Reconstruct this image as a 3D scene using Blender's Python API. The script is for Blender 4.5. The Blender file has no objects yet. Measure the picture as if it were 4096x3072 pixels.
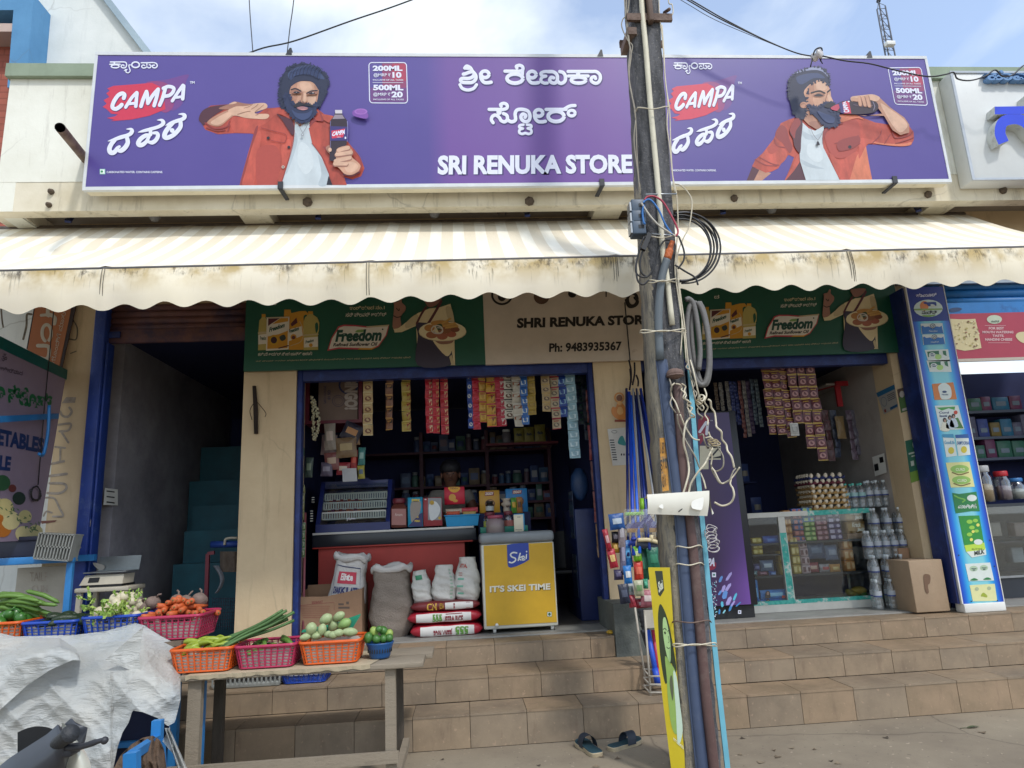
import bpy, bmesh, math, random
import numpy as np
from mathutils import Vector, Matrix
random.seed(7)
R=math.radians; PI=math.pi
scn=bpy.context.scene; COL=scn.collection
# ---------------------------------------------------------------- camera
YAW,PITCH,ROLL=R(4.4076),R(12.2586),R(-2.7489); FPX=2700.0; CAM=Vector((0,-6.0,1.4))
def _basis():
    cy,sy,ct,st,cr,sr=math.cos(YAW),math.sin(YAW),math.cos(PITCH),math.sin(PITCH),math.cos(ROLL),math.sin(ROLL)
    f=Vector((sy*ct,cy*ct,st)); r=Vector((cy,-sy,0)); u=r.cross(f)
    return cr*r+sr*u, -sr*r+cr*u, f
RT,UP,FW=_basis()
cam=bpy.data.cameras.new('camera'); camo=bpy.data.objects.new('camera',cam); COL.objects.link(camo)
cam.sensor_width=36; cam.lens=36*FPX/4096; cam.clip_start=.05; cam.clip_end=3000
m=Matrix((RT,UP,-FW)).transposed().to_4x4(); m.translation=CAM; camo.matrix_world=m
scn.camera=camo
# ---------------------------------------------------------------- light
SUN_D=Vector((-.62,1.1,-1.55)).normalized()          # the way the light travels
el=math.asin(-SUN_D.z); az=math.atan2(-SUN_D.x,-SUN_D.y)
w=bpy.data.worlds.new('World'); scn.world=w; w.use_nodes=True
def sky():
    nt=w.node_tree; N=nt.nodes; L=nt.links; N.clear()
    out=N.new('ShaderNodeOutputWorld'); bg=N.new('ShaderNodeBackground'); bg.inputs[1].default_value=.145
    s=N.new('ShaderNodeTexSky'); s.sky_type='NISHITA'; s.sun_disc=False
    s.sun_elevation=el; s.sun_rotation=az; s.air_density=1.0; s.dust_density=1.0; s.ozone_density=1.0
    tc=N.new('ShaderNodeTexCoord'); mp=N.new('ShaderNodeMapping'); mp.inputs['Scale'].default_value=(1,1,1.6)
    mp.inputs['Location'].default_value=(.35,0.1,.2)
    n=N.new('ShaderNodeTexNoise'); n.inputs['Scale'].default_value=2.1; n.inputs['Detail'].default_value=7; n.inputs['Roughness'].default_value=.52
    n.inputs['Distortion'].default_value=.35
    cr=N.new('ShaderNodeValToRGB'); cr.color_ramp.elements[0].position=.38; cr.color_ramp.elements[1].position=.57
    cr.color_ramp.elements[0].color=(.22,.22,.22,1); cr.color_ramp.elements[1].color=(1,1,1,1)
    mx=N.new('ShaderNodeMixRGB'); mx.inputs[2].default_value=(6.5,7.0,7.3,1)
    L.new(tc.outputs['Generated'],mp.inputs[0]); L.new(mp.outputs[0],n.inputs[0]); L.new(n.outputs[0],cr.inputs[0])
    L.new(cr.outputs[0],mx.inputs[0]); gn=N.new('ShaderNodeMixRGB'); gn.blend_type='MULTIPLY'; gn.inputs[0].default_value=1; gn.inputs[2].default_value=(1.5,1.6,1.7,1); L.new(s.outputs[0],gn.inputs[1]); L.new(gn.outputs[0],mx.inputs[1]); L.new(mx.outputs[0],bg.inputs[0]); L.new(bg.outputs[0],out.inputs[0])
sky()
sl=bpy.data.lights.new('sun','SUN'); sl.energy=1.7; sl.angle=R(5.0); sl.color=(1,.965,.91)
so=bpy.data.objects.new('sun',sl); COL.objects.link(so); so.location=(4,-10,12); so.rotation_euler=SUN_D.to_track_quat('-Z','Y').to_euler()
scn.view_settings.view_transform='Standard'; scn.view_settings.look='None'; scn.view_settings.exposure=0.25; scn.view_settings.gamma=1
scn.cycles.max_bounces=8; scn.cycles.transparent_max_bounces=24; scn.cycles.caustics_reflective=False; scn.cycles.caustics_refractive=False
scn.cycles.use_denoising=True
# ---------------------------------------------------------------- projection: a pixel of the 4096 px photograph onto a plane
def ray(x,y): return RT*((x-2048)/FPX)-UP*((y-1536)/FPX)+FW
def at(x,y,Y):
    d=ray(x,y); return CAM+d*((Y-CAM.y)/d.y)
def atz(x,y,Z):
    d=ray(x,y); return CAM+d*((Z-CAM.z)/d.z)
def atx(x,y,X):
    d=ray(x,y); return CAM+d*((X-CAM.x)/d.x)
class Canvas:
    """a flat printed surface: pixel coordinates (optionally of a zoomed crop) -> point on its plane, lifted along its normal"""
    def __init__(s,p,n,ox=0,oy=0,k=1.0): s.p=Vector(p); s.n=Vector(n).normalized(); s.ox,s.oy,s.k=ox,oy,k
    def __call__(s,x,y,off=0.0):
        d=ray(s.ox+x*s.k,s.oy+y*s.k); t=(s.p-CAM).dot(s.n)/d.dot(s.n)
        return CAM+d*t+s.n*off
    def crop(s,ox,oy,w,zw=2212): return Canvas(s.p,s.n,ox,oy,w/zw)
def wall_canvas(Y): return Canvas((0,Y,0),(0,-1,0))
# ---------------------------------------------------------------- materials
def lin(c):
    if isinstance(c,str):
        c=c.lstrip('#'); c=[int(c[i:i+2],16)/255 for i in (0,2,4)]
        c=[v/12.92 if v<=.04045 else ((v+.055)/1.055)**2.4 for v in c]
    return (c[0],c[1],c[2],1)
MATS={}
def mat(name,col,rough=.6,var=.12,scale=6.0,bump=0.0,bscale=60.0,metal=0.0,spec=.5,dirt_or_shade=None,dscale=2.5,dpos=(.5,.75),stretch=(1,1,1),trans=0.0,alpha=1.0,emit=0,coat=0.0,coord='Object'):
    if name in MATS: return MATS[name]
    M=bpy.data.materials.new(name); M.use_nodes=True; nt=M.node_tree; N=nt.nodes; L=nt.links
    b=N['Principled BSDF']; c=lin(col)
    b.inputs['Roughness'].default_value=rough; b.inputs['Metallic'].default_value=metal; b.inputs['Specular IOR Level'].default_value=spec
    b.inputs['Transmission Weight'].default_value=trans; b.inputs['Alpha'].default_value=alpha; b.inputs['Coat Weight'].default_value=coat
    tc=N.new('ShaderNodeTexCoord'); mp=N.new('ShaderNodeMapping'); mp.inputs['Scale'].default_value=stretch; L.new(tc.outputs[coord],mp.inputs[0])
    src=None
    if var>0:
        n=N.new('ShaderNodeTexNoise'); n.inputs['Scale'].default_value=scale; n.inputs['Detail'].default_value=5; n.inputs['Roughness'].default_value=.65
        L.new(mp.outputs[0],n.inputs[0])
        r=N.new('ShaderNodeValToRGB'); r.color_ramp.elements[0].position=.3; r.color_ramp.elements[1].position=.7
        r.color_ramp.elements[0].color=(c[0]*(1-var),c[1]*(1-var),c[2]*(1-var),1)
        r.color_ramp.elements[1].color=(min(1,c[0]*(1+var)),min(1,c[1]*(1+var)),min(1,c[2]*(1+var)),1)
        L.new(n.outputs[0],r.inputs[0]); src=r.outputs[0]
    else:
        v=N.new('ShaderNodeRGB'); v.outputs[0].default_value=c; src=v.outputs[0]
    if dirt_or_shade:
        n2=N.new('ShaderNodeTexNoise'); n2.inputs['Scale'].default_value=dscale; n2.inputs['Detail'].default_value=8; n2.inputs['Roughness'].default_value=.7
        L.new(mp.outputs[0],n2.inputs[0])
        r2=N.new('ShaderNodeValToRGB'); r2.color_ramp.elements[0].position=dpos[0]; r2.color_ramp.elements[1].position=dpos[1]
        L.new(n2.outputs[0],r2.inputs[0])
        mx=N.new('ShaderNodeMixRGB'); L.new(r2.outputs[0],mx.inputs[0]); L.new(src,mx.inputs[1]); mx.inputs[2].default_value=lin(dirt_or_shade); src=mx.outputs[0]
    L.new(src,b.inputs['Base Color'])
    if emit: L.new(src,b.inputs['Emission Color']); b.inputs['Emission Strength'].default_value=emit
    if bump>0:
        n3=N.new('ShaderNodeTexNoise'); n3.inputs['Scale'].default_value=bscale; n3.inputs['Detail'].default_value=4; L.new(mp.outputs[0],n3.inputs[0])
        bp=N.new('ShaderNodeBump'); bp.inputs['Strength'].default_value=min(1,bump); bp.inputs['Distance'].default_value=.02; L.new(n3.outputs[0],bp.inputs['Height']); L.new(bp.outputs[0],b.inputs['Normal'])
    MATS[name]=M; return M
def ink(col,rough=.45):
    """a printed colour"""
    return mat('ink '+str(col),col,rough,var=.04,scale=30)
def clear(name,tint=(.9,.95,.96),gloss=.12,rough=.03,haze=0.0):
    """thin clear sheet: glass or film"""
    if name in MATS: return MATS[name]
    M=bpy.data.materials.new(name); M.use_nodes=True; nt=M.node_tree; N=nt.nodes; L=nt.links; N.clear()
    o=N.new('ShaderNodeOutputMaterial'); t=N.new('ShaderNodeBsdfTransparent'); t.inputs[0].default_value=(*tint,1)
    g=N.new('ShaderNodeBsdfGlossy'); g.inputs['Roughness'].default_value=rough; lw=N.new('ShaderNodeLayerWeight'); lw.inputs[0].default_value=.35
    ma=N.new('ShaderNodeMath'); ma.operation='MULTIPLY_ADD'; ma.inputs[1].default_value=.6; ma.inputs[2].default_value=gloss; L.new(lw.outputs['Facing'],ma.inputs[0])
    mx=N.new('ShaderNodeMixShader'); L.new(ma.outputs[0],mx.inputs[0]); L.new(t.outputs[0],mx.inputs[1]); L.new(g.outputs[0],mx.inputs[2])
    last=mx.outputs[0]
    if haze:
        d=N.new('ShaderNodeBsdfDiffuse'); d.inputs[0].default_value=(.8,.82,.84,1); m2=N.new('ShaderNodeMixShader'); m2.inputs[0].default_value=haze
        L.new(last,m2.inputs[1]); L.new(d.outputs[0],m2.inputs[2]); last=m2.outputs[0]
    L.new(last,o.inputs[0]); MATS[name]=M; return M
# ---------------------------------------------------------------- mesh builder
def crom(P,n=6,closed=False):
    P=[Vector(p) for p in P]; o=[]; k=len(P)
    if k<3 and not closed: return P
    rng=range(k if closed else k-1)
    for i in rng:
        a=P[(i-1)%k] if (closed or i>0) else P[0]*2-P[1]
        b=P[i]; c=P[(i+1)%k]; d=P[(i+2)%k] if (closed or i+2<k) else P[-1]*2-P[-2]
        for j in range(n):
            t=j/n; o.append(.5*((2*b)+(c-a)*t+(2*a-5*b+4*c-d)*t*t+(3*b-a-3*c+d)*t**3))
    if not closed: o.append(P[-1])
    return o
class MB:
    def __init__(s): s.v=[]; s.f=[]; s.mi=[]; s.sm=[]; s.mats=[]; s.m=0; s.smooth=False
    def use(s,M):
        if M not in s.mats: s.mats.append(M)
        s.m=s.mats.index(M); return s
    def add(s,vs,fs,smooth=None):
        b=len(s.v); s.v+= [tuple(v) for v in vs]
        for f in fs: s.f.append([b+i for i in f]); s.mi.append(s.m); s.sm.append(s.smooth if smooth is None else smooth)
        return s
    def k(s,c): return s.use(ink(c))
    def quad(s,a,b,c,d): return s.add([a,b,c,d],[(0,1,2,3)],False)
    def face(s,ps): return s.add(ps,[tuple(range(len(ps)))],False)
    def box(s,x0,x1,y0,y1,z0,z1,M=None):
        vs=[Vector((x,y,z)) for x in (x0,x1) for y in (y0,y1) for z in (z0,z1)]
        if M is not None: vs=[M@v for v in vs]
        return s.add(vs,[(0,1,3,2),(4,6,7,5),(0,4,5,1),(2,3,7,6),(0,2,6,4),(1,5,7,3)],False)
    def rbox(s,x0,x1,y0,y1,z0,z1,r=.01,M=None,seg=2):
        bm=bmesh.new(); bmesh.ops.create_cube(bm,size=1)
        for v in bm.verts: v.co=Vector((x0+(v.co.x+.5)*(x1-x0),y0+(v.co.y+.5)*(y1-y0),z0+(v.co.z+.5)*(z1-z0)))
        bmesh.ops.bevel(bm,geom=bm.edges[:],offset=r,segments=seg,affect='EDGES',profile=.5)
        bm.verts.index_update(); vs=[(M@v.co if M is not None else v.co.copy()) for v in bm.verts]; fs=[[v.index for v in f.verts] for f in bm.faces]; bm.free()
        return s.add(vs,fs,True)
    def obox(s,p,q,wx,wy,up=(0,0,1)):
        """bar from p to q with a rectangular section"""
        p,q=Vector(p),Vector(q); d=(q-p).normalized(); u=Vector(up)
        if abs(d.dot(u))>.95: u=Vector((0,1,0))
        a=d.cross(u).normalized()*(wx/2); b=a.cross(d).normalized()*(wy/2)
        vs=[p-a-b,p+a-b,p+a+b,p-a+b,q-a-b,q+a-b,q+a+b,q-a+b]
        return s.add(vs,[(3,2,1,0),(4,5,6,7),(0,1,5,4),(1,2,6,5),(2,3,7,6),(3,0,4,7)],False)
    def tube(s,P,r,n=8,cap=True,closed=False,flat=None):
        P=[Vector(p) for p in P]; k=len(P); rs=r if isinstance(r,(list,tuple)) else [r]*k
        T=[]
        for i in range(k):
            a=P[(i-1)%k] if closed or i>0 else P[i]; b=P[(i+1)%k] if closed or i<k-1 else P[i]
            t=(b-a); T.append(t.normalized() if t.length>1e-9 else Vector((0,0,1)))
        u=T[0].orthogonal().normalized(); vs=[]
        for i in range(k):
            u=(u-T[i]*u.dot(T[i])); u=u.normalized() if u.length>1e-6 else T[i].orthogonal().normalized(); w_=T[i].cross(u)
            for j in range(n):
                a=2*PI*j/n; vs.append(P[i]+(u*math.cos(a)+w_*math.sin(a))*rs[i])
        fs=[]
        for i in range(k if closed else k-1):
            for j in range(n):
                i2=(i+1)%k; fs.append((i*n+j,i*n+(j+1)%n,i2*n+(j+1)%n,i2*n+j))
        if cap and not closed: fs.append(tuple(range(n-1,-1,-1))); fs.append(tuple((k-1)*n+j for j in range(n)))
        return s.add(vs,fs,True)
    def cyl(s,p,q,r0,r1=None,n=16): return s.tube([p,q],[r0,r0 if r1 is None else r1],n)
    def lathe(s,c,prof,n=16,M=None,sx=1,sy=1,cap=True):
        c=Vector(c); vs=[]
        for (r,z) in prof:
            for j in range(n):
                a=2*PI*j/n; v=Vector((r*sx*math.cos(a),r*sy*math.sin(a),z))
                vs.append(c+(M@v if M is not None else v))
        fs=[(i*n+j,i*n+(j+1)%n,(i+1)*n+(j+1)%n,(i+1)*n+j) for i in range(len(prof)-1) for j in range(n)]
        if cap: fs.append(tuple(range(n-1,-1,-1))); fs.append(tuple((len(prof)-1)*n+j for j in range(n)))
        return s.add(vs,fs,True)
    def ball(s,c,rx,ry=None,rz=None,n=12,k=8,M=None,jit=0):
        ry=rx if ry is None else ry; rz=rx if rz is None else rz; c=Vector(c); vs=[]
        for i in range(k+1):
            t=PI*i/k
            for j in range(n):
                a=2*PI*j/n; q=1+random.uniform(-jit,jit); v=Vector((rx*math.sin(t)*math.cos(a)*q,ry*math.sin(t)*math.sin(a)*q,-rz*math.cos(t)*q))
                vs.append(c+(M@v if M is not None else v))
        return s.add(vs,[(i*n+j,i*n+(j+1)%n,(i+1)*n+(j+1)%n,(i+1)*n+j) for i in range(k) for j in range(n)],True)
    def prism(s,poly,ext):
        """a flat outline pushed along a vector"""
        k=len(poly); e=Vector(ext); P=[Vector(p) for p in poly]
        vs=P+[p+e for p in P]
        return s.add(vs,[tuple(range(k-1,-1,-1)),tuple(range(k,2*k))]+[(i,(i+1)%k,k+(i+1)%k,k+i) for i in range(k)],False)
    def grid(s,f,nu,nv,smooth=True):
        vs=[f(i/nu,j/nv) for j in range(nv+1) for i in range(nu+1)]; w_=nu+1
        return s.add(vs,[(j*w_+i,j*w_+i+1,(j+1)*w_+i+1,(j+1)*w_+i) for j in range(nv) for i in range(nu)],smooth)
    # ---- print on a canvas
    def blob(s,cv,pts,off=.002,n=4,hard=False):
        P=[Vector((p[0],p[1],0)) for p in pts]
        if not hard: P=crom(P,n,True)
        return s.face([cv(p.x,p.y,off) for p in P])
    def rect(s,cv,x0,y0,x1,y1,off=.002): return s.quad(cv(x0,y1,off),cv(x1,y1,off),cv(x1,y0,off),cv(x0,y0,off))
    def disc(s,cv,x,y,rx,ry=None,off=.002,n=20):
        ry=rx if ry is None else ry
        return s.face([cv(x+rx*math.cos(2*PI*i/n),y-ry*math.sin(2*PI*i/n),off) for i in range(n)])
    def stroke(s,cv,pts,w,off=.002,n=6,hard=False,ends=True,h=.0008):
        """a pen stroke: flat ribbon with round ends, width w (one number or one per point) in canvas units"""
        ws=w if isinstance(w,(list,tuple)) else [w]*len(pts)
        P=[Vector((p[0],p[1],ws[i])) for i,p in enumerate(pts)]
        if not hard: P=crom(P,n)
        k=len(P); vs=[]; fs=[]
        for i in range(k):
            a=P[max(0,i-1)]; b=P[min(k-1,i+1)]; t=Vector((b.x-a.x,b.y-a.y)); t=t.normalized() if t.length>1e-9 else Vector((1,0))
            nx,ny=-t.y,t.x; q=P[i]; hw=max(.01,q.z)/2
            vs+=[cv(q.x+nx*hw,q.y+ny*hw,off),cv(q.x,q.y,off+h),cv(q.x-nx*hw,q.y-ny*hw,off)]
        for i in range(k-1):
            o=i*3; fs+=[(o,o+1,o+4,o+3),(o+1,o+2,o+5,o+4)]
        s.add(vs,fs,False)
        if ends:
            for q,q2 in ((P[0],P[1]),(P[-1],P[-2])):
                t=Vector((q.x-q2.x,q.y-q2.y)).normalized(); a0=math.atan2(t.y,t.x); hw=q.z/2
                ring=[cv(q.x+hw*math.cos(a0-PI/2+PI*j/6),q.y+hw*math.sin(a0-PI/2+PI*j/6),off) for j in range(7)]
                s.add([cv(q.x,q.y,off+h)]+ring,[(0,j+1,j+2) for j in range(6)],False)
        return s
    def ring(s,cv,x,y,rx,ry,w,off=.002,n=24,a0=0,a1=360):
        s.stroke(cv,[(x+rx*math.cos(R(a0+(a1-a0)*i/n)),y-ry*math.sin(R(a0+(a1-a0)*i/n))) for i in range(n+1)],w,off,hard=True,ends=(a1-a0<359)); return s
    def text(s,cv,body,q,off=.002,bold=0.0,shear=0.0,mono=False):
        """lettering fitted to the four corners q = tl,tr,br,bl (or x0,y0,x1,y1) on the canvas"""
        if len(q)==4 and not hasattr(q[0],'__len__'): x0,y0,x1,y1=q; q=((x0,y0),(x1,y0),(x1,y1),(x0,y1))
        vs,fs=glyphs(body,bold,shear)
        if not vs: return s
        xs=[v[0] for v in vs]; ys=[v[1] for v in vs]; a,b,c,d=min(xs),max(xs),min(ys),max(ys)
        out=[]
        for (x,y) in vs:
            u=(x-a)/(b-a+1e-9); t=(y-c)/(d-c+1e-9)
            tx=q[0][0]+(q[1][0]-q[0][0])*u; ty=q[0][1]+(q[1][1]-q[0][1])*u; bx=q[3][0]+(q[2][0]-q[3][0])*u; by=q[3][1]+(q[2][1]-q[3][1])*u
            out.append(cv(bx+(tx-bx)*t,by+(ty-by)*t,off))
        return s.add(out,fs,False)
    def build(s,name,parent=None,loc=None,mats=None):
        me=bpy.data.meshes.new(name); o=bpy.data.objects.new(name,me); COL.objects.link(o)
        base=Matrix.Identity(4)
        if parent is not None:
            o.parent=parent; q=parent
            while q is not None: base=q.matrix_basis@base; q=q.parent
        if loc is not None: o.location=base.inverted()@Vector(loc); base=base@Matrix.Translation(o.location)
        inv=base.inverted()
        me.from_pydata([inv@Vector(v) for v in s.v],[],s.f)
        for M in (mats or s.mats): me.materials.append(M)
        me.polygons.foreach_set('material_index',s.mi); me.polygons.foreach_set('use_smooth',s.sm); me.update()
        bm=bmesh.new(); bm.from_mesh(me); bmesh.ops.recalc_face_normals(bm,faces=[f for f in bm.faces if f.smooth]); bm.to_mesh(me); bm.free()
        return o
def glyphs3(body,ext,bold=0):
    c=bpy.data.curves.new('t','FONT'); c.body=body; c.size=1; c.offset=bold; c.extrude=ext; c.resolution_u=3
    o=bpy.data.objects.new('t',c); me=o.to_mesh(); r=([tuple(v.co) for v in me.vertices],[tuple(p.vertices) for p in me.polygons]); o.to_mesh_clear()
    bpy.data.objects.remove(o); bpy.data.curves.remove(c); return r
GL={}
def glyphs(body,bold,shear):
    k=(body,bold,shear)
    if k in GL: return GL[k]
    c=bpy.data.curves.new('t','FONT'); c.body=body; c.size=1; c.offset=bold; c.shear=shear; c.resolution_u=3; c.fill_mode='BOTH'
    o=bpy.data.objects.new('t',c); me=o.to_mesh()
    r=([(v.co.x,v.co.y) for v in me.vertices],[tuple(p.vertices) for p in me.polygons]); o.to_mesh_clear()
    bpy.data.objects.remove(o); bpy.data.curves.remove(c); GL[k]=r; return r
# ---------------------------------------------------------------- things
def thing(name,label,cat,loc=(0,0,0),rz=0,group=None):
    o=bpy.data.objects.new(name,None); COL.objects.link(o); o.location=loc; o.rotation_euler=(0,0,rz); o.empty_display_size=.1
    o['label']=label; o['category']=cat
    if group: o['group']=group
    return o
def tag(o,label,cat,group=None):
    o['label']=label; o['category']=cat
    if group: o['group']=group
    return o
def structure(o): o['kind']='structure'; return o
def dup(root,loc,rz=0,label=None,group=None,rot=None,scale=None):
    r=root.copy(); COL.objects.link(r); r.location=loc; r.rotation_euler=rot if rot is not None else (0,0,rz)
    if scale is not None: r.scale=(scale,)*3 if not hasattr(scale,'__len__') else scale
    if label: r['label']=label
    if group: r['group']=group
    for ch in list(root.children):
        c=ch.copy(); COL.objects.link(c); c.parent=r
        for g in ch.children:
            d=g.copy(); COL.objects.link(d); d.parent=c
    return r
def U(m): return MB().use(m)
ru=random.uniform
def one(name,mb,label,cat,loc,group=None): return tag(mb.build(name,None,loc),label,cat,group)
I=ink; wc=wall_canvas
# ================================================================ setting
def nodes(name):
    M=bpy.data.materials.new(name); M.use_nodes=True; nt=M.node_tree; MATS[name]=M
    return M,nt.nodes,nt.links,nt.nodes['Principled BSDF']
def ramp(N,p0,c0,p1,c1):
    r=N.new('ShaderNodeValToRGB'); e=r.color_ramp.elements; e[0].position=p0; e[1].position=p1
    e[0].color=lin(c0) if not isinstance(c0,(int,float)) else (c0,c0,c0,1); e[1].color=lin(c1) if not isinstance(c1,(int,float)) else (c1,c1,c1,1); return r
def noise(N,L,vec,scale,detail=6,rough=.6,dist=0):
    n=N.new('ShaderNodeTexNoise'); n.inputs['Scale'].default_value=scale; n.inputs['Detail'].default_value=detail; n.inputs['Roughness'].default_value=rough; n.inputs['Distortion'].default_value=dist
    if vec is not None: L.new(vec,n.inputs[0])
    return n.outputs[0]
def mapping(N,L,coord='Object',scale=(1,1,1),loc=(0,0,0)):
    tc=N.new('ShaderNodeTexCoord'); m=N.new('ShaderNodeMapping'); m.inputs['Scale'].default_value=scale; m.inputs['Location'].default_value=loc; L.new(tc.outputs[coord],m.inputs[0]); return m.outputs[0]
def mix(N,L,f,a,b,mode='MIX'):
    x=N.new('ShaderNodeMixRGB'); x.blend_type=mode
    for i,s in enumerate((f,a,b)):
        if isinstance(s,(int,float)): x.inputs[i].default_value=s if i==0 else (s,s,s,1)
        elif isinstance(s,(str,tuple)): x.inputs[i].default_value=lin(s)
        else: L.new(s,x.inputs[i])
    return x.outputs[0]
def math_(N,L,op,a,b=None,c=None):
    m=N.new('ShaderNodeMath'); m.operation=op; m.use_clamp=False
    for i,s in enumerate((a,b,c)):
        if s is None: continue
        if isinstance(s,(int,float)): m.inputs[i].default_value=s
        else: L.new(s,m.inputs[i])
    return m.outputs[0]
def bumpn(N,L,b,h,strength=.4,dist=.01):
    p=N.new('ShaderNodeBump'); p.inputs['Strength'].default_value=strength; p.inputs['Distance'].default_value=dist; L.new(h,p.inputs['Height']); L.new(p.outputs[0],b.inputs['Normal'])
def plaster(name,base,dark,streak='#6f6557',amt=.55):
    """painted render with vertical rain streaks, mould and hairline cracks"""
    M,N,L,b=nodes(name); v=mapping(N,L); vs=mapping(N,L,scale=(1,1,.12))
    n1=noise(N,L,v,1.6,8,.65); n2=noise(N,L,vs,9,6,.7); n3=noise(N,L,v,34,4)
    c=mix(N,L,ramp_out(N,L,n1,.35,.7),base,dark)
    c=mix(N,L,math_(N,L,'MULTIPLY',ramp_out(N,L,n2,.55,.8),amt),c,streak)
    vo=N.new('ShaderNodeTexVoronoi'); vo.feature='DISTANCE_TO_EDGE'; vo.inputs['Scale'].default_value=.9
    wv=mix(N,L,.1,v,noise_c(N,L,v,5)); L.new(wv,vo.inputs[0])
    cr=ramp_out(N,L,vo.outputs[0],.0,.006); c=mix(N,L,math_(N,L,'MULTIPLY',math_(N,L,'SUBTRACT',1.0,cr),math_(N,L,'MULTIPLY',ramp_out(N,L,noise(N,L,v,.7,2),.5,.62),.4)),c,'#6a6154')
    L.new(c,b.inputs['Base Color']); b.inputs['Roughness'].default_value=.85; bumpn(N,L,b,n3,.25,.006); return M
def ramp_out(N,L,src,p0,p1):
    r=ramp(N,p0,0.0,p1,1.0); L.new(src,r.inputs[0]); return r.outputs[0]
def noise_c(N,L,v,s):
    n=N.new('ShaderNodeTexNoise'); n.inputs['Scale'].default_value=s; L.new(v,n.inputs[0]); return n.outputs[1]
m_cream=plaster('cream plaster','#e8e8de','#d8d7ca')
m_beam=plaster('beam plaster','#e2dbc9','#c9bfa6','#6a5d4a',.8)
m_beige=plaster('beige plaster','#d3bd9a','#c2aa88','#857258',.55)
m_white=plaster('white plaster','#dfe2df','#cdd2cf','#9aa0a0',.4)
m_coping=plaster('green coping','#94a28e','#7f8d7a','#5c6556',.5)
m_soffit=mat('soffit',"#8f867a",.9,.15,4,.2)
m_navy=mat('navy paint','#1b2c66',.5,.25,5,.1,dirt_or_shade='#2f4c96',dscale=6,dpos=(.5,.8))
m_blue=mat('blue paint','#27418f',.5,.2,4,.15,dirt_or_shade='#51669a',dscale=7,dpos=(.56,.74))
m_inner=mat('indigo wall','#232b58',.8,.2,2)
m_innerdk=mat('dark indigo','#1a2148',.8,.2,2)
m_grey=mat('grey wall','#a8a19c',.85,.14,2.2,.1,dirt_or_shade='#8b8178',dscale=3,dpos=(.5,.9))
m_floor=mat('shop floor','#6f6a66',.35,.2,5)
m_black=mat('black','#15161a',.5,.2,8)
m_steel=mat('steel','#9da0a3',.35,.15,10,metal=.8)
m_wht=mat('white paint','#dcdcd8',.5,.07,5)
m_dkmetal=mat('dark metal','#2d2f36',.5,.2,9)
m_rust=mat('rusty steel','#6d5a50',.75,.3,14,.2,dirt_or_shade='#4b3326',dscale=9,dpos=(.45,.7))
# ground ----------------------------------------------------------
M,N,L,b=nodes('pavement'); v=mapping(N,L)
c=mix(N,L,ramp_out(N,L,noise(N,L,v,.9,9,.62),.35,.68),'#938876','#786d5f')
c=mix(N,L,math_(N,L,'MULTIPLY',ramp_out(N,L,noise(N,L,v,6,8,.7),.55,.75),.5),c,'#6d6258')
c=mix(N,L,math_(N,L,'MULTIPLY',ramp_out(N,L,noise(N,L,v,24,3,.5),.66,.72),.6),c,'#b9aa98')
c=mix(N,L,math_(N,L,'MULTIPLY',ramp_out(N,L,noise(N,L,v,38,2,.5),.68,.72),.55),c,'#4d453e')
vo=N.new('ShaderNodeTexVoronoi'); vo.feature='DISTANCE_TO_EDGE'; vo.inputs['Scale'].default_value=.55; L.new(mix(N,L,.12,v,noise_c(N,L,v,3)),vo.inputs[0])
c=mix(N,L,math_(N,L,'MULTIPLY',math_(N,L,'SUBTRACT',1.0,ramp_out(N,L,vo.outputs[0],0,.005)),.5),c,'#453d36')
L.new(c,b.inputs['Base Color']); b.inputs['Roughness'].default_value=.88; bumpn(N,L,b,noise(N,L,v,70,5),.3,.004)
g=U(M); g.quad((-120,-160,0),(120,-160,0),(120,120,0),(-120,120,0)); structure(g.build('pavement'))
# steps ------------------------------------------------------------
def tilemat(name,a,b_,s):
    M,N,L,b=nodes(name); v=mapping(N,L,loc=(s*3.1,s,s)); vs=mapping(N,L,scale=(1,1,.25),loc=(s,s*2,0))
    c=mix(N,L,ramp_out(N,L,noise(N,L,v,3.5,7,.65),.36,.66),a,b_)
    c=mix(N,L,math_(N,L,'MULTIPLY',ramp_out(N,L,noise(N,L,vs,16,5,.6),.55,.72),.45),c,'#6b584a')
    c=mix(N,L,math_(N,L,'MULTIPLY',ramp_out(N,L,noise(N,L,v,30,3),.62,.7),.3),c,'#c4a58c')
    L.new(c,b.inputs['Base Color']); b.inputs['Roughness'].default_value=.62; bumpn(N,L,b,noise(N,L,v,50,4),.2,.004); return M
TILES=[tilemat('tan tile','#96836c','#7f6f5c',0),tilemat('warm tile','#98826a','#81705a',4),tilemat('grey tile','#8f7f6b','#796b5b',9)]
m_mortar=mat('mortar','#3f352d',.95,.3,30)
STEP=[(-1.09,-.755,0,.215),(-.755,-.343,.215,.381),(-.343,.02,.381,.54)]
FLOOR=.555
def steps(name,x0,x1,levels,jx,pit,parent):
    for k in levels:
        ya,yb,za,zb=STEP[k]; mb=U(m_mortar); mb.box(x0+.003,x1-.003,ya+.006,1.0 if k==2 else yb+.03,za-.05 if k==0 else za,zb-.006)
        off=jx+(.37*pit if k==1 else .55*pit if k==2 else 0); n0=math.floor((x0-off)/pit); x=off+n0*pit
        while x<x1:
            a,c=max(x,x0)+.002,min(x+pit,x1)-.002
            if c-a>.03:
                lip=ru(-.0015,.0015)
                mb.use(random.choice(TILES)); mb.box(a,c,ya+lip,ya+.012,za+.004,zb-.014)
                mb.use(random.choice(TILES)); mb.box(a,c,ya-.004+lip,yb-.004 if k<2 else .3,zb-.0135,zb+ru(-.001,.001))
            x+=pit
        mb.build(name,parent)
XL=at(815,2700,-.755).x; JX=at(2108,2870,-1.09).x; PIT=(at(2557,2870,-1.09).x-JX)/2
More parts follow.
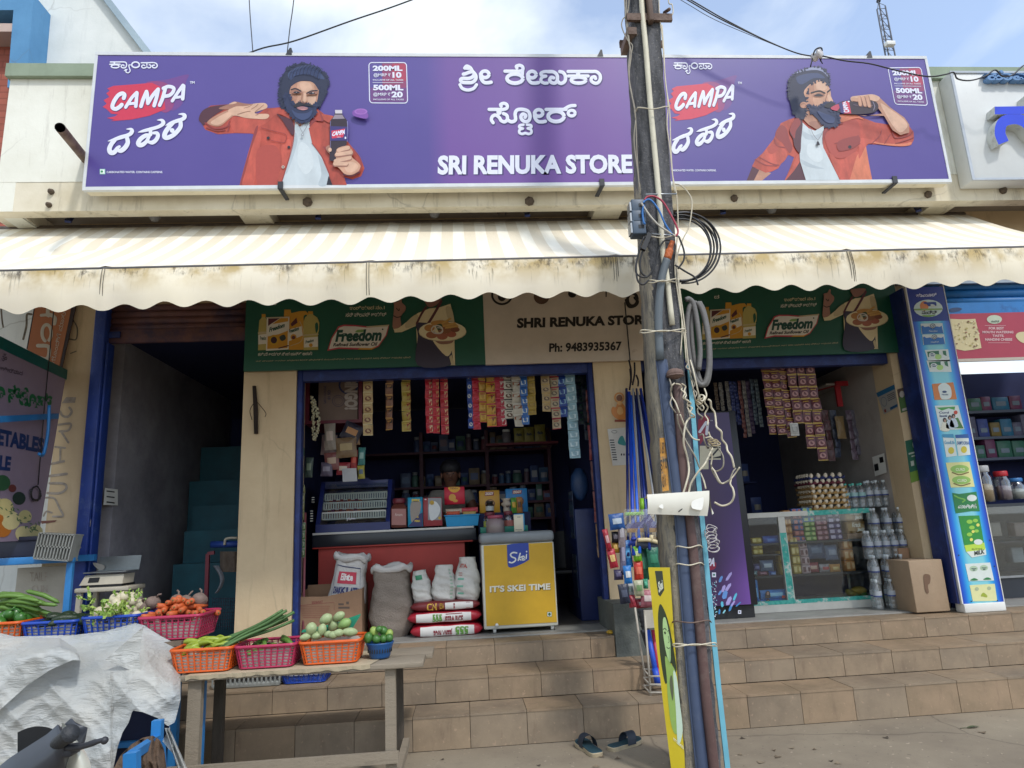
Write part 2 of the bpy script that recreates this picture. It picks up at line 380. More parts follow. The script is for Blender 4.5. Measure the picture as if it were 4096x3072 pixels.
st=thing('tiled_steps','three broad tan tiled steps running along the shop fronts','steps',(1.5,-1.09,0))
steps('step',-4.2,7.0,(0,1),JX,PIT,st)
XB0=at(2462,2600,-.343).x; XB1=at(2665,2580,-.343).x
steps('step',-4.2,XB0,(2,),JX,PIT,st); steps('step',XB1,7.0,(2,),JX+.13,PIT,st)
blk=U(mat('dark cement','#5c605c',.9,.2,5,.3,dirt_or_shade='#3d423f',dscale=4)); x0,x1=at(2478,2600,-.36).x,at(2600,2600,-.36).x
blk.box(XB0+.004,XB1-.004,-.36,.3,.375,at(2530,2412,-.36).z); blk.build('cement_block',st)
# main building ----------------------------------------------------
BD=thing('shop_building','single storey row of shops with cream parapet and beige pillars','building',(1.0,0,0))
YB=-.45; ZB=at(2000,824,YB).z; XPL=at(30,420,YB).x; ZT=at(250,268,YB).z; ZC=at(250,318,YB).z
mb=U(m_beam); mb.box(XPL,7.2,YB,-.33,ZB,ZB+.27); mb.build('fascia_beam',BD)
mb=U(m_cream); mb.box(XPL,7.2,YB-.004,-.30,ZB+.272,ZC); mb.box(XPL,XPL+.15,YB-.002,3.2,ZB+.002,ZC-.003); mb.build('parapet_wall',BD)
mb=U(m_coping); mb.box(XPL-.02,7.2,YB-.05,-.25,ZC+.001,ZT); mb.box(XPL-.02,XPL+.17,-.249,3.3,ZC+.001,ZT-.002); mb.build('coping',BD)
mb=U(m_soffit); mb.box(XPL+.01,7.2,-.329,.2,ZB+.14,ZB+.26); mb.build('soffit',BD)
for px in (30,1010,2440,3790): mb=U(m_beam); x=at(px,865,-.33).x; mb.box(x-.13,x+.13,-.328,.1,ZB+.02,ZB+.139); mb.build('soffit_rib',BD)
mb=U(m_cream); mb.box(XPL,7.2,.2,3.3,ZB+.141,ZB+.3); mb.build('roof_slab',BD)
XD0=at(350,1700,0).x; XD1=at(410,1700,0).x
XA0=-1.925; XA1=at(1186,1500,0).x; XM0=1.222; XM1=at(2562,1450,0).x; XR0=at(3572,1500,0).x; XR1=at(3646,1536,0).x
print('X',XL,XD0,XD1,XA0,XA1,XM0,XM1,XR0,XR1,'ZB',ZB,ZC,ZT)
mb=U(m_beige); mb.box(XA0,7.2,.06,.2,2.96,ZB+.139); mb.box(at(222,1700,0).x,XA0-.001,.081,.2,3.3,ZB+.139); mb.build('upper_wall',BD)
def pillar(x0,x1,y0=0,y1=.35,m=None):
    mb=U(m or m_beige); mb.box(x0,x1,y0,y1,.5,2.959); return mb.build('pillar',BD)
mb=U(m_beige); mb.box(XA0,XA0+.3,.2,.35,2.96,3.7); mb.build('pillar',BD); pillar(XA0,XA1); pillar(XM0,XM1); pillar(XR0,XR1,.0,.3)
XW0=at(70,2000,-.02).x
mb=U(m_beige); XPI=at(222,1700,0).x; mb.box(XPI,XD0,0,.3,-.0,3.9); mb.build('pillar',BD)
mb=U(m_white); mb.box(-6.5,XPI-.01,.32,.5,0,3.9); mb.build('recessed_wall',BD)
# rooms
D=2.5
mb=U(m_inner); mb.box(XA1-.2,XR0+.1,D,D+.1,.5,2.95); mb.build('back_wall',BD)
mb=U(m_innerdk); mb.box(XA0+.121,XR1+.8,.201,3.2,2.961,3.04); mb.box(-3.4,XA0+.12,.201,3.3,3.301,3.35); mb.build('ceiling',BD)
mb=U(m_floor); mb.box(XD0,XB0-.01,.31,3.2,.45,FLOOR); mb.box(XB1+.01,7.0,.31,3.2,.45,FLOOR); mb.box(XB0-.009,XB1+.009,.31,3.2,.45,FLOOR-.003)
mb.use(mat('grey sill','#8d8c88',.5,.15,6)); mb.box(XD0,XB0,-.08,.309,.541,FLOOR-.001); mb.box(XB1,7.0,-.08,.309,.541,FLOOR-.001); mb.build('floor',BD)
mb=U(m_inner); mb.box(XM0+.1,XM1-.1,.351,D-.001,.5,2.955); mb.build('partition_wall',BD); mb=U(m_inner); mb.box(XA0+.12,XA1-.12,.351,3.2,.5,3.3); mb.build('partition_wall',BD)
mb=U(m_grey); mb.box(XR0,XR1-.02,.301,D-.001,.5,2.955); mb.build('side_wall',BD)
mb=U(mat('store wall','#96949c',.9,.25,1.6,.1,dirt_or_shade='#6a6872',dscale=1.5,dpos=(.45,.8))); mb.box(XD0-.05,XD1-.01,.301,3.2,.5,3.3); mb.build('side_wall',BD)
mb=U(m_innerdk); mb.box(XD0,XA0+.3,3.2,3.3,.5,3.3); mb.build('back_wall',BD)
# door frames (painted channels)
def frame(x0,x1,y0,y1,z1,m=m_blue):
    mb=U(m); mb.rbox(x0,x1,y0,y1,.545,z1,.008); return mb.build('door_frame',BD)
frame(XD0+.002,XD0+.10,-.04,.10,3.7); frame(XD0+.104,XD1,-.015,.10,3.2)
frame(XA1+.001,XA1+.05,.02,.12,2.95,m_navy); frame(XM0-.05,XM0-.001,.02,.12,2.95,m_navy)
frame(XR1+.001,XR1+.2,-.03,.14,2.955,m_navy)
mb=U(m_navy); mb.box(XA1+.051,XM0-.051,.03,.11,2.80,2.955); mb.box(XM1+.01,XR0-.01,.03,.11,2.80,2.955); mb.build('lintel',BD)
# roller shutter half rolled above the store room
M=mat('brown shutter','#6e4a45',.6,.25,5,.1,dirt_or_shade='#2d2b4a',dscale=4,dpos=(.45,.7)); zt=3.6; zb=at(650,1370,.05).z
mb=U(M); z=zb+.15
while z<zt:
    mb.tube([(XD1-.03,.075,z),(XA0-.002,.075,z)],[.036,.036],8); z+=.062
mb.rbox(XD1-.05,XA0-.002,.035,.075,zb,zb+.13,.01); SH=mb.build('roller_shutter',BD)
mb=U(m_navy)
for px in (455,): c=at(px,1340,.03); mb.rbox(c.x-.06,c.x+.06,.015,.036,c.z-.03,c.z+.03,.008)
mb.build('shutter_lock',SH)
# neighbour to the left
NB=thing('neighbour_house','pale two storey house behind the parapet, sloping roof edge, blue window surround','building',tuple(at(0,400,2)))
cv=wc(2.0)
o=[cv(x,y) for x,y in ((-900,-700),(-124,-700),(875,600),(875,1500),(-900,1500))]
mb=U(m_white); mb.prism(o,(0,5,0)); mb.build('wall',NB)
mb=U(plaster('blue grey trim','#a3b5c0','#8b9eab','#66757f',.4)); mb.prism([cv(x,y) for x,y in ((-124,-700),(-95,-700),(905,600),(875,600))],(0,5.0,0)); mb.prism([cv(x,y,.08) for x,y in ((-128,-705),(-95,-700),(905,600),(872,600))],(0,.079,0)); mb.build('roof_edge',NB)
mb=U(plaster('blue trim','#5d92bd','#4f83ae','#3f6e93',.3))
mb.prism([cv(x,y,.35) for x,y in ((-900,66),(203,61),(172,420),(102,420),(124,121),(-900,125))],(0,.349,0)); mb.build('window_surround',NB)
M,N,L,b=nodes('brick'); v=mapping(N,L,scale=(1,1,1)); sw=N.new('ShaderNodeSeparateXYZ'); L.new(v,sw.inputs[0]); cb=N.new('ShaderNodeCombineXYZ'); L.new(sw.outputs[0],cb.inputs[0]); L.new(sw.outputs[2],cb.inputs[1])
bt=N.new('ShaderNodeTexBrick'); bt.inputs['Scale'].default_value=1; bt.inputs['Brick Width'].default_value=.28; bt.inputs['Row Height'].default_value=.09; bt.inputs['Mortar Size'].default_value=.008
bt.inputs['Color1'].default_value=lin('#a2584a'); bt.inputs['Color2'].default_value=lin('#8d4a3f'); bt.inputs['Mortar'].default_value=lin('#7d4036'); L.new(cb.outputs[0],bt.inputs[0])
L.new(mix(N,L,math_(N,L,'MULTIPLY',noise(N,L,v,7),.45),bt.outputs[0],'#b87663'),b.inputs['Base Color']); b.inputs['Roughness'].default_value=.9; bumpn(N,L,b,bt.outputs[1],.5,-.01)
mb=U(M); mb.box(at(-900,300,1.98).x,at(122,300,1.98).x,1.97,1.999,.5,at(60,187,1.97).z)
mb.use(mat('pinkish soffit','#bfa9a0',.9,.1,3)); mb.box(at(-900,150,1.9).x,at(118,150,1.9).x,1.7,1.996,at(60,187,1.97).z+.002,at(60,187,1.97).z+.12); mb.build('brick_panel',NB)
# ================================================================ large shop sign
YS=-.80
zb=at(2000,781,YB-.004).z
lo,hi=-1.2,-.5
for _ in range(40):
    YS=(lo+hi)/2
    if at(2000,745,YS).z<zb: lo=YS
    else: hi=YS
print('YS',YS,zb)
SG=thing('shop_sign','long purple lightbox sign with white lettering and two pictures of a bearded man','shop sign',(at(2070,745,YS).x,YS,zb))
CV=wc(YS)
SX0=at(357,480,YS).x; SX1=at(3756,480,YS).x; SZ0=zb; SZ1=at(2050,218,YS).z
m_alu=mat('sign frame','#cfd3d6',.45,.08,6,metal=.0); m_under=mat('sign underside','#d8d0b8',.7,.12,3,dirt_or_shade='#8d7f63',dscale=5,dpos=(.6,.85))
mb=U(m_under); mb.box(SX0+.012,SX1-.012,YS+.012,YB-.06,SZ0+.002,SZ1-.002); mb.build('sign_box',SG)
mb=U(m_alu); F=.028
mb.box(SX0,SX1,YS-.006,YS+.03,SZ0-.003,SZ0+F); mb.box(SX0,SX1,YS-.006,YS+.03,SZ1-F,SZ1+.003); mb.box(SX0-.002,SX0+F*.8,YS-.005,YS+.03,SZ0+F+.001,SZ1-F-.001); mb.box(SX1-F*.8,SX1+.002,YS-.005,YS+.03,SZ0+F+.001,SZ1-F-.001); mb.build('frame',SG)
M,N,L,b=nodes('sign print'); v=mapping(N,L,'Generated'); s=N.new('ShaderNodeSeparateXYZ'); L.new(v,s.inputs[0])
f=ramp_out(N,L,s.outputs[0],.375,.40); f2=math_(N,L,'SUBTRACT',1.0,ramp_out(N,L,s.outputs[0],.60,.68)); f=math_(N,L,'MULTIPLY',f,f2)
c=mix(N,L,f,mix(N,L,s.outputs[2],'#473a86','#524690'),mix(N,L,s.outputs[2],'#6a4191','#6b4a94'))
c=mix(N,L,math_(N,L,'MULTIPLY',noise(N,L,mapping(N,L),1.3,4),.25),c,'#7a6bb0')
L.new(c,b.inputs['Base Color']); b.inputs['Roughness'].default_value=.38
mb=U(M); mb.box(SX0+F*.8,SX1-F*.8,YS,YS+.01,SZ0+F,SZ1-F); mb.build('panel',SG)
W=I('#dcdff0'); DK=I('#392b6a'); RED=I('#c83250')
TX=MB()
def both(fn,dx,dy):
    """printed drop shadow then the white letter"""
    TX.use(DK); fn(.0012,lambda w:w*1.35,dx,dy); TX.use(W); fn(.0028,lambda w:w,0,0)
cA=CV.crop(1780,220,700)
def kannada(off,ww,dx,dy):
    def S(p,w=44): TX.stroke(cA,[(x+dx,y+dy) for x,y in p],ww(w),off)
    def O(x,y,rx,ry,w=45): TX.ring(cA,x+dx,y+dy,rx,ry,ww(w),off)
    S([(250,168),(275,144),(320,165),(345,205),(385,255),(388,305),(350,345),(285,352),(215,345),(196,318),(225,297),(290,300),(340,285),(362,260)])
    S([(232,245),(262,238),(300,222),(345,212)]); S([(250,168),(300,172)],40)
    S([(188,378),(220,425),(290,445),(360,425),(398,378)],40)
    O(505,247,50,42); S([(450,240),(456,300),(492,347),(540,353),(583,346)])
    S([(757,207),(860,207),(935,207),(978,195),(982,155),(945,133),(902,145),(908,168)],42); O(883,300,100,58,48); S([(978,200),(975,250)],44)
    O(1100,250,50,42); S([(1046,245),(1050,302),(1086,350),(1140,357),(1180,351)])
    S([(1340,212),(1260,212),(1213,232),(1225,264),(1275,270)],40); S([(1275,270),(1225,287),(1213,330),(1250,357),(1292,357)],40)
    S([(1300,212),(1370,216),(1415,255),(1418,320),(1390,356),(1345,350),(1322,318),(1342,285),(1372,292)],44); S([(1418,320),(1440,352),(1475,360),(1515,330),(1520,270),(1492,225),(1450,212)],44)
    S([(1555,211),(1700,211),(1850,211),(1910,213),(1955,250),(1962,305),(1935,350),(1893,358),(1850,332),(1852,292),(1890,278),(1902,300)],42)
    S([(1557,268),(1680,268),(1808,268)],40); S([(1682,225),(1682,262)],52); O(1687,320,93,38,44)
    S([(557,690),(650,690),(735,690),(782,672),(782,632),(745,613),(703,628),(710,650)],42); S([(683,705),(683,728)],66)
    S([(607,858),(585,820),(600,778),(640,762),(685,792),(710,832),(755,846),(788,815),(780,765),(738,742)],43)
    S([(790,822),(840,846),(890,822),(886,745),(912,697),(980,690),(1048,712),(1074,770),(1060,828),(1015,845),(972,820),(960,778),(985,748),(1020,765),(1012,790)],44)
    S([(990,884),(945,892),(942,920),(985,932)],34); S([(985,932),(945,946),(940,984),(975,1000),(1015,990),(1055,1000),(1090,985),(1085,946),(1045,930)],34); S([(1045,930),(1087,918),(1085,890),(1036,884)],34)
    O(1185,735,50,42); S([(1131,730),(1136,792),(1172,840),(1225,847),(1267,840)])
    S([(1277,690),(1400,690),(1530,690)],42); O(1403,778,100,65,48); S([(1500,690),(1560,655),(1600,643),(1643,641)],42); O(1600,737,44,36,40)
both(kannada,6,9)
def eng(off,ww,dx,dy): TX.text(CV,'SRI RENUKA STORE',((1752+dx/3,622+dy/3),(2528+dx/3,618+dy/3),(2530+dx/3,694+dy/3),(1750+dx/3,700+dy/3)),off,bold=.045 if dx==0 else .07)
both(eng,9,10)
TX.build('title_lettering',SG)
# soft drink lettering: once at the left, once behind the pole
class Aff:
    def __init__(s,cv,fx,fy): s.cv,s.fx,s.fy=cv,fx,fy
    def __call__(s,x,y,off=0): return s.cv(s.fx(x),s.fy(y),off)
cl=CV.crop(400,220,400)
cr_=Aff(CV,lambda x:2687+((400+x*400/2212)-430)*.80,lambda y:453+((220+y*400/2212)-454)*.975)
for cc in (cl,cr_):
    TX=MB()
    PU=I('#7c4487'); TX.k('#6c4389'); TX.blob(cc,[(1100,622),(1500,540),(1950,430),(1900,600),(1860,950),(1780,1130),(1560,1230),(1300,1000)],.0006)
    TX.k('#8d3f77'); TX.blob(cc,[(1000,630),(1350,590),(1560,700),(1640,950),(1600,1180),(1400,1270),(1100,1000)],.0010)
    TX.use(RED); TX.blob(cc,[(300,685),(700,655),(1150,618),(1330,700),(1420,950),(1450,1200),(1100,1345),(700,1430),(230,1465),(330,1435),(150,1395),(330,1360),(400,1315),(250,1300),(150,1200),(60,1150),(150,1080),(80,1000),(210,930),(140,850),(220,790),(160,745)],.0014,hard=True)
    TX.use(DK)
    def campa(off,k,dx,dy):
        def S(p,w): TX.stroke(cc,[(x+dx,y+dy) for x,y in p],w*k,off)
        S([(530,960),(545,885),(490,855),(400,905),(320,1020),(278,1130),(300,1185),(365,1195),(440,1150),(485,1105)],88)
        S([(572,1160),(700,960),(815,835)],72); S([(822,845),(808,1000),(795,1140)],78); S([(650,1085),(795,1070)],62)
        S([(910,1140),(962,980),(1032,815)],82); S([(1040,830),(1056,960),(1062,1075)],80); S([(1062,1075),(1170,900),(1290,762)],80); S([(1290,775),(1250,960),(1200,1125)],82)
        S([(1322,1115),(1385,970),(1445,760)],80); S([(1405,742),(1520,702),(1630,735),(1620,820),(1545,895),(1445,918)],78)
        S([(1602,1020),(1720,840),(1838,675)],72); S([(1855,690),(1842,850),(1832,975)],80); S([(1690,945),(1830,925)],60)
        y0=995
        def B(p,w): TX.stroke(cc,[(x+dx,y+y0+dy) for x,y in p],[q*k for q in w],off)
        B([(185,915),(300,885),(450,835),(600,790),(680,750),(710,690),(680,650),(590,650)],[16,62,88,82,88,92,60,14])
        B([(330,890),(250,990),(212,1090),(240,1165),(320,1160),(390,1070),(435,1035)],[90,98,104,108,100,80,60]); B([(385,1120),(470,1125),(560,1055),(618,950),(605,850)],[60,100,104,98,90])
        B([(850,720),(960,690),(1120,650),(1290,600),(1390,540),(1400,490),(1360,450),(1270,450)],[14,62,76,76,84,92,60,14]); B([(1120,650),(1122,770)],[80,80])
        B([(1110,785),(1020,790),(910,860),(850,950),(880,1000),(960,985),(1040,910),(1085,820)],[70,90,98,100,104,94,80,74]); B([(1070,930),(1160,945),(1240,890),(1285,800),(1262,738),(1185,735)],[60,90,92,88,80,60])
        B([(1455,570),(1560,520),(1700,470),(1800,440),(1865,400),(1872,350),(1830,320),(1740,320)],[14,66,84,84,88,92,60,14])
        B([(1640,490),(1540,590),(1450,720),(1432,815),(1490,840),(1610,790),(1720,690),(1785,590),(1785,490)],[80,98,104,106,100,98,96,94,88])
        TX.disc(cc,1600+dx,680+y0+dy,52*k,off=off+.0004)
    def kan(off,k,d):
        def S(p,w=27): TX.stroke(cc,[(x+d,y+d) for x,y in p],w*k,off)
        S([(232,160),(380,160),(540,160),(586,190),(590,245),(560,285),(510,290),(472,265),(482,232),(520,225),(534,246)]); S([(222,212),(330,208),(448,210)],30); S([(322,170),(322,205)],34); TX.ring(cc,340+d,256+d,88,34,28*k,off)
        S([(675,225),(642,232),(652,290),(670,350),(640,395),(592,392),(574,355),(600,328),(570,330),(545,350)],24); TX.ring(cc,790+d,222+d,84,62,33*k,off); S([(915,178),(1050,177),(1200,175),(1260,208),(1265,258),(1222,290),(1168,275),(1165,237),(1208,230)],28); S([(1040,195),(1040,232)],26); S([(992,240),(960,226),(925,255),(948,290),(1000,290),(1040,268),(1080,290),(1120,280),(1126,236),(1092,222)],26)
    kan(.002,1.2,5); TX.use(W); kan(.003,1,0); TX.use(DK)
    campa(.0022,1.12,7,9); TX.use(W); campa(.0034,1,0,0)
    TX.text(cc,'TM',(1990,585,2098,640),.003,bold=.03)
    TX.k('#9fd0c6'); TX.rect(cc,-2,995+1528,118,995+1645,.002); TX.k('#e8f2ee'); TX.rect(cc,12,995+1544,102,995+1630,.0028); TX.k('#2d8a58'); TX.disc(cc,46,995+1587,26,off=.0036); TX.use(W)
    TX.text(cc,'CARBONATED WATER. CONTAINS CAFFEINE.',(150,995+1575,1392,995+1622),.003,bold=.02); TX.build('drink_lettering',SG)
def price(cv,q):
    TX=MB()
    def B(u,v): 
        tx=q[0][0]+(q[1][0]-q[0][0])*u; ty=q[0][1]+(q[1][1]-q[0][1])*u; bx=q[3][0]+(q[2][0]-q[3][0])*u; by=q[3][1]+(q[2][1]-q[3][1])*u
        return (tx+(bx-tx)*v,ty+(by-ty)*v)
    a=Aff2(cv,B)
    TX.k('#8c3f6a'); TX.rect(a,.35,.02,.98,.62,.0008); TX.k('#a83a58'); TX.rect(a,.62,.02,.98,.45,.0014); TX.k('#6b3f7e'); TX.rect(a,.03,.62,.98,.97,.0008); TX.use(W)
    P=[]
    for cx,cy,a0 in ((.92,.08,0),(.08,.08,90),(.08,.92,180),(.92,.92,270)):
        for j in range(5): P.append((cx+.08*math.cos(R(a0+j*22.5)),cy-.08*math.sin(R(a0+j*22.5))))
    P.append(P[0]); TX.stroke(a,P,.022,.002,hard=True)
    for t,u0,v0,u1,v1,bd in (('200ML',.1,.075,.89,.21,.05),('@MRP ₹',.12,.265,.57,.365,.012),('10',.62,.235,.86,.38,.045),('INCLUSIVE OF ALL TAXES',.1,.412,.9,.45,.012),('500ML',.1,.55,.9,.69,.05),('@MRP ₹',.1,.745,.55,.845,.012),('20',.58,.715,.88,.865,.045),('INCLUSIVE OF ALL TAXES',.1,.895,.9,.932,.012)):
        TX.text(a,t,(u0,v0,u1,v1),.003,bold=bd)
    TX.rect(a,.09,.492,.9,.503,.003); TX.build('price_box',SG)
class Aff2:
    def __init__(s,cv,B): s.cv,s.B=cv,B
    def __call__(s,x,y,off=0): return s.cv(*s.B(x,y),off)
price(CV.crop(1024,0,1024),((975,542),(1300,542),(1310,892),(982,890)))
price(CV.crop(3072,0,1024),((1035,588),(1320,584),(1379,912),(1097,902)))
# ---- printed pictures
SK=mat('skin print','#c3957c',.45,.16,11); SKL=mat('skin print light','#cda68e',.45,.14,11); SKD=mat('skin print dark','#976a5a',.45,.2,11); SKM=mat('skin print mid','#b0806a',.45,.18,11); HAIR=I('#1d2542'); HAIRL=I('#34426a'); BEARD=I('#1f2a4e'); PH=lambda n,c,v,s=5:mat(n,c,.45,v,s,stretch=(1.6,1,.7)); OR=PH('cloth print','#ab4637',.34); ORL=PH('cloth print light','#b65041',.34); ORP=PH('cloth print pale','#c97254',.28); ORD=I('#8a3636'); ORX=I('#4d2433'); SHT=mat('shirt print','#bfc9cf',.45,.13,4,stretch=(1.5,1,.7)); SHD=mat('shirt print grey','#adb8c0',.45,.12,4); DARK=I('#1b1826'); COLA=I('#2a1a2b'); LAB=I('#352d70')
def fringe(P,cv,pts,m,off,L0=26,n=70,w=5,seed=1):
    q=random.Random(seed); O=crom([(x,y,0) for x,y in pts],8,True); cx=sum(p.x for p in O)/len(O); cy=sum(p.y for p in O)/len(O); P.use(m)
    for k in range(n):
        i=q.randrange(len(O)); p=O[i]; d=(O[(i+1)%len(O)]-O[i-1]); d=Vector((d.y,-d.x,0)).normalized()
        if d.dot(p-Vector((cx,cy,0)))<0: d=-d
        d=(d+Vector((q.uniform(-.9,.9),q.uniform(-.5,.9),0))).normalized(); l=L0*q.uniform(.4,1.1); a=p-d*l*.6; P.stroke(cv,[a[:2],(p+d*l*.2)[:2],(p+d*l*.6+Vector((q.uniform(-6,6),q.uniform(-6,6),0)))[:2]],[w*1.6,w,w*.3],off+.00002*k,n=2,h=.0001,ends=False)
HA=[(1072,400),(1088,250),(1170,125),(1300,60),(1420,55),(1560,110),(1660,200),(1692,290),(1660,420),(1610,520),(1545,610),(1150,640),(1085,560),(1070,470)]
BA=[(1150,440),(1200,470),(1225,540),(1265,585),(1330,555),(1395,570),(1450,575),(1500,610),(1545,560),(1540,650),(1495,745),(1410,800),(1330,805),(1240,745),(1165,640),(1130,540)]
HB=[(540,380),(558,260),(640,170),(780,110),(900,92),(1010,140),(1062,230),(1055,320),(1010,300),(960,270),(860,290),(800,380),(780,500),(770,640),(740,740),(640,720),(580,610),(555,490)]
BB=[(785,585),(860,600),(940,600),(1000,545),(1100,548),(1125,590),(1050,650),(1150,670),(1182,740),(1170,820),(1100,860),(1010,845),(910,760),(830,680)]
def man_a(cv):
    P=MB(); lay=[.0008]
    def B(m,p,hard=False): lay[0]+=.00025; P.use(m).blob(cv,p,lay[0],hard=hard)
    def S(m,p,w): lay[0]+=.00025; P.use(m).stroke(cv,p,w,lay[0],h=.0001)
    def D(m,x,y,r,ry=None): lay[0]+=.00025; P.use(m).disc(cv,x,y,r,ry,off=lay[0])
    B(OR,[(562,1585),(610,1400),(680,1150),(742,940),(700,930),(500,925),(290,940),(130,880),(85,800),(48,745),(90,650),(200,577),(420,560),(470,700),(700,740),(900,610),(1000,605),(1100,595),(1540,610),(1640,690),(1780,715),(1800,1000),(1930,1030),(2000,1120),(2090,1230),(2142,1370),(2100,1470),(1990,1510),(1880,1480),(1900,1530),(1925,1585)],True)
    B(ORL,[(470,720),(800,745),(960,620),(1090,605),(1060,680),(1000,700),(900,800),(800,850),(740,930),(500,915),(440,820)],True)
    B(ORD,[(740,940),(770,850),(800,840),(760,1000),(700,1180),(600,1580),(565,1580),(690,1140)]); B(ORL,[(640,1400),(720,1100),(800,900),(840,980),(780,1300),(740,1580),(600,1580)])
    B(I('#a8463c'),[(800,1120),(1000,1080),(1080,1200),(1060,1450),(1000,1580),(800,1580),(770,1350)]); B(ORL,[(1090,1100),(1180,1000),(1220,1080),(1150,1350),(1080,1560),(1050,1500),(1100,1300)])
    B(ORX,[(48,750),(90,650),(200,592),(420,562),(470,560),(400,610),(250,700),(150,790),(110,830),(80,800)])
    B(SKM,[(155,792),(250,712),(420,632),(540,600),(560,690),(500,702),(420,760),(330,832),(240,838)]); B(SKL,[(200,790),(300,720),(420,660),(480,680),(420,740),(330,810),(250,822)])
    B(SKL,[(420,640),(520,590),(700,560),(860,545),(912,568),(905,612),(800,650),(755,668),(790,684),(915,684),(938,715),(890,750),(760,745),(640,735),(540,708),(470,700)])
    B(SKD,[(300,615),(430,560),(500,528),(620,550),(720,562),(640,585),(520,590),(420,628)]); B(SKL,[(430,560),(500,530),(530,545),(480,560)])
    for q in ([(620,612),(690,590),(730,560)],[(715,625),(770,590),(800,560)],[(765,655),(830,605),(870,570)],[(770,672),(800,690),(770,700)],[(540,690),(640,660),(700,650)]): S(SKD,q,7)
    for q in ([(130,800),(250,870),(400,850),(440,780)],[(150,860),(280,900),(380,890)],[(420,900),(440,820)]): S(ORD,q,16)
    B(SKM,[(1180,690),(1480,690),(1475,770),(1380,850),(1290,820)],True)
    B(SHT,[(1265,790),(1330,850),(1440,760),(1470,745),(1450,900),(1480,1050),(1600,1230),(1690,1440),(1670,1585),(1090,1585),(1150,1400),(1230,1100),(1260,930)],True)
    B(SHD,[(1560,1200),(1690,1430),(1670,1585),(1560,1585),(1600,1440)]); B(SHD,[(1265,930),(1300,1000),(1260,1180),(1180,1400),(1150,1430),(1225,1150)]); B(I('#c9d2d7'),[(1330,1050),(1450,1120),(1500,1330),(1400,1450),(1300,1300)])
    B(DARK,[(1690,1470),(1740,1585),(1665,1585)],True); B(OR,[(1440,870),(1520,780),(1700,900),(1720,1180),(1860,1400),(1920,1585),(1740,1585),(1690,1440),(1600,1230),(1480,1050)],True); B(ORL,[(1580,690),(1770,725),(1720,800),(1640,770)]); B(ORD,[(1620,1100),(1720,1120),(1700,1180),(1660,1150)])
    B(ORX,[(1035,690),(1110,720),(1220,760),(1262,880),(1240,960),(1190,900),(1100,760)]); B(OR,[(1040,680),(1108,598),(1175,680),(1230,745),(1190,745),(1100,700)]); B(ORD,[(1480,700),(1545,612),(1630,775),(1530,780),(1450,850)]); B(OR,[(1500,690),(1545,622),(1600,760),(1530,765)])
    for q in ([(840,862),(1000,905),(1150,950),(1140,1045),(1080,1045),(960,1020)],[(1262,900),(1240,1080),(1180,1300),(1092,1580)],[(1480,1060),(1620,1250),(1700,1440)]): S(ORD,q,7)
    for x,y in ((930,993),(1190,1110)): D(DARK,x,y,19)
    D(I('#b9a59a'),1118,1360,20); D(DARK,1118,1360,8)
    B(HAIR,HA); fringe(P,cv,HA,HAIR,lay[0],46,130,13)
    B(HAIRL,[(1180,180),(1300,100),(1430,95),(1560,150),(1640,240),(1600,250),(1450,190),(1300,200),(1210,260)])
    B(SK,[(1200,420),(1230,330),(1300,285),(1420,278),(1520,300),(1565,380),(1562,450),(1535,570),(1480,640),(1280,640),(1215,560)])
    B(SKM,[(1198,420),(1235,330),(1300,287),(1285,400),(1300,480),(1260,560),(1215,555)]); B(SKL,[(1330,300),(1440,295),(1490,370),(1420,410),(1350,390)]); B(SKL,[(1420,480),(1530,470),(1510,560),(1450,570)]); B(SKM,[(1510,330),(1562,390),(1560,450),(1535,565),(1530,450)])
    B(HAIR,[(1195,360),(1230,280),(1400,215),(1560,300),(1590,420),(1560,380),(1500,300),(1400,270),(1300,292),(1240,330)])
    for k in range(26): x=1190+15*k; S(HAIRL if k%3 else HAIR,[(x,255-60*math.sin(k/8)),(x+20,180-60*math.sin(k/8)),(x+60,130-50*math.sin(k/8))],7)
    B(BEARD,BA); fringe(P,cv,BA,BEARD,lay[0]+.0002,44,120,13,3); lay[0]+=.003
    B(HAIRL,[(1230,650),(1300,690),(1420,690),(1490,650),(1460,740),(1370,780),(1280,740)]); B(I('#b98388'),[(1290,628),(1365,608),(1442,630),(1375,656)]); S(DARK,[(1295,630),(1370,626),(1440,632)],6); B(DARK,[(1255,600),(1330,548),(1395,566),(1470,580),(1508,612),(1440,604),(1370,596),(1290,620)])
    B(SKD,[(1225,425),(1280,385),(1350,412),(1355,440),(1260,446)]); B(SKD,[(1415,450),(1480,415),(1550,412),(1545,450),(1480,460)])
    S(DARK,[(1225,398),(1280,384),(1345,414)],17); S(DARK,[(1420,442),(1480,414),(1552,408)],15); B(DARK,[(1250,430),(1290,418),(1335,432),(1290,445)]); B(DARK,[(1445,444),(1485,428),(1528,442),(1485,456)]); D(I('#c8bfc0'),1500,437,7); D(I('#9c9094'),1290,430,6)
    S(SKD,[(1372,430),(1352,520),(1345,548),(1388,566),(1425,552)],8); B(SKL,[(1385,440),(1410,450),(1420,530),(1395,555),(1375,530)])
    for q in ([(1290,800),(1330,870),(1372,945)],[(1440,830),(1400,900),(1372,945)]): S(I('#6d6770'),q,5)
    D(I('#8f9298'),1368,965,18); D(SHT,1368,963,9)
    B(SKD,[(1660,1130),(1720,1100),(1750,1200),(1700,1200)])
    B(COLA,[(1780,655),(1865,655),(1870,712),(1930,790),(1940,860),(1935,1000),(1922,1090),(1880,1180),(1770,1305),(1708,1290),(1715,1000),(1712,800),(1770,720)],True); B(I('#8f8390'),[(1775,715),(1868,715),(1900,765),(1745,770)],True); B(I('#c9c3cb'),[(1778,656),(1866,656),(1868,700),(1780,700)],True)
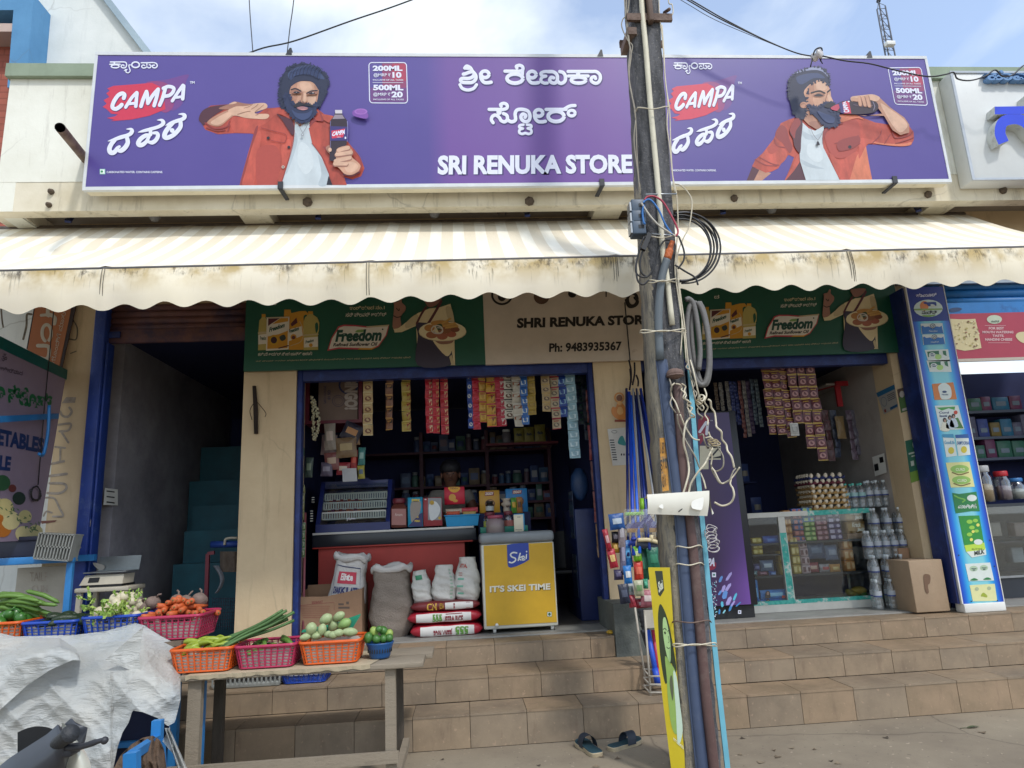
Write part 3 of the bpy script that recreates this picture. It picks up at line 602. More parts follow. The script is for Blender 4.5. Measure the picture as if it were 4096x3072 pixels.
    S(I('#8a86b8'),[(1932,800),(1938,900),(1930,1050)],8); S(I('#6d668c'),[(1722,800),(1718,950),(1722,1150)],8)
    B(LAB,[(1716,860),(1934,868),(1934,1042),(1718,1045)],True); B(RED,[(1732,918),(1830,905),(1905,890),(1880,1000),(1738,1016)],True); lay[0]+=.0003; P.use(W).text(cv,'CAMPA',((1752,930),(1915,900),(1900,960),(1735,990)),lay[0],bold=.05); P.text(cv,'COLA',(1800,990,1850,1005),lay[0]); P.rect(cv,1900,995,1918,1020,lay[0])
    B(SK,[(1750,1335),(1790,1280),(1800,1150),(1930,1105),(1965,1130),(2006,1190),(1990,1250),(2080,1330),(2100,1400),(2000,1470),(1900,1462),(1830,1390)]); B(SKL,[(1900,1340),(2000,1310),(2070,1370),(2000,1440),(1920,1430)])
    for q in ([(1822,1165),(1945,1132)],[(1800,1218),(1980,1192)],[(1786,1300),(1965,1258)],[(1778,1335),(1920,1335)]): S(SKD,[(x,y+10) for x,y in q],58); S(SKL,q,46)
    D(SKL,1715,1160,22,26); S(ORD,[(2010,1150),(2090,1260),(2110,1360),(2080,1440)],14); S(ORX,[(1880,1470),(1990,1490),(2090,1440)],12)
    B(I('#7a4aa0'),[(2022,660),(2185,700),(2170,770),(2010,730)]); D(I('#9a66b8'),2104,680,82,38); D(I('#8a56aa'),2104,680,62,26)
    return P
def man_b(cv):
    P=MB(); lay=[.0008]
    def B(m,p,hard=False): lay[0]+=.00025; P.use(m).blob(cv,p,lay[0],hard=hard)
    def S(m,p,w): lay[0]+=.00025; P.use(m).stroke(cv,p,w,lay[0],h=.0001)
    def D(m,x,y,r,ry=None): lay[0]+=.00025; P.use(m).disc(cv,x,y,r,ry,off=lay[0])
    B(SKM,[(20,1525),(90,1355),(170,1380),(330,1430),(215,1525)],True); B(ORX,[(20,1525),(90,1350),(180,1390),(110,1525)],True)
    B(OR,[(500,1525),(560,1390),(620,1230),(550,1200),(470,1290),(420,1370),(340,1410),(260,1425),(88,1345),(130,1260),(220,1180),(360,1000),(420,880),(450,800),(560,750),(640,728),(760,720),(1180,690),(1400,695),(1640,790),(1800,815),(1900,830),(2050,800),(2132,920),(2132,1010),(2100,1075),(1950,1095),(1700,1070),(1560,1065),(1525,1100),(1560,1300),(1605,1522)],True)
    B(ORL,[(230,1180),(330,1080),(480,1100),(530,1220),(430,1330),(300,1350),(200,1290)]); B(ORD,[(380,960),(440,830),(520,860),(560,1000),(600,1100),(560,1180),(480,1060)]); B(I('#a8463c'),[(280,1120),(380,1060),(420,1130),(330,1190)])
    for q in ([(130,1260),(260,1330),(400,1340)],[(180,1230),(330,1310),(420,1330)],[(370,1000),(400,1080),(500,1110)]): S(ORD,q,15)
    B(ORL,[(500,1522),(580,1380),(660,1200),(700,1250),(640,1400),(560,1522)]); B(ORX,[(690,1290),(765,1525),(510,1525),(620,1400)],True)
    B(I('#a8463c'),[(1000,900),(1150,820),(1400,760),(1450,950),(1400,1150),(1200,1250),(1060,1150)]); B(ORL,[(1060,1180),(1200,1270),(1400,1160),(1440,1250),(1340,1522),(1200,1522)]); B(ORP,[(1320,1522),(1400,1240),(1500,1060),(1528,1100),(1562,1300),(1605,1522)],True); B(ORL,[(1420,1000),(1560,1000),(1700,1050),(1560,1062),(1520,1100),(1440,1250),(1430,1100)]); B(ORP,[(1600,1040),(1800,1060),(2000,1060),(2100,1040),(2080,1080),(1950,1094),(1700,1070)]); B(ORP,[(1180,700),(1400,698),(1500,760),(1400,740),(1200,790)])
    for q in ([(1130,1060),(1300,1010),(1430,960)],[(1180,1160),(1330,1130),(1450,1060)],[(1600,1060),(1700,960),(1720,900)],[(1760,1060),(1830,950)],[(1850,900),(1900,990),(2060,960),(2120,900)],[(1900,1060),(2060,1010),(2130,980)]): S(ORD,q,11)
    B(I('#8b3836'),[(1180,1030),(1420,965),(1445,1055),(1340,1130),(1180,1150)]); D(DARK,1320,1105,22)
    B(SHT,[(715,790),(800,870),(880,900),(1000,830),(970,1000),(985,1110),(1080,1300),(1192,1525),(765,1525),(690,1280),(685,1200),(702,1000)],True); B(SHD,[(710,900),(850,960),(960,930),(900,1010),(760,1000)]); B(SHD,[(700,1260),(850,1330),(1000,1380),(860,1370),(740,1330)]); B(I('#c9d2d7'),[(800,1060),(930,1100),(980,1240),(900,1300),(780,1200)])
    B(SKM,[(760,590),(900,720),(990,820),(900,885),(800,825),(735,760)],True); B(SKD,[(800,800),(900,780),(985,815),(900,882)])
    B(ORX,[(560,900),(640,740),(720,780),(705,1000),(690,1180),(620,1100),(600,1000)]); B(ORD,[(560,880),(640,735),(700,800),(640,900),(620,1000),(580,940)]); B(ORD,[(985,900),(1100,830),(1200,800),(1230,810),(1060,880),(990,1000),(975,1080)])
    B(HAIR,HB); fringe(P,cv,HB,HAIR,lay[0],42,130,13,5); B(I('#8a90ae'),[(600,190),(720,130),(900,95),(1000,140),(1050,230),(980,160),(880,135),(740,150)]); B(HAIRL,[(640,230),(780,180),(930,180),(1000,240),(860,240),(700,320)])
    B(SK,[(740,400),(850,290),(960,262),(1040,330),(1072,400),(1082,470),(1112,560),(1040,640),(900,650),(790,610),(765,500)]); B(SKM,[(760,420),(850,300),(870,420),(850,520),(900,620),(800,600)]); B(SKL,[(900,300),(960,280),(1030,350),(1000,390),(900,380)]); B(SKL,[(1060,450),(1110,555),(1060,540),(1030,470)])
    D(SKM,735,578,48,40); S(SKD,[(705,570),(740,560),(765,580),(745,610)],9)
    B(SKD,[(850,455),(930,425),(1000,450),(960,480),(880,480)]); S(DARK,[(830,425),(930,402),(1000,428)],19); S(DARK,[(1035,415),(1070,385)],18); B(DARK,[(865,462),(920,438),(980,460),(920,472)]); S(SKD,[(1035,430),(1010,520),(1030,560),(1085,560)],9)
    B(BEARD,BB); fringe(P,cv,BB,BEARD,lay[0]+.0002,44,120,13,7); lay[0]+=.003; B(HAIRL,[(900,660),(1000,690),(1120,740),(1100,810),(1000,790)]); B(DARK,[(990,600),(1050,552),(1120,562),(1125,600),(1050,620)])
    B(SKM,[(1430,710),(1500,722),(1720,690),(1660,610),(1560,600),(1500,470),(1600,450),(1690,490),(1830,620),(2000,740),(2062,830),(2062,930),(1950,962),(1850,900),(1800,815),(1745,720),(1600,720)],True); B(SKL,[(1700,560),(1830,640),(1990,760),(2040,850),(1950,930),(1860,850),(1760,690)])
    B(COLA,[(1080,625),(1160,565),(1250,530),(1500,520),(1640,540),(1672,620),(1600,680),(1420,700),(1230,690),(1130,655)]); B(I('#b3405a'),[(1070,620),(1150,575),(1190,590),(1160,650),(1110,650)]); B(RED,[(1200,552),(1300,530),(1330,690),(1230,690)],True); B(LAB,[(1170,562),(1215,548),(1245,690),(1200,685)],True); lay[0]+=.0003; P.use(W).text(cv,'CAMPA',((1235,680),(1218,545),(1262,535),(1312,675)),lay[0],bold=.05); S(I('#5b4a5c'),[(1360,580),(1460,600),(1600,590)],10); S(I('#8d86a0'),[(1600,540),(1625,600),(1610,650)],7); P.use(W).rect(cv,1285,532,1308,548,lay[0])
    B(SKL,[(1320,500),(1350,475),(1480,460),(1600,450),(1690,490),(1640,540),(1500,500),(1400,520),(1340,540)])
    for q in ([(1345,510),(1400,520)],[(1425,490),(1440,580)],[(1475,490),(1498,585)],[(1525,480),(1552,595)]): S(SKD,[(x+8,y+4) for x,y in q],46); S(SK,q,38)
    for q in ([(810,870),(850,960),(905,1030)],[(975,910),(940,980),(905,1030)]): S(I('#6d6770'),q,5)
    B(DARK,[(905,1040),(932,1085),(905,1095),(888,1080)])
    return P
man_a(CV.crop(780,240,700)).build('printed_man',SG); man_b(CV.crop(2980,240,700)).build('printed_man',SG)
# brackets holding the box
mb=None
for (x,y,x2,y2) in ((1122,735,1142,800),(2408,732,2398,790),(3580,722,3520,790)):
    mb=U(m_dkmetal); p=at(x,y,YS-.012); mb.box(p.x-.022,p.x+.022,YS-.018,YS-.008,SZ0-.012,SZ0+.055); mb.obox((p.x,YS-.013,SZ0-.012),(p.x+.02*(1 if x2>x else -1),YB-.02,SZ0-.03),.035,.01); mb.build('bracket',SG)
for x,y in ((1157,215),(2400,212),(3478,235)):
    mb=U(m_dkmetal); p=at(x,y,YS); mb.prism([(p.x-.03,YS-.01,SZ1-.02),(p.x+.025,YS-.01,SZ1-.02),(p.x+.02,YS-.01,SZ1+.05),(p.x+.005,YS-.01,SZ1+.05)],(0,.06,0)); mb.build('clip',SG)
# ================================================================ awning
AY=-1.45
AW=thing('awning','wide cream striped fabric awning with stained wavy valance over the shop fronts','awning',(.6,AY,3.3))
AX0,AX1=-4.7,5.06; ABK=-.11
def az_front(x): return at(2000,1036,AY).z+(x-.3)*.006
def az_back(x): return at(2000,885,ABK).z+(x-.3)*.002
M,N,L,b=nodes('awning cloth'); v=mapping(N,L); s=N.new('ShaderNodeSeparateXYZ'); L.new(v,s.inputs[0])
fx=math_(N,L,'FRACT',math_(N,L,'DIVIDE',math_(N,L,'ADD',s.outputs[0],20.03),.196))
st=math_(N,L,'MULTIPLY',ramp_out(N,L,fx,.46,.48),math_(N,L,'SUBTRACT',1.0,ramp_out(N,L,fx,.97,.99)))
up=s.outputs[1]
yel=mix(N,L,ramp_out(N,L,math_(N,L,'ADD',up,math_(N,L,'MULTIPLY',noise(N,L,v,6),.12)),1.02,1.15),'#dacfb9','#bd8a2c')
n=noise(N,L,mapping(N,L,scale=(3,.6,1)),2.2,7)
c=mix(N,L,st,mix(N,L,ramp_out(N,L,n,.35,.7),'#f0ecdf','#e2dac8'),yel)
fade=mix(N,L,ramp_out(N,L,up,0.0,.9),.55,1.0); c=mix(N,L,math_(N,L,'MULTIPLY',math_(N,L,'SUBTRACT',1.0,fade),.9),c,'#ebe4d3')
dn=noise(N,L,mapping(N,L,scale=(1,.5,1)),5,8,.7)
dirt_or_shade=math_(N,L,'MULTIPLY',ramp_out(N,L,math_(N,L,'ADD',up,math_(N,L,'MULTIPLY',dn,.18)),1.24,1.34),.85)  # shade under the beam, painted as a dark band along the rear edge
c=mix(N,L,dirt_or_shade,c,'#6f6255'); c=mix(N,L,math_(N,L,'MULTIPLY',ramp_out(N,L,dn,.62,.78),.3),c,'#9c8b72')
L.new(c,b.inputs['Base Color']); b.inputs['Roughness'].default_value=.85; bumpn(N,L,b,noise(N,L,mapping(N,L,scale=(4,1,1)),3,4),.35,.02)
seams=[at(x,1060,AY).x for x in (425,1475,2457,3395)]
def canopy(u,w):
    x=AX0+(AX1-AX0)*u; y=AY+(ABK-AY)*w; z=az_front(x)+(az_back(x)-az_front(x))*w
    z-=.05*math.sin(PI*w)*(1+.25*math.sin(x*1.7)); 
    for q in seams: z+=.018*math.exp(-((x-q)/.05)**2)*(1-w*.5)
    z-=.02*(1-w)*(.5+.5*math.sin(x*2.3+1))*math.sin(PI*min(1,w*3))
    if x<-2.6: z-=.10*math.exp(-((w-.45-(x+3.5)*.35)/.07)**2)*min(1,(-2.6-x))
    return (x,y,z)
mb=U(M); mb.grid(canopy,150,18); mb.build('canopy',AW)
M,N,L,b=nodes('valance cloth'); v=mapping(N,L); g_=N.new('ShaderNodeTexCoord'); s=N.new('ShaderNodeSeparateXYZ'); L.new(g_.outputs['Generated'],s.inputs[0]); zz=s.outputs[2]
base=mix(N,L,ramp_out(N,L,noise(N,L,v,1.3,5),.35,.65),'#e8dec6','#e0d7c4')
stv=noise(N,L,mapping(N,L,scale=(1,1,.05)),46,4,.6); blot=noise(N,L,mapping(N,L,scale=(1,1,.9)),2.6,3,.5); fine=noise(N,L,mapping(N,L,scale=(1,1,.45)),22,6,.75)
ytop=ramp_out(N,L,zz,.35,.85)
c=mix(N,L,math_(N,L,'MULTIPLY',math_(N,L,'MULTIPLY',ramp_out(N,L,noise(N,L,v,3.4,4),.42,.58),ytop),.75),base,'#a98b3a')
c=mix(N,L,math_(N,L,'MULTIPLY',math_(N,L,'MULTIPLY',ramp_out(N,L,stv,.60,.68),ramp_out(N,L,blot,.36,.5)),math_(N,L,'MULTIPLY',ramp_out(N,L,zz,.3,.8),.75)),c,'#5f5238')
m1=math_(N,L,'MULTIPLY',ramp_out(N,L,fine,.47,.62),ramp_out(N,L,blot,.43,.54)); m1=math_(N,L,'MULTIPLY',m1,math_(N,L,'MULTIPLY',ramp_out(N,L,zz,.66,.80),math_(N,L,'SUBTRACT',1.0,ramp_out(N,L,zz,.93,.98))))
c=mix(N,L,math_(N,L,'MULTIPLY',m1,.85),c,'#4b443c'); L.new(c,b.inputs['Base Color']); b.inputs['Roughness'].default_value=.85
bumpn(N,L,b,noise(N,L,mapping(N,L,scale=(1,1,.3)),5,4),.3,.02)
def val(u,w):
    x=AX0+(AX1-AX0)*u; zt=az_front(x)-.012; ph=(x+.06)/.277*2*PI; H=.265+.036*(.5-.5*math.cos(ph))*1.3-.012
    y=AY-.012-.03*w*math.sin(x*3.1+.8)*.6-.012*w*math.sin(x*9)-.03*math.sin(PI*w)*.5
    for q in seams: y-=.008*math.exp(-((x-q)/.02)**2)
    return (x,y,zt-H*w)
mb=U(M); mb.grid(val,420,8); mb.build('valance',AW)
for q in seams:
    mb=U(mat('seam thread','#4c463c',.8,.2,30))
    for d in (-.012,.006,.02)[:2 if q<0 else 3]:
        mb.tube([(q+d+.03*w_*(q-.3)*.02,Vector(val((q+d-AX0)/(AX1-AX0),w_)).y-.004,az_front(q)-.012-.24*w_) for w_ in (0,.25,.5,.75,1)],.0022,4)
    mb.build('seam',AW)
mb=U(mat('awning rail','#5d5a5a',.5,.2,8)); mb.tube([(AX0,AY-.004,az_front(AX0)-.004),(AX1,AY-.004,az_front(AX1)-.004)],.011,8); mb.build('front_rail',AW)
mb=U(mat('awning roller','#6d6258',.7,.3,6,dirt_or_shade='#3c342c',dscale=5)); mb.tube([(AX0,ABK+.03,az_back(AX0)-.01),(AX1,ABK+.03,az_back(AX1)-.01)],.045,10); mb.build('roller',AW)
mb=U(m_navy)
for px,dx in ((270,.12),(1268,.06),(2112,-.03),(2905,-.14),(3690,-.2)):
    mb=U(m_navy); p=at(px,872,ABK-.05); mb.obox((p.x,ABK,ZB+.12),(p.x+dx*.4,ABK-.12,ZB+.01),.05,.02); mb.build('mount_bracket',AW)
# fittings under the soffit and bolts in the beam
m_lamp=mat('dull lamp','#6e6c6c',.4,.3,12)
lp=None
def lamp(px,py,lab):
    p=at(px,py,-.25); t=thing('bulb_lamp',lab,'lamp',(p.x,-.25,ZB+.139),0,'bare bulbs under the soffit')
    mb=U(m_black); mb.lathe((p.x,-.25,ZB+.085),[(.012,.054),(.03,.05),(.034,.03),(.03,0)],12); mb.build('lamp_holder',t)
    mb=U(m_lamp); mb.lathe((p.x,-.25,ZB+.0),[(.004,-.005),(.03,0),(.048,.03),(.05,.05),(.035,.078),(.03,.085)],14); mb.build('bulb',t)
lamp(618,880,'grey bulb under the soffit near the left end of the awning'); lamp(1738,878,'grey bulb under the soffit above the middle of the awning'); lamp(3090,862,'grey bulb under the soffit right of the concrete pole')
p=at(2010,872,-.2); t=thing('wire_bracket','small iron shackle hanging under the soffit between two bulbs','bracket',(p.x,-.2,ZB+.139))
mb=U(m_dkmetal); mb.box(p.x-.035,p.x-.028,-.22,-.18,ZB+.04,ZB+.139); mb.box(p.x+.028,p.x+.035,-.22,-.18,ZB+.04,ZB+.139); mb.build('strap',t); mb=U(m_rust); mb.cyl((p.x-.05,-.2,ZB+.065),(p.x+.05,-.2,ZB+.065),.014,n=10); mb.build('pin',t)
for k,(px,py,s) in enumerate(((205,767,.026),(196,820,.024),(1230,808,.045),(2118,805,.045),(2937,793,.036),(3712,778,.036),(4012,762,.036))):
    p=at(px,py,YB-.01); mb=U(mat('wood plug','#54483d',.9,.4,20,.3))
    mb.lathe((p.x,YB-.004,p.z),[(s,.0),(s*.95,.018),(s*.6,.035),(s*.3,.038)],7,Matrix.Rotation(PI/2,3,'X'))
    one('drain_plug',mb,['dark iron stub in the cream wall, upper of two','dark iron stub in the cream wall, lower of two','dark lump in the beam under the left bearded man','dark round hole plug in the beam left of the pole','dark lump in the beam just right of the pole','dark lump in the beam under the right end of the sign','dark bolt in the beam below the white dairy sign'][k],'plug',(p.x,YB,p.z))
# pipe stub on the parapet
p=at(240,515,YB-.02); q=at(330,640,YB-.02); e=Vector((p.x,-1.25,0)); e=at(240,510,-1.2)
mb=U(m_rust); a=Vector(at(345,640,YB)); mb.tube([a,e],.037,14,cap=False); mb.use(m_black).tube([e,a],.033,14,cap=False); mb.disc(lambda x,y,o=0: e+(a-e)*.2+Vector((x,0,y)),0,0,.034)
one('water_spout',mb,'rusty pipe stub poking out of the parapet left of the purple sign','pipe',a)
# ================================================================ long banner board under the awning
YG=-.06; CG=wc(YG)
GB=thing('banner_board','long board under the awning with green oil adverts either side of black lettering','signboard',(1.2,YG,2.9))
bl,br=at(974,1484,YG),at(3625,1409,YG); z0=(bl.z+br.z)/2; xa=bl.x; xb=br.x; xm0=at(1940,1400,YG).x; xm1=at(2678,1400,YG).x; zt=3.66
gm=mat('banner green','#17523f',.45,.12,3); bm_=mat('banner beige','#c6b9a9',.5,.1,3,dirt_or_shade='#8a6a4d',dscale=4,dpos=(.66,.8))
mb=U(gm); mb.box(xa,xm0,YG,YG+.03,z0,zt); mb.build('green_panel',GB); mb=U(gm); mb.box(xm1,xb,YG,YG+.03,z0,zt); mb.build('green_panel',GB)
mb=U(bm_); mb.box(xm0+.001,xm1-.001,YG-.001,YG+.03,z0-.004,zt); mb.build('beige_panel',GB)
T=MB(); BL=I('#1c1714'); T.use(BL); cH=CG.crop(2048,768,1024)
T.text(cH,'SHRI RENUKA STORE',((44,1090),(1192,1060),(1192,1145),(42,1178)),.003,bold=.05); T.text(cH,'Ph: 9483935367',((322,1306),(948,1290),(948,1370),(320,1386)),.003,bold=.035)
T.ring(cH,1040,930,42,55,26,.003); T.stroke(cH,[(985,935),(1010,990),(1060,985),(1085,950),(1060,915)],24,.0034); T.ring(CG.crop(1024,768,1024),2125,890,85,80,18,.003); T.disc(CG.crop(1024,768,1024),2125,905,36,40,off=.003); T.disc(cH,520,880,36,34,off=.003); T.rect(cH,808,860,818,908,.003)
T.k('#5b4334'); T.disc(cH,255,905,68,66,off=.003)
cg=CG.crop(1024,768,1024)
def px_(x): return 1024+x*1024/2212
def py_(y): return 768+y*1024/2212
cg2=Aff(CG,lambda x:3056+(px_(x)-1311)*.888,lambda y:0)
class G2:
    def __call__(s,x,y,off=0):
        X,Y=px_(x),py_(y); return CG(3056+(X-1311)*.888,1306+(Y-1352)*.9-(X-1433)*.021,off)
CR=I('#d8c79d'); CR2=I('#bfae88'); MA=I('#5a2a30'); AP=I('#383243'); YE=I('#c9902e'); YL=I('#b5a45c'); WB=I('#ddd6c6')
def advert(cv,skip=False):
    lay=[.0006]
    def B(m,p,hard=False): lay[0]+=.0003; T.use(m).blob(cv,p,lay[0],hard=hard)
    def S(m,p,w): lay[0]+=.0003; T.use(m).stroke(cv,p,w,lay[0],h=.0001)
    def D(m,x,y,r,ry=None): lay[0]+=.0003; T.use(m).disc(cv,x,y,r,ry,off=lay[0])
    def X(m,t,q,bold=0,shear=0): lay[0]+=.0003; T.use(m).text(cv,t,q,lay[0],bold=bold,shear=shear)
    if not skip:
        B(YL,[(50,1055),(82,1055),(82,1085),(98,1110),(98,1365),(18,1368),(22,1200),(30,1110),(50,1085)],True); B(YE,[(50,1055),(82,1055),(84,1080),(50,1080)],True); B(WB,[(20,1235),(96,1225),(96,1310),(20,1318)],True); X(I('#3b5a46'),'Freedom',(35,1245,95,1280),.03); B(CR2,[(18,1212),(98,1205),(98,1222),(18,1230)],True)
    B(YE,[(245,1017),(300,1017),(305,1048),(380,1030),(430,1028),(450,1050),(448,1362),(285,1365),(280,1090),(242,1075)],True); B(gm,[(412,1075),(440,1062),(445,1110),(418,1130)]); S(CR2,[(300,1330),(390,1290),(410,1200),(380,1120)],5); B(MA,[(300,1140),(350,1085),(360,1130),(310,1165)],True); B(WB,[(285,1190),(395,1160),(405,1240),(285,1290)],True); X(I('#1f4d3c'),'Freedom',((283,1190),(372,1160),(372,1195),(283,1225)),.05,.2); D(YE,325,1255,26); D(MA,325,1258,16)
    B(YL,[(452,1032),(492,1032),(494,1062),(530,1085),(548,1130),(545,1200),(535,1225),(538,1365),(412,1368),(414,1230),(410,1130),(425,1085),(452,1062)],True); B(YE,[(452,1032),(492,1032),(494,1056),(452,1056)],True); B(gm,[(512,1145),(532,1130),(540,1180),(520,1220)]); B(WB,[(416,1262),(536,1252),(536,1338),(416,1345)],True); X(I('#3b5a46'),'Freedom',((428,1285),(500,1268),(500,1295),(428,1312)),.04,.2); D(YE,475,1325,16); S(CR2,[(414,1240),(536,1230)],10)
    B(WB,[(95,1085),(290,1078),(284,1362),(88,1374)],True); B(YE,[(105,1200),(278,1180),(274,1350),(98,1358)],True); B(WB,[(106,1130),(278,1105),(276,1200),(200,1230),(104,1250)],True); B(MA,[(108,1095),(210,1092),(120,1150),(106,1160)],True); B(YE,[(215,1092),(280,1090),(279,1120),(140,1145)],True); X(I('#1f4d3c'),'Freedom',((115,1175),(250,1130),(250,1170),(115,1215)),.05,.2); D(I('#c99a2c'),157,1282,44,46); D(I('#3d2430'),157,1282,27,29); B(I('#38403a'),[(205,1255),(245,1235),(260,1270),(225,1290)]); S(CR2,[(92,1090),(286,1083)],6); S(MA,[(200,1352),(280,1330)],10)
    X(WB,'ಕಡಿಮೆ ಆಯಿಲ್ ನಿಂದ ಜಾಸ್ತಿ ಅಡುಗೆ!',((22,1390),(488,1382),(486,1412),(20,1418)),.01); X(CR2,'ಸನ್ ಪ್ಲವರ್ ಆಯಿಲ್ ವಿಭಾಗದ RDCP ವಿಭಾಗಕ್ಕೆ ಸಂಬಂಧಿಸಿದಂತೆ, MAT 2025 ಅವಧಿಗೆ AIIQ ರಿಟೇಲ್ ಆಧಾರದ ಮೇಲೆ',((2,1458),(1335,1424),(1335,1440),(2,1472)))
    X(CR,'ಇಂಡಿಯಾದ ನಂ.1',((812,988),(1112,984),(1112,1018),(810,1024)),.012); X(WB,'ಸನ್ ಪ್ಲವರ್ ಆಯಿಲ್',((778,1046),(1128,1040),(1128,1076),(776,1082)),.012); X(WB,'ದ',(132,945,180,980),.02)
    B(I('#b5434c'),[(618,1376),(650,1270),(712,1165),(760,1150),(860,1153),(960,1164),(1152,1150),(1132,1240),(1062,1338),(1000,1366),(880,1364),(720,1358)],True); B(CR2,[(960,1164),(1152,1150),(1140,1170),(950,1172)],True); B(YE,[(880,1364),(1000,1366),(1040,1340),(900,1350)],True)
    B(I('#d9d2c5'),[(632,1362),(660,1270),(722,1176),(762,1163),(860,1165),(960,1176),(1143,1164),(1122,1240),(1056,1330),(1000,1352),(880,1350),(720,1345)],True)
    B(I('#7fa05a'),[(862,1215),(880,1195),(945,1192),(920,1215)]); X(I('#14463a'),'Freedom',((686,1196),(1088,1186),(1088,1290),(686,1300)),.05,.22); X(I('#1b1b18'),'Refined Sunflower Oil',((668,1308),(1052,1300),(1050,1332),(668,1338)),.03,.25); D(I('#22331f'),1096,1190,7)
    # cook holding a plate
    B(CR,[(1180,1160),(1210,1180),(1260,1160),(1400,1050),(1500,1010),(1590,1000),(1680,970),(1710,1100),(1720,1500),(1400,1500),(1385,1160),(1260,1215),(1200,1218)],True); B(CR2,[(1300,1130),(1390,1060),(1400,1140),(1300,1180)]); B(CR2,[(1640,1000),(1690,1010),(1715,1150),(1660,1100)])
    B(I('#8e6455'),[(1460,925),(1600,920),(1560,980),(1500,1000),(1470,970)]); B(I('#9b705f'),[(1182,1165),(1195,1000),(1192,960),(1230,950),(1245,922),(1262,924),(1262,960),(1292,990),(1290,1030),(1250,1085),(1255,1160),(1210,1185)]); S(I('#4b332d'),[(1215,1010),(1235,1030),(1240,1015)],9); S(I('#3a2a2a'),[(1192,1075),(1220,1088),(1255,1080)],9)
    B(AP,[(1385,1140),(1480,1135),(1700,1130),(1690,1350),(1680,1500),(1395,1500),(1400,1250)]); S(MA,[(1470,1000),(1430,1060),(1390,1140)],18); S(MA,[(1600,950),(1545,1050),(1490,1140)],22); B(CR,[(1530,1290),(1620,1320),(1700,1280),(1690,1380),(1640,1420)]); B(CR2,[(1690,1410),(1722,1500),(1690,1500),(1670,1430)],True); B(I('#8e6455'),[(1560,1290),(1700,1270),(1690,1310),(1600,1320)])
    D(CR2,1612,1215,206,80); D(I('#e0d3ab'),1612,1206,204,84)
    for x,y,rx,ry,m in ((1500,1180,45,30,'#b57e45'),(1520,1240,50,30,'#9d6345'),(1610,1250,48,32,'#a4614a'),(1690,1235,42,26,'#a25b45'),(1590,1140,80,26,'#bd8a4a'),(1680,1170,70,34,'#b88b4c'),(1630,1200,60,30,'#8c5a3c'),(1720,1195,40,22,'#7d4a36')): D(I(m),x,y,rx,ry)
    for q in ([(1600,1150),(1680,1100)],[(1620,1165),(1720,1140)],[(1640,1180),(1740,1165)]): S(I('#c79b55'),q,16)
    B(I('#2f4a2c'),[(1555,1160),(1600,1145),(1612,1180),(1575,1200)]); lay[0]+=.0003; T.k('#cfc6bb').ring(cv,1565,1195,48,34,10,lay[0]); lay[0]+=.0003; T.ring(cv,1580,1205,36,26,7,lay[0])
advert(cg); advert(G2())
T.build('printed_advert',GB)
# ================================================================ goods helpers
def span(x0,y0,x1,y1,Y):
    """upright rectangle on the plane Y seen in the photo box: X0,X1,Z0,Z1"""
    ym=(y0+y1)/2; xm=(x0+x1)/2
    return at(x0,ym,Y).x,at(x1,ym,Y).x,at(xm,y1,Y).z,at(xm,y0,Y).z
SACH={}
def sachet(kind,w=.075,h=.092):
    """one pillow sachet mesh, hanging from its top edge at the origin, facing -Y"""
    if kind in SACH: return SACH[kind]
    base,lab,seal,shape=kind; mb=MB(); B=mat('foil '+base,base,.32,.15,30,.25,bscale=70); Lb=I(lab); Se=mat('foil '+seal,seal,.35,.12,40)
    bul=lambda u,v: -.009*math.sin(PI*u)**.7*math.sin(PI*v)**.7-.001
    mb.use(B); mb.grid(lambda u,v:((u-.5)*w,bul(u,v)+.0008*math.sin(u*25+v*9),-h*(.07+.86*v)),6,6)
    mb.use(Se); mb.quad((-w/2,-.001,-h*.07),(w/2,-.001,-h*.07),(w/2,-.001,-.0005),(-w/2,-.001,-.0005)); mb.quad((-w/2,-.001,-h),(w/2,-.001,-h),(w/2,-.001,-h*.93),(-w/2,-.001,-h*.93))
    mb.use(Lb)
    cv=lambda x,y,off=0: Vector(((x-.5)*w,bul(x,y)-off,-h*(.07+.86*y)))
    if shape=='round': mb.disc(cv,.5,.62,.34,.24,off=.0015,n=14)
    elif shape=='half': mb.face([cv(.5,.1,.0015),cv(.96,.1,.0015),cv(.96,.9,.0015),cv(.55,.9,.0015),cv(.62,.5,.002)])
    elif shape=='band': mb.face([cv(x,y,.002) for x,y in ((.05,.12),(.35,.1),(.65,.1),(.95,.12),(.95,.4),(.65,.44),(.35,.44),(.05,.4))])
    else: mb.face([cv(x,y,.0025) for x,y in ((.15,.3),(.85,.25),(.8,.75),(.2,.8))])
    mb.use(Se)
    mb.face([cv(x,y,.0028) for x,y in ((.2,.16),(.8,.16),(.8,.24),(.2,.24))])
    o=mb.build('sachet'); SACH[kind]=o.data; bpy.data.objects.remove(o); return SACH[kind]
def strip(x,y0,y1,wpx,n,kinds,Y,label,group,cols=1,lean=0):
    top=at(x,y0,Y); h=(top.z-at(x,y1,Y).z)/n; w=wpx/FPX*(Y-CAM.y)*1.0
    t=thing('sachet_strip',label,'sachet strip',top,ru(-.2,.2),group)
    for c in range(cols):
        for k in range(n):
            o=bpy.data.objects.new('sachet',sachet(kinds[(k+c)%len(kinds)])); COL.objects.link(o); o.parent=t
            o.location=((c-(cols-1)/2)*w/cols+ru(-.002,.002)+lean*k*h,ru(-.006,.006),-k*h); o.scale=(w/cols/.075,1.0,h/.092); o.rotation_euler=(ru(-.16,.16),ru(-.04,.04),ru(-.3,.3))
    return t
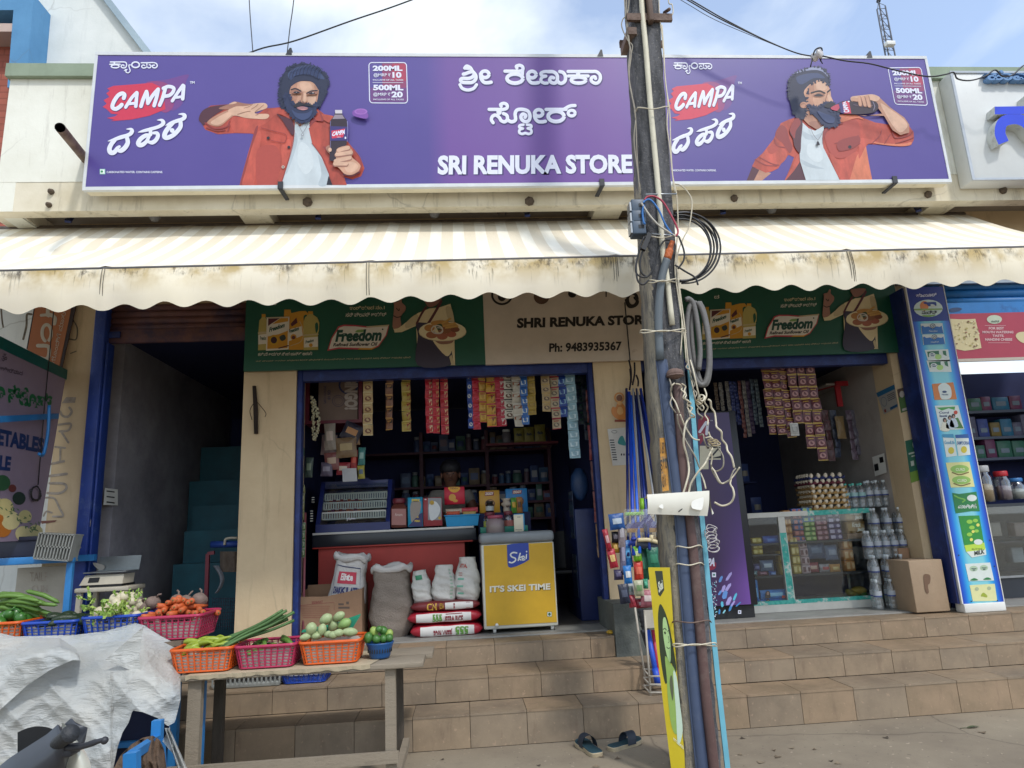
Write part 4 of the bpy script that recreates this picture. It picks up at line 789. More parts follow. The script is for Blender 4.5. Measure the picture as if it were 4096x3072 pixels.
def carton(name,x0,y0,x1,y1,Y,dep,m,label,cat,group=None,rz=0,prints=None,r=.002):
    """an upright printed box; prints(mb,cv) draws on its front"""
    a,b,c,d=span(x0,y0,x1,y1,Y); mb=U(m); mb.rbox(a,b,Y,Y+dep,c,d,r,seg=1)
    if prints: prints(mb,Canvas((0,Y,0),(0,-1,0)))
    o=mb.build(name,None,((a+b)/2,Y+dep/2,c)); tag(o,label,cat,group); o.rotation_euler.z=rz; return o
def jar(name,x0,y0,x1,y1,Y,body,lid,label,group=None,fill=None,lab=None,square=False):
    a,b,c,d=span(x0,y0,x1,y1,Y); r=(b-a)/2; h=d-c; p=((a+b)/2,Y+r,c); t=thing(name,label,'jar',p,0,group); n=4 if square else 18; M=Matrix.Rotation(PI/4,3,'Z') if square else None; q=1.35 if square else 1
    if fill: mb=U(fill); mb.lathe(p,[(r*.86*q,.004),(r*.88*q,h*.45),(r*.5,h*.5)],n,M); mb.build('contents',t)
    mb=U(body); mb.lathe(p,[(r*.9*q,0),(r*q,h*.05),(r*q,h*.66),(r*.8*q,h*.76),(r*.72,h*.84)],n,M,cap=False); mb.build('jar_body',t)
    if lab: mb=U(lab); mb.lathe(p,[(r*1.012*q,h*.15),(r*1.012*q,h*.55)],n,M,cap=False); mb.build('paper_label',t)
    mb=U(lid); mb.lathe(p,[(r*.8,h*.82),(r*.84,h*.84),(r*.84,h*.98),(r*.78,h)],18); mb.build('lid',t); return t
m_film=clear('clear plastic',(.93,.96,.97),.14,.08,.06); m_glass=clear('shop glass',(.93,.96,.96),.015,.02)
# ================================================================ sachet strips of the left shop
WY=.20
p,q=at(1275,1478,WY),at(2345,1463,WY); mb=U(m_wht); mb.tube([p,(p+q)/2+Vector((0,0,-.01)),q],.0035,6); one('hanging_wire',mb,'white wire strung under the banner board holding the sachet strips','wire',p)
ST=[(1471,1484,1742,38,6,[('#b59a6a','#70452f','#c9b98a','round')],'tan snack strip with brown pictures, hung leftmost on the white wire'),
(1556,1487,1722,29,5,[('#7c5237','#2c2422','#b88b4a','band')],'narrow brown and gold strip hung second on the white wire'),
(1622,1489,1725,36,6,[('#a08a3a','#8c2230','#b3a04a','half')],'yellow and red strip hung third on the white wire'),
(1713,1490,1732,28,7,[('#b3202f','#d8c9a0','#c2394a','half')],'red strip hung leftmost of the bunch of three red ones'),
(1741,1491,1733,28,7,[('#b3202f','#c9b070','#c2394a','half')],'red strip hung in the middle of the bunch of three red ones'),
(1774,1491,1737,31,7,[('#a81f2d','#d0bb8a','#c2394a','half')],'red strip hung rightmost of the bunch of three red ones'),
(1876,1487,1715,21,6,[('#2a4a94','#c9c9c4','#27418f','round')],'narrow blue strip with white discs left of a plain red strip'),
(1900,1487,1718,31,7,[('#b0182c','#d0506a','#c22a40','band')],'plain bright red strip between blue and yellow strips'),
(1927,1486,1690,30,5,[('#b58a34','#c9a24a','#a82634','quad')],'shorter yellow strip with red seals beside the bright red strip'),
(1959,1485,1707,38,5,[('#c2942f','#6b4a24','#b32636','half')],'longer yellow strip with red seals and brown pictures'),
(1996,1484,1705,42,6,[('#a81c34','#c9c0b8','#b82a44','half')],'crimson and silver strip right of the yellow strips'),
(2029,1482,1677,38,5,[('#c3bdae','#5a3a2a','#2a2624','round')],'white and brown coffee coloured strip with dark seals'),
(2062,1477,1708,38,5,[('#b9b2a4','#8a4f30','#c9c4b8','band')],'pale strip with rusty brown bands and silver tail'),
(2091,1475,1699,31,6,[('#3a70b8','#c9d3d9','#2a5aa6','quad')],'blue and white strip right of the pale brown one'),
(2119,1472,1660,36,7,[('#a58a3c','#8a7434','#b39a4a','quad')],'dull gold strip, shorter, right of the blue and white one'),
(2178,1466,1646,36,5,[('#b9a27c','#6b5a48','#c2a464','round')],'tan strip with dark oval pictures beyond the gap in the wire'),
(2213,1466,1718,36,6,[('#b3a488','#6b6254','#a82a38','round')],'tan strip with red seals hanging lower near the right end'),
(2243,1466,1669,36,5,[('#24489a','#8ab0d0','#203c88','quad')],'dark blue strip near the right end of the wire')]
for x,y0,y1,w_,n,k,lab in ST: strip(x,y0,y1,w_,n,k,WY,lab,'sachet strips over the left shop counter')
strip(2276,1468,1834,44,10,[('#8fb4c4','#c9dde4','#9cc0cc','quad')],WY-.02,'long pale blue silvery strip hanging lowest at the right end','sachet strips over the left shop counter',cols=1)
for k,(x,y1) in enumerate(((2308,1700),(2335,1760))): strip(x,1500,y1,28,7,[('#27354a','#3a6a50','#2a3a5a','half')],.5,['dark strip in shade behind the pale blue one','dark greenish strip in shade nearest the right door frame'][k],'sachet strips over the left shop counter')
# ================================================================ counter
CT=thing('shop_counter','red fronted shop counter with black slab top edged in white','counter',(-.65,.55,FLOOR))
CY=.52; a=at(1250,2130,CY); b=at(1895,2106,CY); zt=(a.z+b.z)/2
mb=U(mat('counter red','#a8362e',.55,.12,3,dirt_or_shade='#6d2a26',dscale=3,dpos=(.6,.9))); mb.box(at(1273,2300,CY+.05).x,at(1862,2300,CY+.05).x,CY+.05,1.0,FLOOR+.001,zt-.13); mb.rbox(a.x,at(1890,2145,CY).x,CY+.005,1.0,zt-.145,zt-.131,.003); mb.build('front_panel',CT)
mb=U(mat('counter black','#22262e',.3,.15,6)); mb.rbox(a.x,b.x+.02,CY,1.05,zt-.13,zt-.02,.004); mb.build('slab',CT)
mb=U(mat('counter edge','#cfcdc8',.35,.05,8)); mb.rbox(a.x,b.x,CY-.006,1.05,zt-.0195,zt,.003); mb.build('top_edge',CT)
x0,x1,z0,z1=span(1915,2051,2125,2200,.62); mb=U(m_innerdk); mb.box(x0,x1,.62,1.0,FLOOR,at(2010,2051,.62).z); mb.build('side_shelf',CT)
# chocolate cooler
x0,x1=at(1262,2110,.56).x,at(1560,2100,.56).x; zb_=zt; zt2=at(1420,1925,.85).z
CC=thing('display_cooler','dark blue tabletop chocolate cooler with slanted glass front and white baskets','cooler',((x0+x1)/2,.75,zb_))
mb=U(mat('cooler blue','#1f2a63',.35,.1,5)); 
def slab_(p0,p1,w0): pass
fb=Vector((0,.56,zb_)); ft=Vector((0,.80,zt2)); T_=.05
mb.box(x0,x1,.56,1.0,zb_+.001,zb_+.075); mb.prism([(x0,.565,zb_+.076),(x0,.80,zt2),(x0,1.0,zt2),(x0,1.0,zb_+.076)],(.04,0,0)); mb.prism([(x1-.04,.565,zb_+.076),(x1-.04,.80,zt2),(x1-.04,1.0,zt2),(x1-.04,1.0,zb_+.076)],(.04,0,0))
mb.box(x0+.041,x1-.041,.78,1.0,zt2-.07,zt2-.001); mb.box(x0+.041,x1-.041,.96,1.0,zb_+.076,zt2-.071); mb.prism([(x0+.3,.80,zt2),(x0+.33,.80,zt2+.028),(x0+.45,.80,zt2+.028),(x0+.48,.80,zt2)],(0,.02,0)); mb.build('casing',CC)
mb=U(mat('basket white','#c9c9c4',.5,.06,9))
for k,(f) in enumerate((.12,.40,.66)):
    z=zb_+.08+(zt2-zb_-.15)*f; y=.585+.23*f
    mb.box(x0+.045,x1-.045,y+.02,.955,z-.004,z)
    n=26
    for j in range(n+1): xx=x0+.05+(x1-x0-.1)*j/n; mb.box(xx-.0075,xx+.0075,y+.012,y+.017,z,z+.055)
    mb.box(x0+.045,x1-.045,y+.01,y+.019,z+.055,z+.07); mb.box(x0+.045,x1-.045,y+.01,y+.019,z-.004,z+.008)
mb.build('basket',CC)
mb=MB()
for k,f in enumerate((.12,.40)):
    z=zb_+.08+(zt2-zb_-.15)*f; y=.585+.23*f
    for j in range(9): mb.use(I(['#8d3a3a','#6d2f4a','#a2553a'][j%3])); xx=x0+.09+.035*j; mb.rbox(xx,xx+.03,y+.04,y+.12,z+.002,z+.085+.01*(j%2),.004,seg=1)
mb.build('chocolate_bars',CC)
mb=U(m_glass); mb.prism([(x0+.041,.566,zb_+.077),(x1-.041,.566,zb_+.077),(x1-.041,.785,zt2-.015),(x0+.041,.785,zt2-.015)],(0,.004,-.002)); mb.build('glass_front',CC)
mb=U(I('#cfd0d8')); mb.stroke(wc(.556),[(1388,2082),(1395,2072),(1400,2078),(1408,2074),(1420,2076)],4,.001); mb.build('badge',CC)
for k in range(9): pass
mb=U(m_wht)
for k in range(5): p=at(1246,2044+k*10,.55); mb.box(p.x-.012,p.x+.012,.55,.56,p.z-.004,p.z+.004)
for k in range(3): p=at(1252,1990+k*9,.55); mb.box(p.x-.012,p.x+.012,.55,.56,p.z-.003,p.z+.003)
mb.build('side_vent',CC)
# goods on the counter
R_=lambda q: tuple(q)
jar('sweet_jar',1562,1992,1627,2110,.56,mat('amber jar','#6e3f36',.15,.2,9),mat('maroon lid','#6d2430',.4,.1,9),'square brown sweet jar with maroon lid between the cooler and a blue box',lab=None,square=True)
a,b,c,d=span(1568,2040,1622,2085,.55); mb=U(I('#a5706a')); mb.rect(wc(.553),1567,2035,1624,2100); mb.k('#e2cfc4'); mb.text(wc(.553),'Amore',(1580,2052,1610,2064),.004); one('jar_label',mb,'brown paper label on the square sweet jar','label',((a+b)/2,.553,c))
def pk(mb,cv): mb.k('#2b2c63'); mb.face([cv(x,y,.0015) for x,y in ((1632,2106),(1665,2070),(1670,2060),(1690,2050),(1690,2106))]); mb.k('#9a8f86'); mb.blob(cv,[(1644,2012),(1682,2010),(1678,2055),(1660,2075),(1645,2085)],.002); mb.k('#e0c23c'); mb.text(cv,'PERK',(1647,1996,1682,2007),.002,bold=.06); mb.text(cv,'-5',(1666,2064,1674,2072),.003,bold=.04); mb.text(cv,'PERK',(1659,2080,1682,2088),.003,bold=.04)
carton('counter_box',1631,1989,1691,2107,.57,.12,I('#1f8fb5'),'tall turquoise and navy sweet box on the counter','box',prints=pk)
def pk(mb,cv): mb.k('#8f9296'); mb.rect(cv,1712,1992,1766,2080); mb.k('#d5d8da'); mb.blob(cv,[(1716,2020),(1740,2005),(1760,2030),(1755,2060),(1735,2080),(1720,2075)],.003); mb.k('#c9a233'); mb.disc(cv,1728,2011,9,off=.003); mb.disc(cv,1759,2072,6,off=.004); mb.k('#e6d6d6'); mb.rect(cv,1698,1996,1706,2000,.002)
carton('counter_box',1693,1990,1768,2104,.56,.13,I('#9b3d44'),'red box with silver window at the middle of the counter','box',prints=pk)
def pk(mb,cv): mb.k('#e0a52c'); mb.blob(cv,[(1795,1949),(1840,1949),(1832,1966),(1815,1970),(1800,1963)],.002); mb.k('#d59a3c'); mb.disc(cv,1810,1990,14,14,.002); mb.disc(cv,1822,2003,10,6,.003); mb.k('#7d3a26'); mb.text(cv,'TEDDY',(1800,1950,1835,1957),.003,bold=.03)
carton('biscuit_box',1778,1948,1859,2017,.66,.10,I('#c4203a'),'bright red biscuit box held up over the blue tub','box',prints=pk,rz=-.03)
a,b,c,d=span(1780,2058,1917,2098,.56); t=thing('blue_tub','light blue plastic tub of snack packets at the counter end','tub',((a+b)/2,.65,zt)); mb=U(mat('tub blue','#1f93c9',.4,.06,8))
def tubw(u,v): 
    x=a+.01+(b-a-.02)*u; return None
B0=[(a+.015,.57),(b-.015,.57),(b-.015,.73),(a+.015,.73)]; B1=[(a,.555),(b,.555),(b,.745),(a,.745)]
for i in range(4):
    j=(i+1)%4; mb.quad((*B0[i],zt+.002),(*B0[j],zt+.002),(*B1[j],d),(*B1[i],d))
mb.face([(*q_,zt+.003) for q_ in B0]); mb.rbox(a-.008,b+.008,.545,.556,d-.012,d,.003); mb.rbox(a-.008,b+.008,.744,.755,d-.012,d,.003); mb.rbox(a-.008,a+.001,.556,.744,d-.012,d,.003); mb.rbox(b-.001,b+.008,.556,.744,d-.012,d,.003); mb.build('tub',t)
def pouch(name,x0,y0,x1,y1,Y,col,lab,cat='packet',tilt=0,group=None,lc=None,thick=.02,lean=0,txt=None,tcol='#e8e2d4'):
    a,b,c,d=span(x0,y0,x1,y1,Y); w=b-a; h=d-c; M=mat('pouch '+col,col,.38,.14,20,.3,bscale=40); mb=U(M); ph=random.random()*6
    f=lambda u,v: Vector(((u-.5)*w*(1-.05*math.sin(PI*v)),-thick*(math.sin(PI*u)*math.sin(PI*v))**.6+.002*math.sin(u*17+ph+v*8),h*v))
    mb.grid(f,10,10); mb.grid(lambda u,v: f(1-u,v)*Vector((1,0,1)) if False else Vector((f(1-u,v).x,-f(1-u,v).y*.5+.001,h*v)),10,10)
    if lc: 
        mb.use(I(lc)); mb.grid(lambda u,v: f(.2+.6*u,.35+.35*v)-Vector((0,.0025,0)),6,5)
    if txt: mb.use(I(tcol)); mb.text(lambda x,y,o=0: f(x,1-y)-Vector((0,.005,0)),txt,(.22,.38,.78,.56),bold=.04)
    o=mb.build(name); o.location=((a+b)/2,Y,c); o.rotation_euler=(lean,tilt,0); return tag(o,lab,cat,group)
gp='snack packets in the blue tub'
pouch('snack_packet',1782,2035,1848,2052,.60,'#b9ac98','pale packet lying on the left of the blue tub',group=gp); pouch('snack_packet',1846,2030,1912,2050,.60,'#b8404c','rosy red packet lying on the right of the blue tub',group=gp); pouch('snack_packet',1785,2045,1840,2062,.585,'#c2563a','orange packet under the pale packet in the blue tub',group=gp); pouch('snack_packet',1850,2045,1905,2062,.585,'#b39a5c','mustard packet under the red packet in the blue tub',group=gp)
def zig(m):
    def pk(mb,cv): mb.k('#7d2430'); mb.face([cv(x,y,.0015) for x,y in m[0]]); mb.k('#e2d2c4'); mb.text(cv,'ZIGGY',m[1],.003,bold=.05); mb.k('#6d452c'); mb.disc(cv,*m[2],.002); mb.k('#b98a5c'); mb.disc(cv,m[2][0]+3,m[2][1]-3,m[2][2]*.6,m[2][3]*.6,.003)
    return pk
carton('biscuit_box',1918,1962,1999,2051,.64,.09,I('#c08f2c'),'mustard yellow biscuit box behind the freezer lid','box',prints=zig([((1940,1967),(1975,1966),(1975,1982),(1939,1984)),((1941,1970),(1974,1968),(1974,1979),(1940,1981)),(1960,2015,20,18)]))
carton('biscuit_box',2024,1954,2110,2050,.64,.09,I('#2476b0'),'sky blue biscuit box behind the freezer lid','box',prints=zig([((2050,1961),(2087,1960),(2086,1975),(2050,1977)),((2052,1964),(2085,1962),(2085,1972),(2051,1974)),(2075,2005,20,18)]))
jar('small_jar',1943,2004,1976,2049,.60,mat('dark jar','#2b2422',.2,.1,9),m_black,'small dark jar with white label before the yellow biscuit box',lab=I('#b9bcbc'))
a,b,c,d=span(2005,2000,2050,2050,.60); mb=U(I('#b8aa9a')); p=((a+b)/2,.64,c); r=(b-a)/2; mb.lathe(p,[(r*.6,0),(r*.65,.03),(r*.55,.055),(r*.95,.075),(r*.95,.09),(r*.6,.1),(r*.62,.115),(r*.95,.135)],18); mb.k('#4a3026'); mb.disc(wc(.60),2030,2022,7,8,.002); one('paper_cup_stack',mb,'pale cups stacked between the two biscuit boxes','cups',p)
pouch('snack_packet',2043,1990,2068,2052,.60,'#4f8a34','green and yellow packet leaning on the blue biscuit box',lc='#c9a233',cat='packet'); pouch('snack_packet',2066,1988,2090,2052,.595,'#a5703a','brown pouch leaning on the blue biscuit box',lc='#5a3a24')
# freezer
FY=.03; FZ=wc(FY); x0,x1=at(1930,2340,FY).x,at(2224,2330,FY).x; z0=at(2080,2512,FY).z; z1=at(2080,2172,FY).z; zl=at(2075,2126,FY).z
FR=thing('chest_freezer','yellow ice cream chest freezer with grey lid standing on casters','freezer',((x0+x1)/2,.3,FLOOR)); mb=U(mat('freezer white','#c9c9bd',.4,.06,5)); mb.rbox(x0,x1,FY+.004,.62,z0,z1,.012); mb.build('cabinet',FR)
mb=U(mat('freezer yellow','#c99f25',.45,.08,4)); mb.box(x0+.022,x1-.012,FY-.001,FY+.006,z0+.03,z1-.008); mb.build('yellow_panel',FR)
mb=U(mat('freezer lid','#7f8589',.35,.1,5)); mb.rbox(x0-.012,x1+.006,FY-.02,.63,z1+.001,zl,.035,seg=4); mb.build('lid',FR)
mb=MB(); cF=FZ.crop(1780,2150,700)
mb.k('#27419c'); mb.face([cF(x,y,.0025) for x,y in ((782,95),(850,80),(960,70),(1056,68),(1064,280),(1000,320),(900,365),(830,382),(800,370),(790,330))]); mb.k('#d9dcda')
for P_,w_ in (([(905,195),(860,190),(828,215),(845,245),(885,262),(890,290),(850,318),(812,312)],19),([(950,200),(925,290)],17),([(985,235),(935,262),(960,285)],15),([(975,270),(1000,262),(995,235),(975,250),(980,285),(1010,280)],13),([(1030,215),(1025,265)],16)): mb.stroke(cF,P_,w_,.004)
mb.disc(cF,1031,178,10,off=.004)
mb.k('#7a5d1a'); mb.text(cF,"IT'S SKEI TIME",((572,618),(1336,580),(1338,664),(572,700)),.0024,bold=.035); mb.k('#dcdacb'); mb.text(cF,"IT'S SKEI TIME",((566,612),(1330,574),(1332,658),(566,694)),.004,bold=.035)
mb.k('#d9dacf'); mb.rect(cF,1292,940,1348,998,.0025); mb.k('#2a5a34'); mb.disc(cF,1320,969,17,19,.004); mb.stroke(cF,[(1292,940),(1348,940),(1348,998),(1292,998),(1292,940)],4,.004,hard=True); mb.build('printed_lettering',FR)
mb=U(m_wht); p=cF(655,1105,0); mb.cyl((p.x,FY,p.z),(p.x,FY-.02,p.z),.014); mb.build('drain_cap',FR)
for xx in (x0+.09,x1-.05):
    for yy in (.10,.55):
        w_=U(m_wht); w_.tube([(xx-.012,yy-.02,FLOOR+.03),(xx+.012,yy-.02,FLOOR+.03)],.03,14); w_.use(m_steel); w_.obox((xx,yy,z0),(xx,yy-.02,FLOOR+.035),.034,.02); w_.build('caster',FR)
# goods on the freezer lid
jar('sweet_jar',1945,2060,2020,2134,.16,mat('pink tub','#9d8a8d',.25,.1,7,alpha=.75),mat('pink lid','#a2465c',.4,.1,9),'wide clear tub with pink lid and green sweets on the freezer','jars on the freezer',fill=I('#86a83a'))
jar('sweet_jar',1935,2048,1985,2128,.34,clear('jar clear'),mat('maroon lid2','#6d2430',.4,.1,9),'taller jar with maroon lid and yellow label at the back left of the freezer','jars on the freezer',lab=I('#a9b04a'))
jar('sweet_jar',2014,2044,2056,2126,.34,clear('jar clear'),mat('maroon lid2','#6d2430',.4,.1,9),'jar with maroon lid and red label behind the payment card','jars on the freezer',lab=I('#b06a60'))
a,b,c,d=span(1922,2105,2112,2136,.30); mb=U(mat('teal tray','#177a66',.45,.1,8)); mb.rbox(a,b,.30,.315,zl,d,.004); mb.rbox(a,b,.50,.515,zl,d,.004); mb.rbox(a,a+.015,.316,.499,zl,d,.004); mb.rbox(b-.015,b,.316,.499,zl,d,.004); mb.box(a+.016,b-.016,.316,.499,zl+.001,zl+.01); one('teal_tray',mb,'teal plastic tray on the freezer lid behind the jars','tray',((a+b)/2,.4,zl))
a,b,c,d=span(2056,2058,2094,2130,.12); mb=U(I('#2f8fc0')); mb.rbox((a+.004),(b+.012),.137,.145,c+.02,d+.008,.003,seg=1); mb.k('#d6cdb6'); mb.rbox(a,b,.127,.136,zl,d,.003,seg=1); mb.k('#6d6a60')
cq=wc(.127)
for y,w_ in ((2067,14),(2118,26),(2125,10)): mb.rect(cq,2075-w_/2,y,2075+w_/2,y+2.4,.001)
one('payment_card',mb,'upright cream payment card with blue border on the freezer lid','card',((a+b)/2,.13,zl))
# sacks, bags and cartons on the sill
def sack(name,cx,cy,z,rx,ry,h,m,label,cat,collar=None,group=None,seed=0,tilt=0,wr=.03,taper=.92,prints=None):
    rs=random.Random(seed); ph=[rs.random()*6 for _ in range(8)]; t=thing(name,label,cat,(cx,cy,z),0,group); t.rotation_euler=(0,tilt,0)
    M=Matrix.Translation((cx,cy,z))@Matrix.Rotation(tilt,4,'Y')
    def P(u,v,k=1.0):
        a=2*PI*u; e=.65; ca,sa=math.cos(a),math.sin(a); X=math.copysign(abs(ca)**e,ca); Y=math.copysign(abs(sa)**e,sa)
        prof=(.9+.12*math.sin(PI*min(1,v*1.25)))*(1-(1-taper)*v**2)*(.8+.2*min(1,v*8))
        w=1+wr*(math.sin(9*v+3*ca+ph[0])+.6*math.sin(21*v+ph[1]+2*X)+.5*math.sin(5*a+ph[2]+6*v)+.5*math.sin(33*v+ph[3]+4*a))
        return M@Vector((rx*X*prof*w*k,ry*Y*prof*w*k,h*v))
    mb=U(m); mb.grid(lambda u,v:P(u,v),48,40); mb.face([P(j/24,0) for j in range(24)]); o=mb.build('sack_body',t)
    if collar:
        mb=U(collar); n=40
        def C(u,v):
            c=P(u,1.0); a=2*PI*v; k=.028+.006*math.sin(7*u*2*PI+ph[4]); n_=(c-(M@Vector((0,0,h)))); n_.z=0; n_=n_.normalized(); return c+n_*(k*.6*math.cos(a)+.01)+Vector((0,0,k*math.sin(a)*1.1+.012*math.sin(5*2*PI*u+ph[5])))
        mb.grid(C,n,8); mb.build('rolled_collar',t)
        mb=U(mat('flour','#cfc5b2',.95,.1,20)); mb.face([P(j/24,.93,.97) for j in range(24)]); mb.build('contents',t)
    if prints: mb=MB(); prints(mb,lambda x,y,o=0: (lambda p,c: p+(p-c).normalized()*(.004+o))(P(.625+.25*x,1-y),M@Vector((0,0,h*(1-y)))))  ; mb.build('printed_label',t)
    return t
m_woven=mat('woven sack','#95897e',.85,.16,8,.8,bscale=90,stretch=(1,1,2.2)); m_wsack=mat('white woven sack','#c9c5c1',.7,.1,7,.35,bscale=60); m_wbag=mat('white plastic bag','#c6c4be',.5,.1,9,.5,bscale=24)
a,b,c,d=span(1470,2275,1652,2552,.13); sack('grain_sack',(a+b)/2,.30,FLOOR,(b-a)/2*.97,.17,d-FLOOR,m_woven,'grey woven grain sack with rolled white collar, open top','sack',collar=m_wsack,seed=3,wr=.032)
def atta(mb,P):
    mb.k('#26305c'); mb.stroke(P,[(.08,.1),(.5,.12),(.9,.13)],.012,.001); mb.stroke(P,[(.9,.13),(.95,.6)],.012,.001); mb.stroke(P,[(.08,.1),(.02,.6)],.012,.001)
    mb.k('#c02742'); mb.grid(lambda u,v:P(.24+.48*u,.18+.15*v,.001),6,2); mb.k('#e6dcd8'); mb.text(P,'Elite',(.36,.2,.6,.29),.004,bold=.04)
    mb.k('#262f6a'); mb.text(P,'CHAKKI ATTA',(.1,.37,.86,.46),.003,bold=.04); mb.text(P,'Wheat Flour (Atta)',(.2,.48,.7,.52),.003)
    for k in range(4): mb.grid(lambda u,v:P(.08+(.7-.06*k)*u,.55+.03*k+.012*v,.002),6,1)
    mb.k('#9db8a2')
    for k in range(4): mb.grid(lambda u,v:P(.02+.25*u,.69+.05*k+.03*v,.002),3,1)
a,b,c,d=span(1300,2225,1450,2500,.22); sack('flour_sack',(a+b)/2-.02,.30,FLOOR+.02,(b-a)/2*1.0,.13,d-FLOOR-.03,m_wsack,'white flour sack with red badge standing in a torn carton','sack',collar=m_wsack,seed=8,tilt=.12,prints=atta,wr=.02)
# open carton
m_card=mat('cardboard','#94745a',.8,.12,5,.1,dirt_or_shade='#7a5f49',dscale=3,dpos=(.5,.85)); a=at(1188,2460,.1).x; b=at(1448,2460,.1).x; CX=thing('open_carton','large open brown carton holding a flour sack','carton',((a+b)/2,.28,FLOOR)); cW=wc(.10)
mb=U(m_card); za=at(1190,2392,.1).z; zb2=at(1440,2355,.1).z
mb.prism([(a,.10,FLOOR),(b,.10,FLOOR),(b,.10,zb2),(a+.24,.10,za-.0),(a+.2,.10,za+.0),(a,.10,za+.01)],(0,.006,0)); mb.prism([(a,.107,FLOOR),(a,.46,FLOOR),(a,.46,za+.05),(a,.107,za+.01)],(.006,0,0)); mb.prism([(b-.006,.107,FLOOR),(b-.006,.46,FLOOR),(b-.006,.46,zb2+.02),(b-.006,.107,zb2)],(.006,0,0)); mb.box(a+.007,b-.007,.454,.46,FLOOR,za+.08); mb.box(a+.007,b-.007,.107,.453,FLOOR+.001,FLOOR+.007); mb.build('carton_walls',CX)
mb=U(I('#84413a')); cc=cW.crop(1180,2150,600); mb.text(cc,'YANKEE',((415,925),(245,945),(248,985),(415,962)),.001,bold=.03)
for k in range(7): mb.rect(cc,60+10*k,1010+28*k,520-12*k,1016+28*k,.001)
mb.stroke(cc,[(50,1005),(575,955),(580,1070)],6,.001,hard=True); mb.k('#5a4a40'); mb.rect(cc,640,970,720,1000,.001); mb.rect(cc,755,945,795,985,.001); mb.rect(cc,640,1020,805,1050,.001); mb.build('carton_print',CX)
# rice sacks
m_red=mat('rice red','#a31f30',.4,.12,12,.2); m_lab=I('#cdcbc8')
def rice(y0,y1,x0,x1,Yc,label,flip,dark=False):
    a,b,c,d=span(x0,y0,x1,y1,Yc); h=d-c; t=thing('rice_sack',label,'sack',((a+b)/2,Yc+.17,c),0,'stacked rice sacks'); L_=b-a
    def P(u,v):
        x=a+L_*u; k=min(1,min(u,1-u)*7)**.5; an=2*PI*v; ca,sa=math.cos(an),math.sin(an); e=.55
        return Vector((x,Yc+.17+.17*(.75+.25*k)*math.copysign(abs(ca)**e,ca),c+h/2+h/2*(.12+.88*k)*math.copysign(abs(sa)**e,sa)*(1+.05*math.sin(u*19+v*3))))
    mb=U(m_red if not dark else mat('rice maroon','#6d1f24',.45,.15,10,.2)); mb.grid(lambda u,v:P(u,v),30,24); mb.build('sack_body',t)
    mb=U(m_lab); g=lambda x,y,o=0: P(x,.5+(y-.5)*.21)+Vector((0,-.003-o,0))
    mb.grid(lambda u,v:g(.12+.76*u,v,0),14,4); T_=MB()
    return t,g
t,g=rice(2495,2552,1640,1932,.05,'bottom red rice sack, label upside down',True); mb=U(m_lab); mb.grid(lambda u,v:g(.14+.74*u,.1+.8*v),16,4); mb.k('#5c8a3a'); mb.text(g,'555',((.8,.8),(.62,.8),(.62,.25),(.8,.25)),.003,bold=.05); mb.k('#7d2430'); mb.text(g,'JEERA RICE',((.58,.75),(.32,.75),(.32,.4),(.58,.4)),.003,bold=.03); mb.build('printed_label',t)
t,g=rice(2444,2496,1628,1926,.05,'middle red rice sack, label the right way up',False); mb=U(m_lab); mb.grid(lambda u,v:g(.12+.74*u,.1+.8*v),16,4); mb.k('#5c8a3a'); mb.text(g,'555',(.34,.25,.47,.8),.003,bold=.05); mb.k('#7d2430'); mb.text(g,'JEERA RICE',(.5,.45,.75,.8),.003,bold=.03); mb.rect(g,.52,.2,.74,.3,.003); mb.build('printed_label',t)
t,g=rice(2404,2446,1640,1920,.06,'top maroon rice sack under the white bags',False,True); mb=MB(); mb.use(m_lab); mb.grid(lambda u,v:g(.5+.4*u,.1+.8*v),10,4); mb.k('#c9a23c'); mb.text(g,'CN',(.24,.15,.38,.85),.003,bold=.05); mb.text(g,'JEERA',(.42,.2,.48,.8),.003,bold=.02); mb.k('#7d2430'); mb.rect(g,.62,.3,.64,.7,.003); mb.rect(g,.8,.2,.86,.8,.003); mb.build('printed_label',t)
zr=at(1780,2410,.2).z
for k,(x0,x1,y0,til,lab,tc) in enumerate(((1650,1732,2283,-.12,'small white knotted bag leaning left on the rice sacks','#3a8a64'),(1722,1826,2262,.02,'middle white bag with green trim on the rice sacks','#9db8a2'),(1815,1920,2230,.03,'tallest white bag with red print on the rice sacks','#b0554c'))):
    a,b,c,d=span(x0,y0,x1,2420,.12); def_=None
    def pr_(mb,P,tc=tc,k=k):
        mb.use(I(tc))
        if k==0: mb.grid(lambda u,v:P(.25+.35*u,.12+.14*v,.001),3,3)
        if k==1:
            for j in range(9): mb.grid(lambda u,v:P(.72+.16*u,.1+.09*j+.04*v,.001),2,1)
        if k==2: mb.text(P,'ATTA',(.02,.14,.5,.24),.002,bold=.03); [mb.grid(lambda u,v:P(.02+.3*u,.34+.05*j+.015*v,.001),2,1) for j in range(2)]; mb.k('#6fae95'); [mb.grid(lambda u,v:P(.05+.35*u,.46+.16*j+.04*v,.001),2,1) for j in range(3)]
    sack('white_bag',(a+b)/2,.22,zr,(b-a)/2,.11,d-zr,m_wbag,lab,'bag',seed=20+k,tilt=til,wr=.05,taper=.72,prints=pr_,group='white bags on the rice sacks')
# pink stick and left jamb goods
p,q=at(1213,2050,.22),at(1229,2500,.22); mb=U(mat('pink stick','#94525a',.5,.1,9)); mb.tube([(p.x,.30,p.z),(q.x,.07,FLOOR)],.011,8); one('broom_stick',mb,'pink stick leaning inside the left door frame','stick',(q.x,.1,FLOOR))
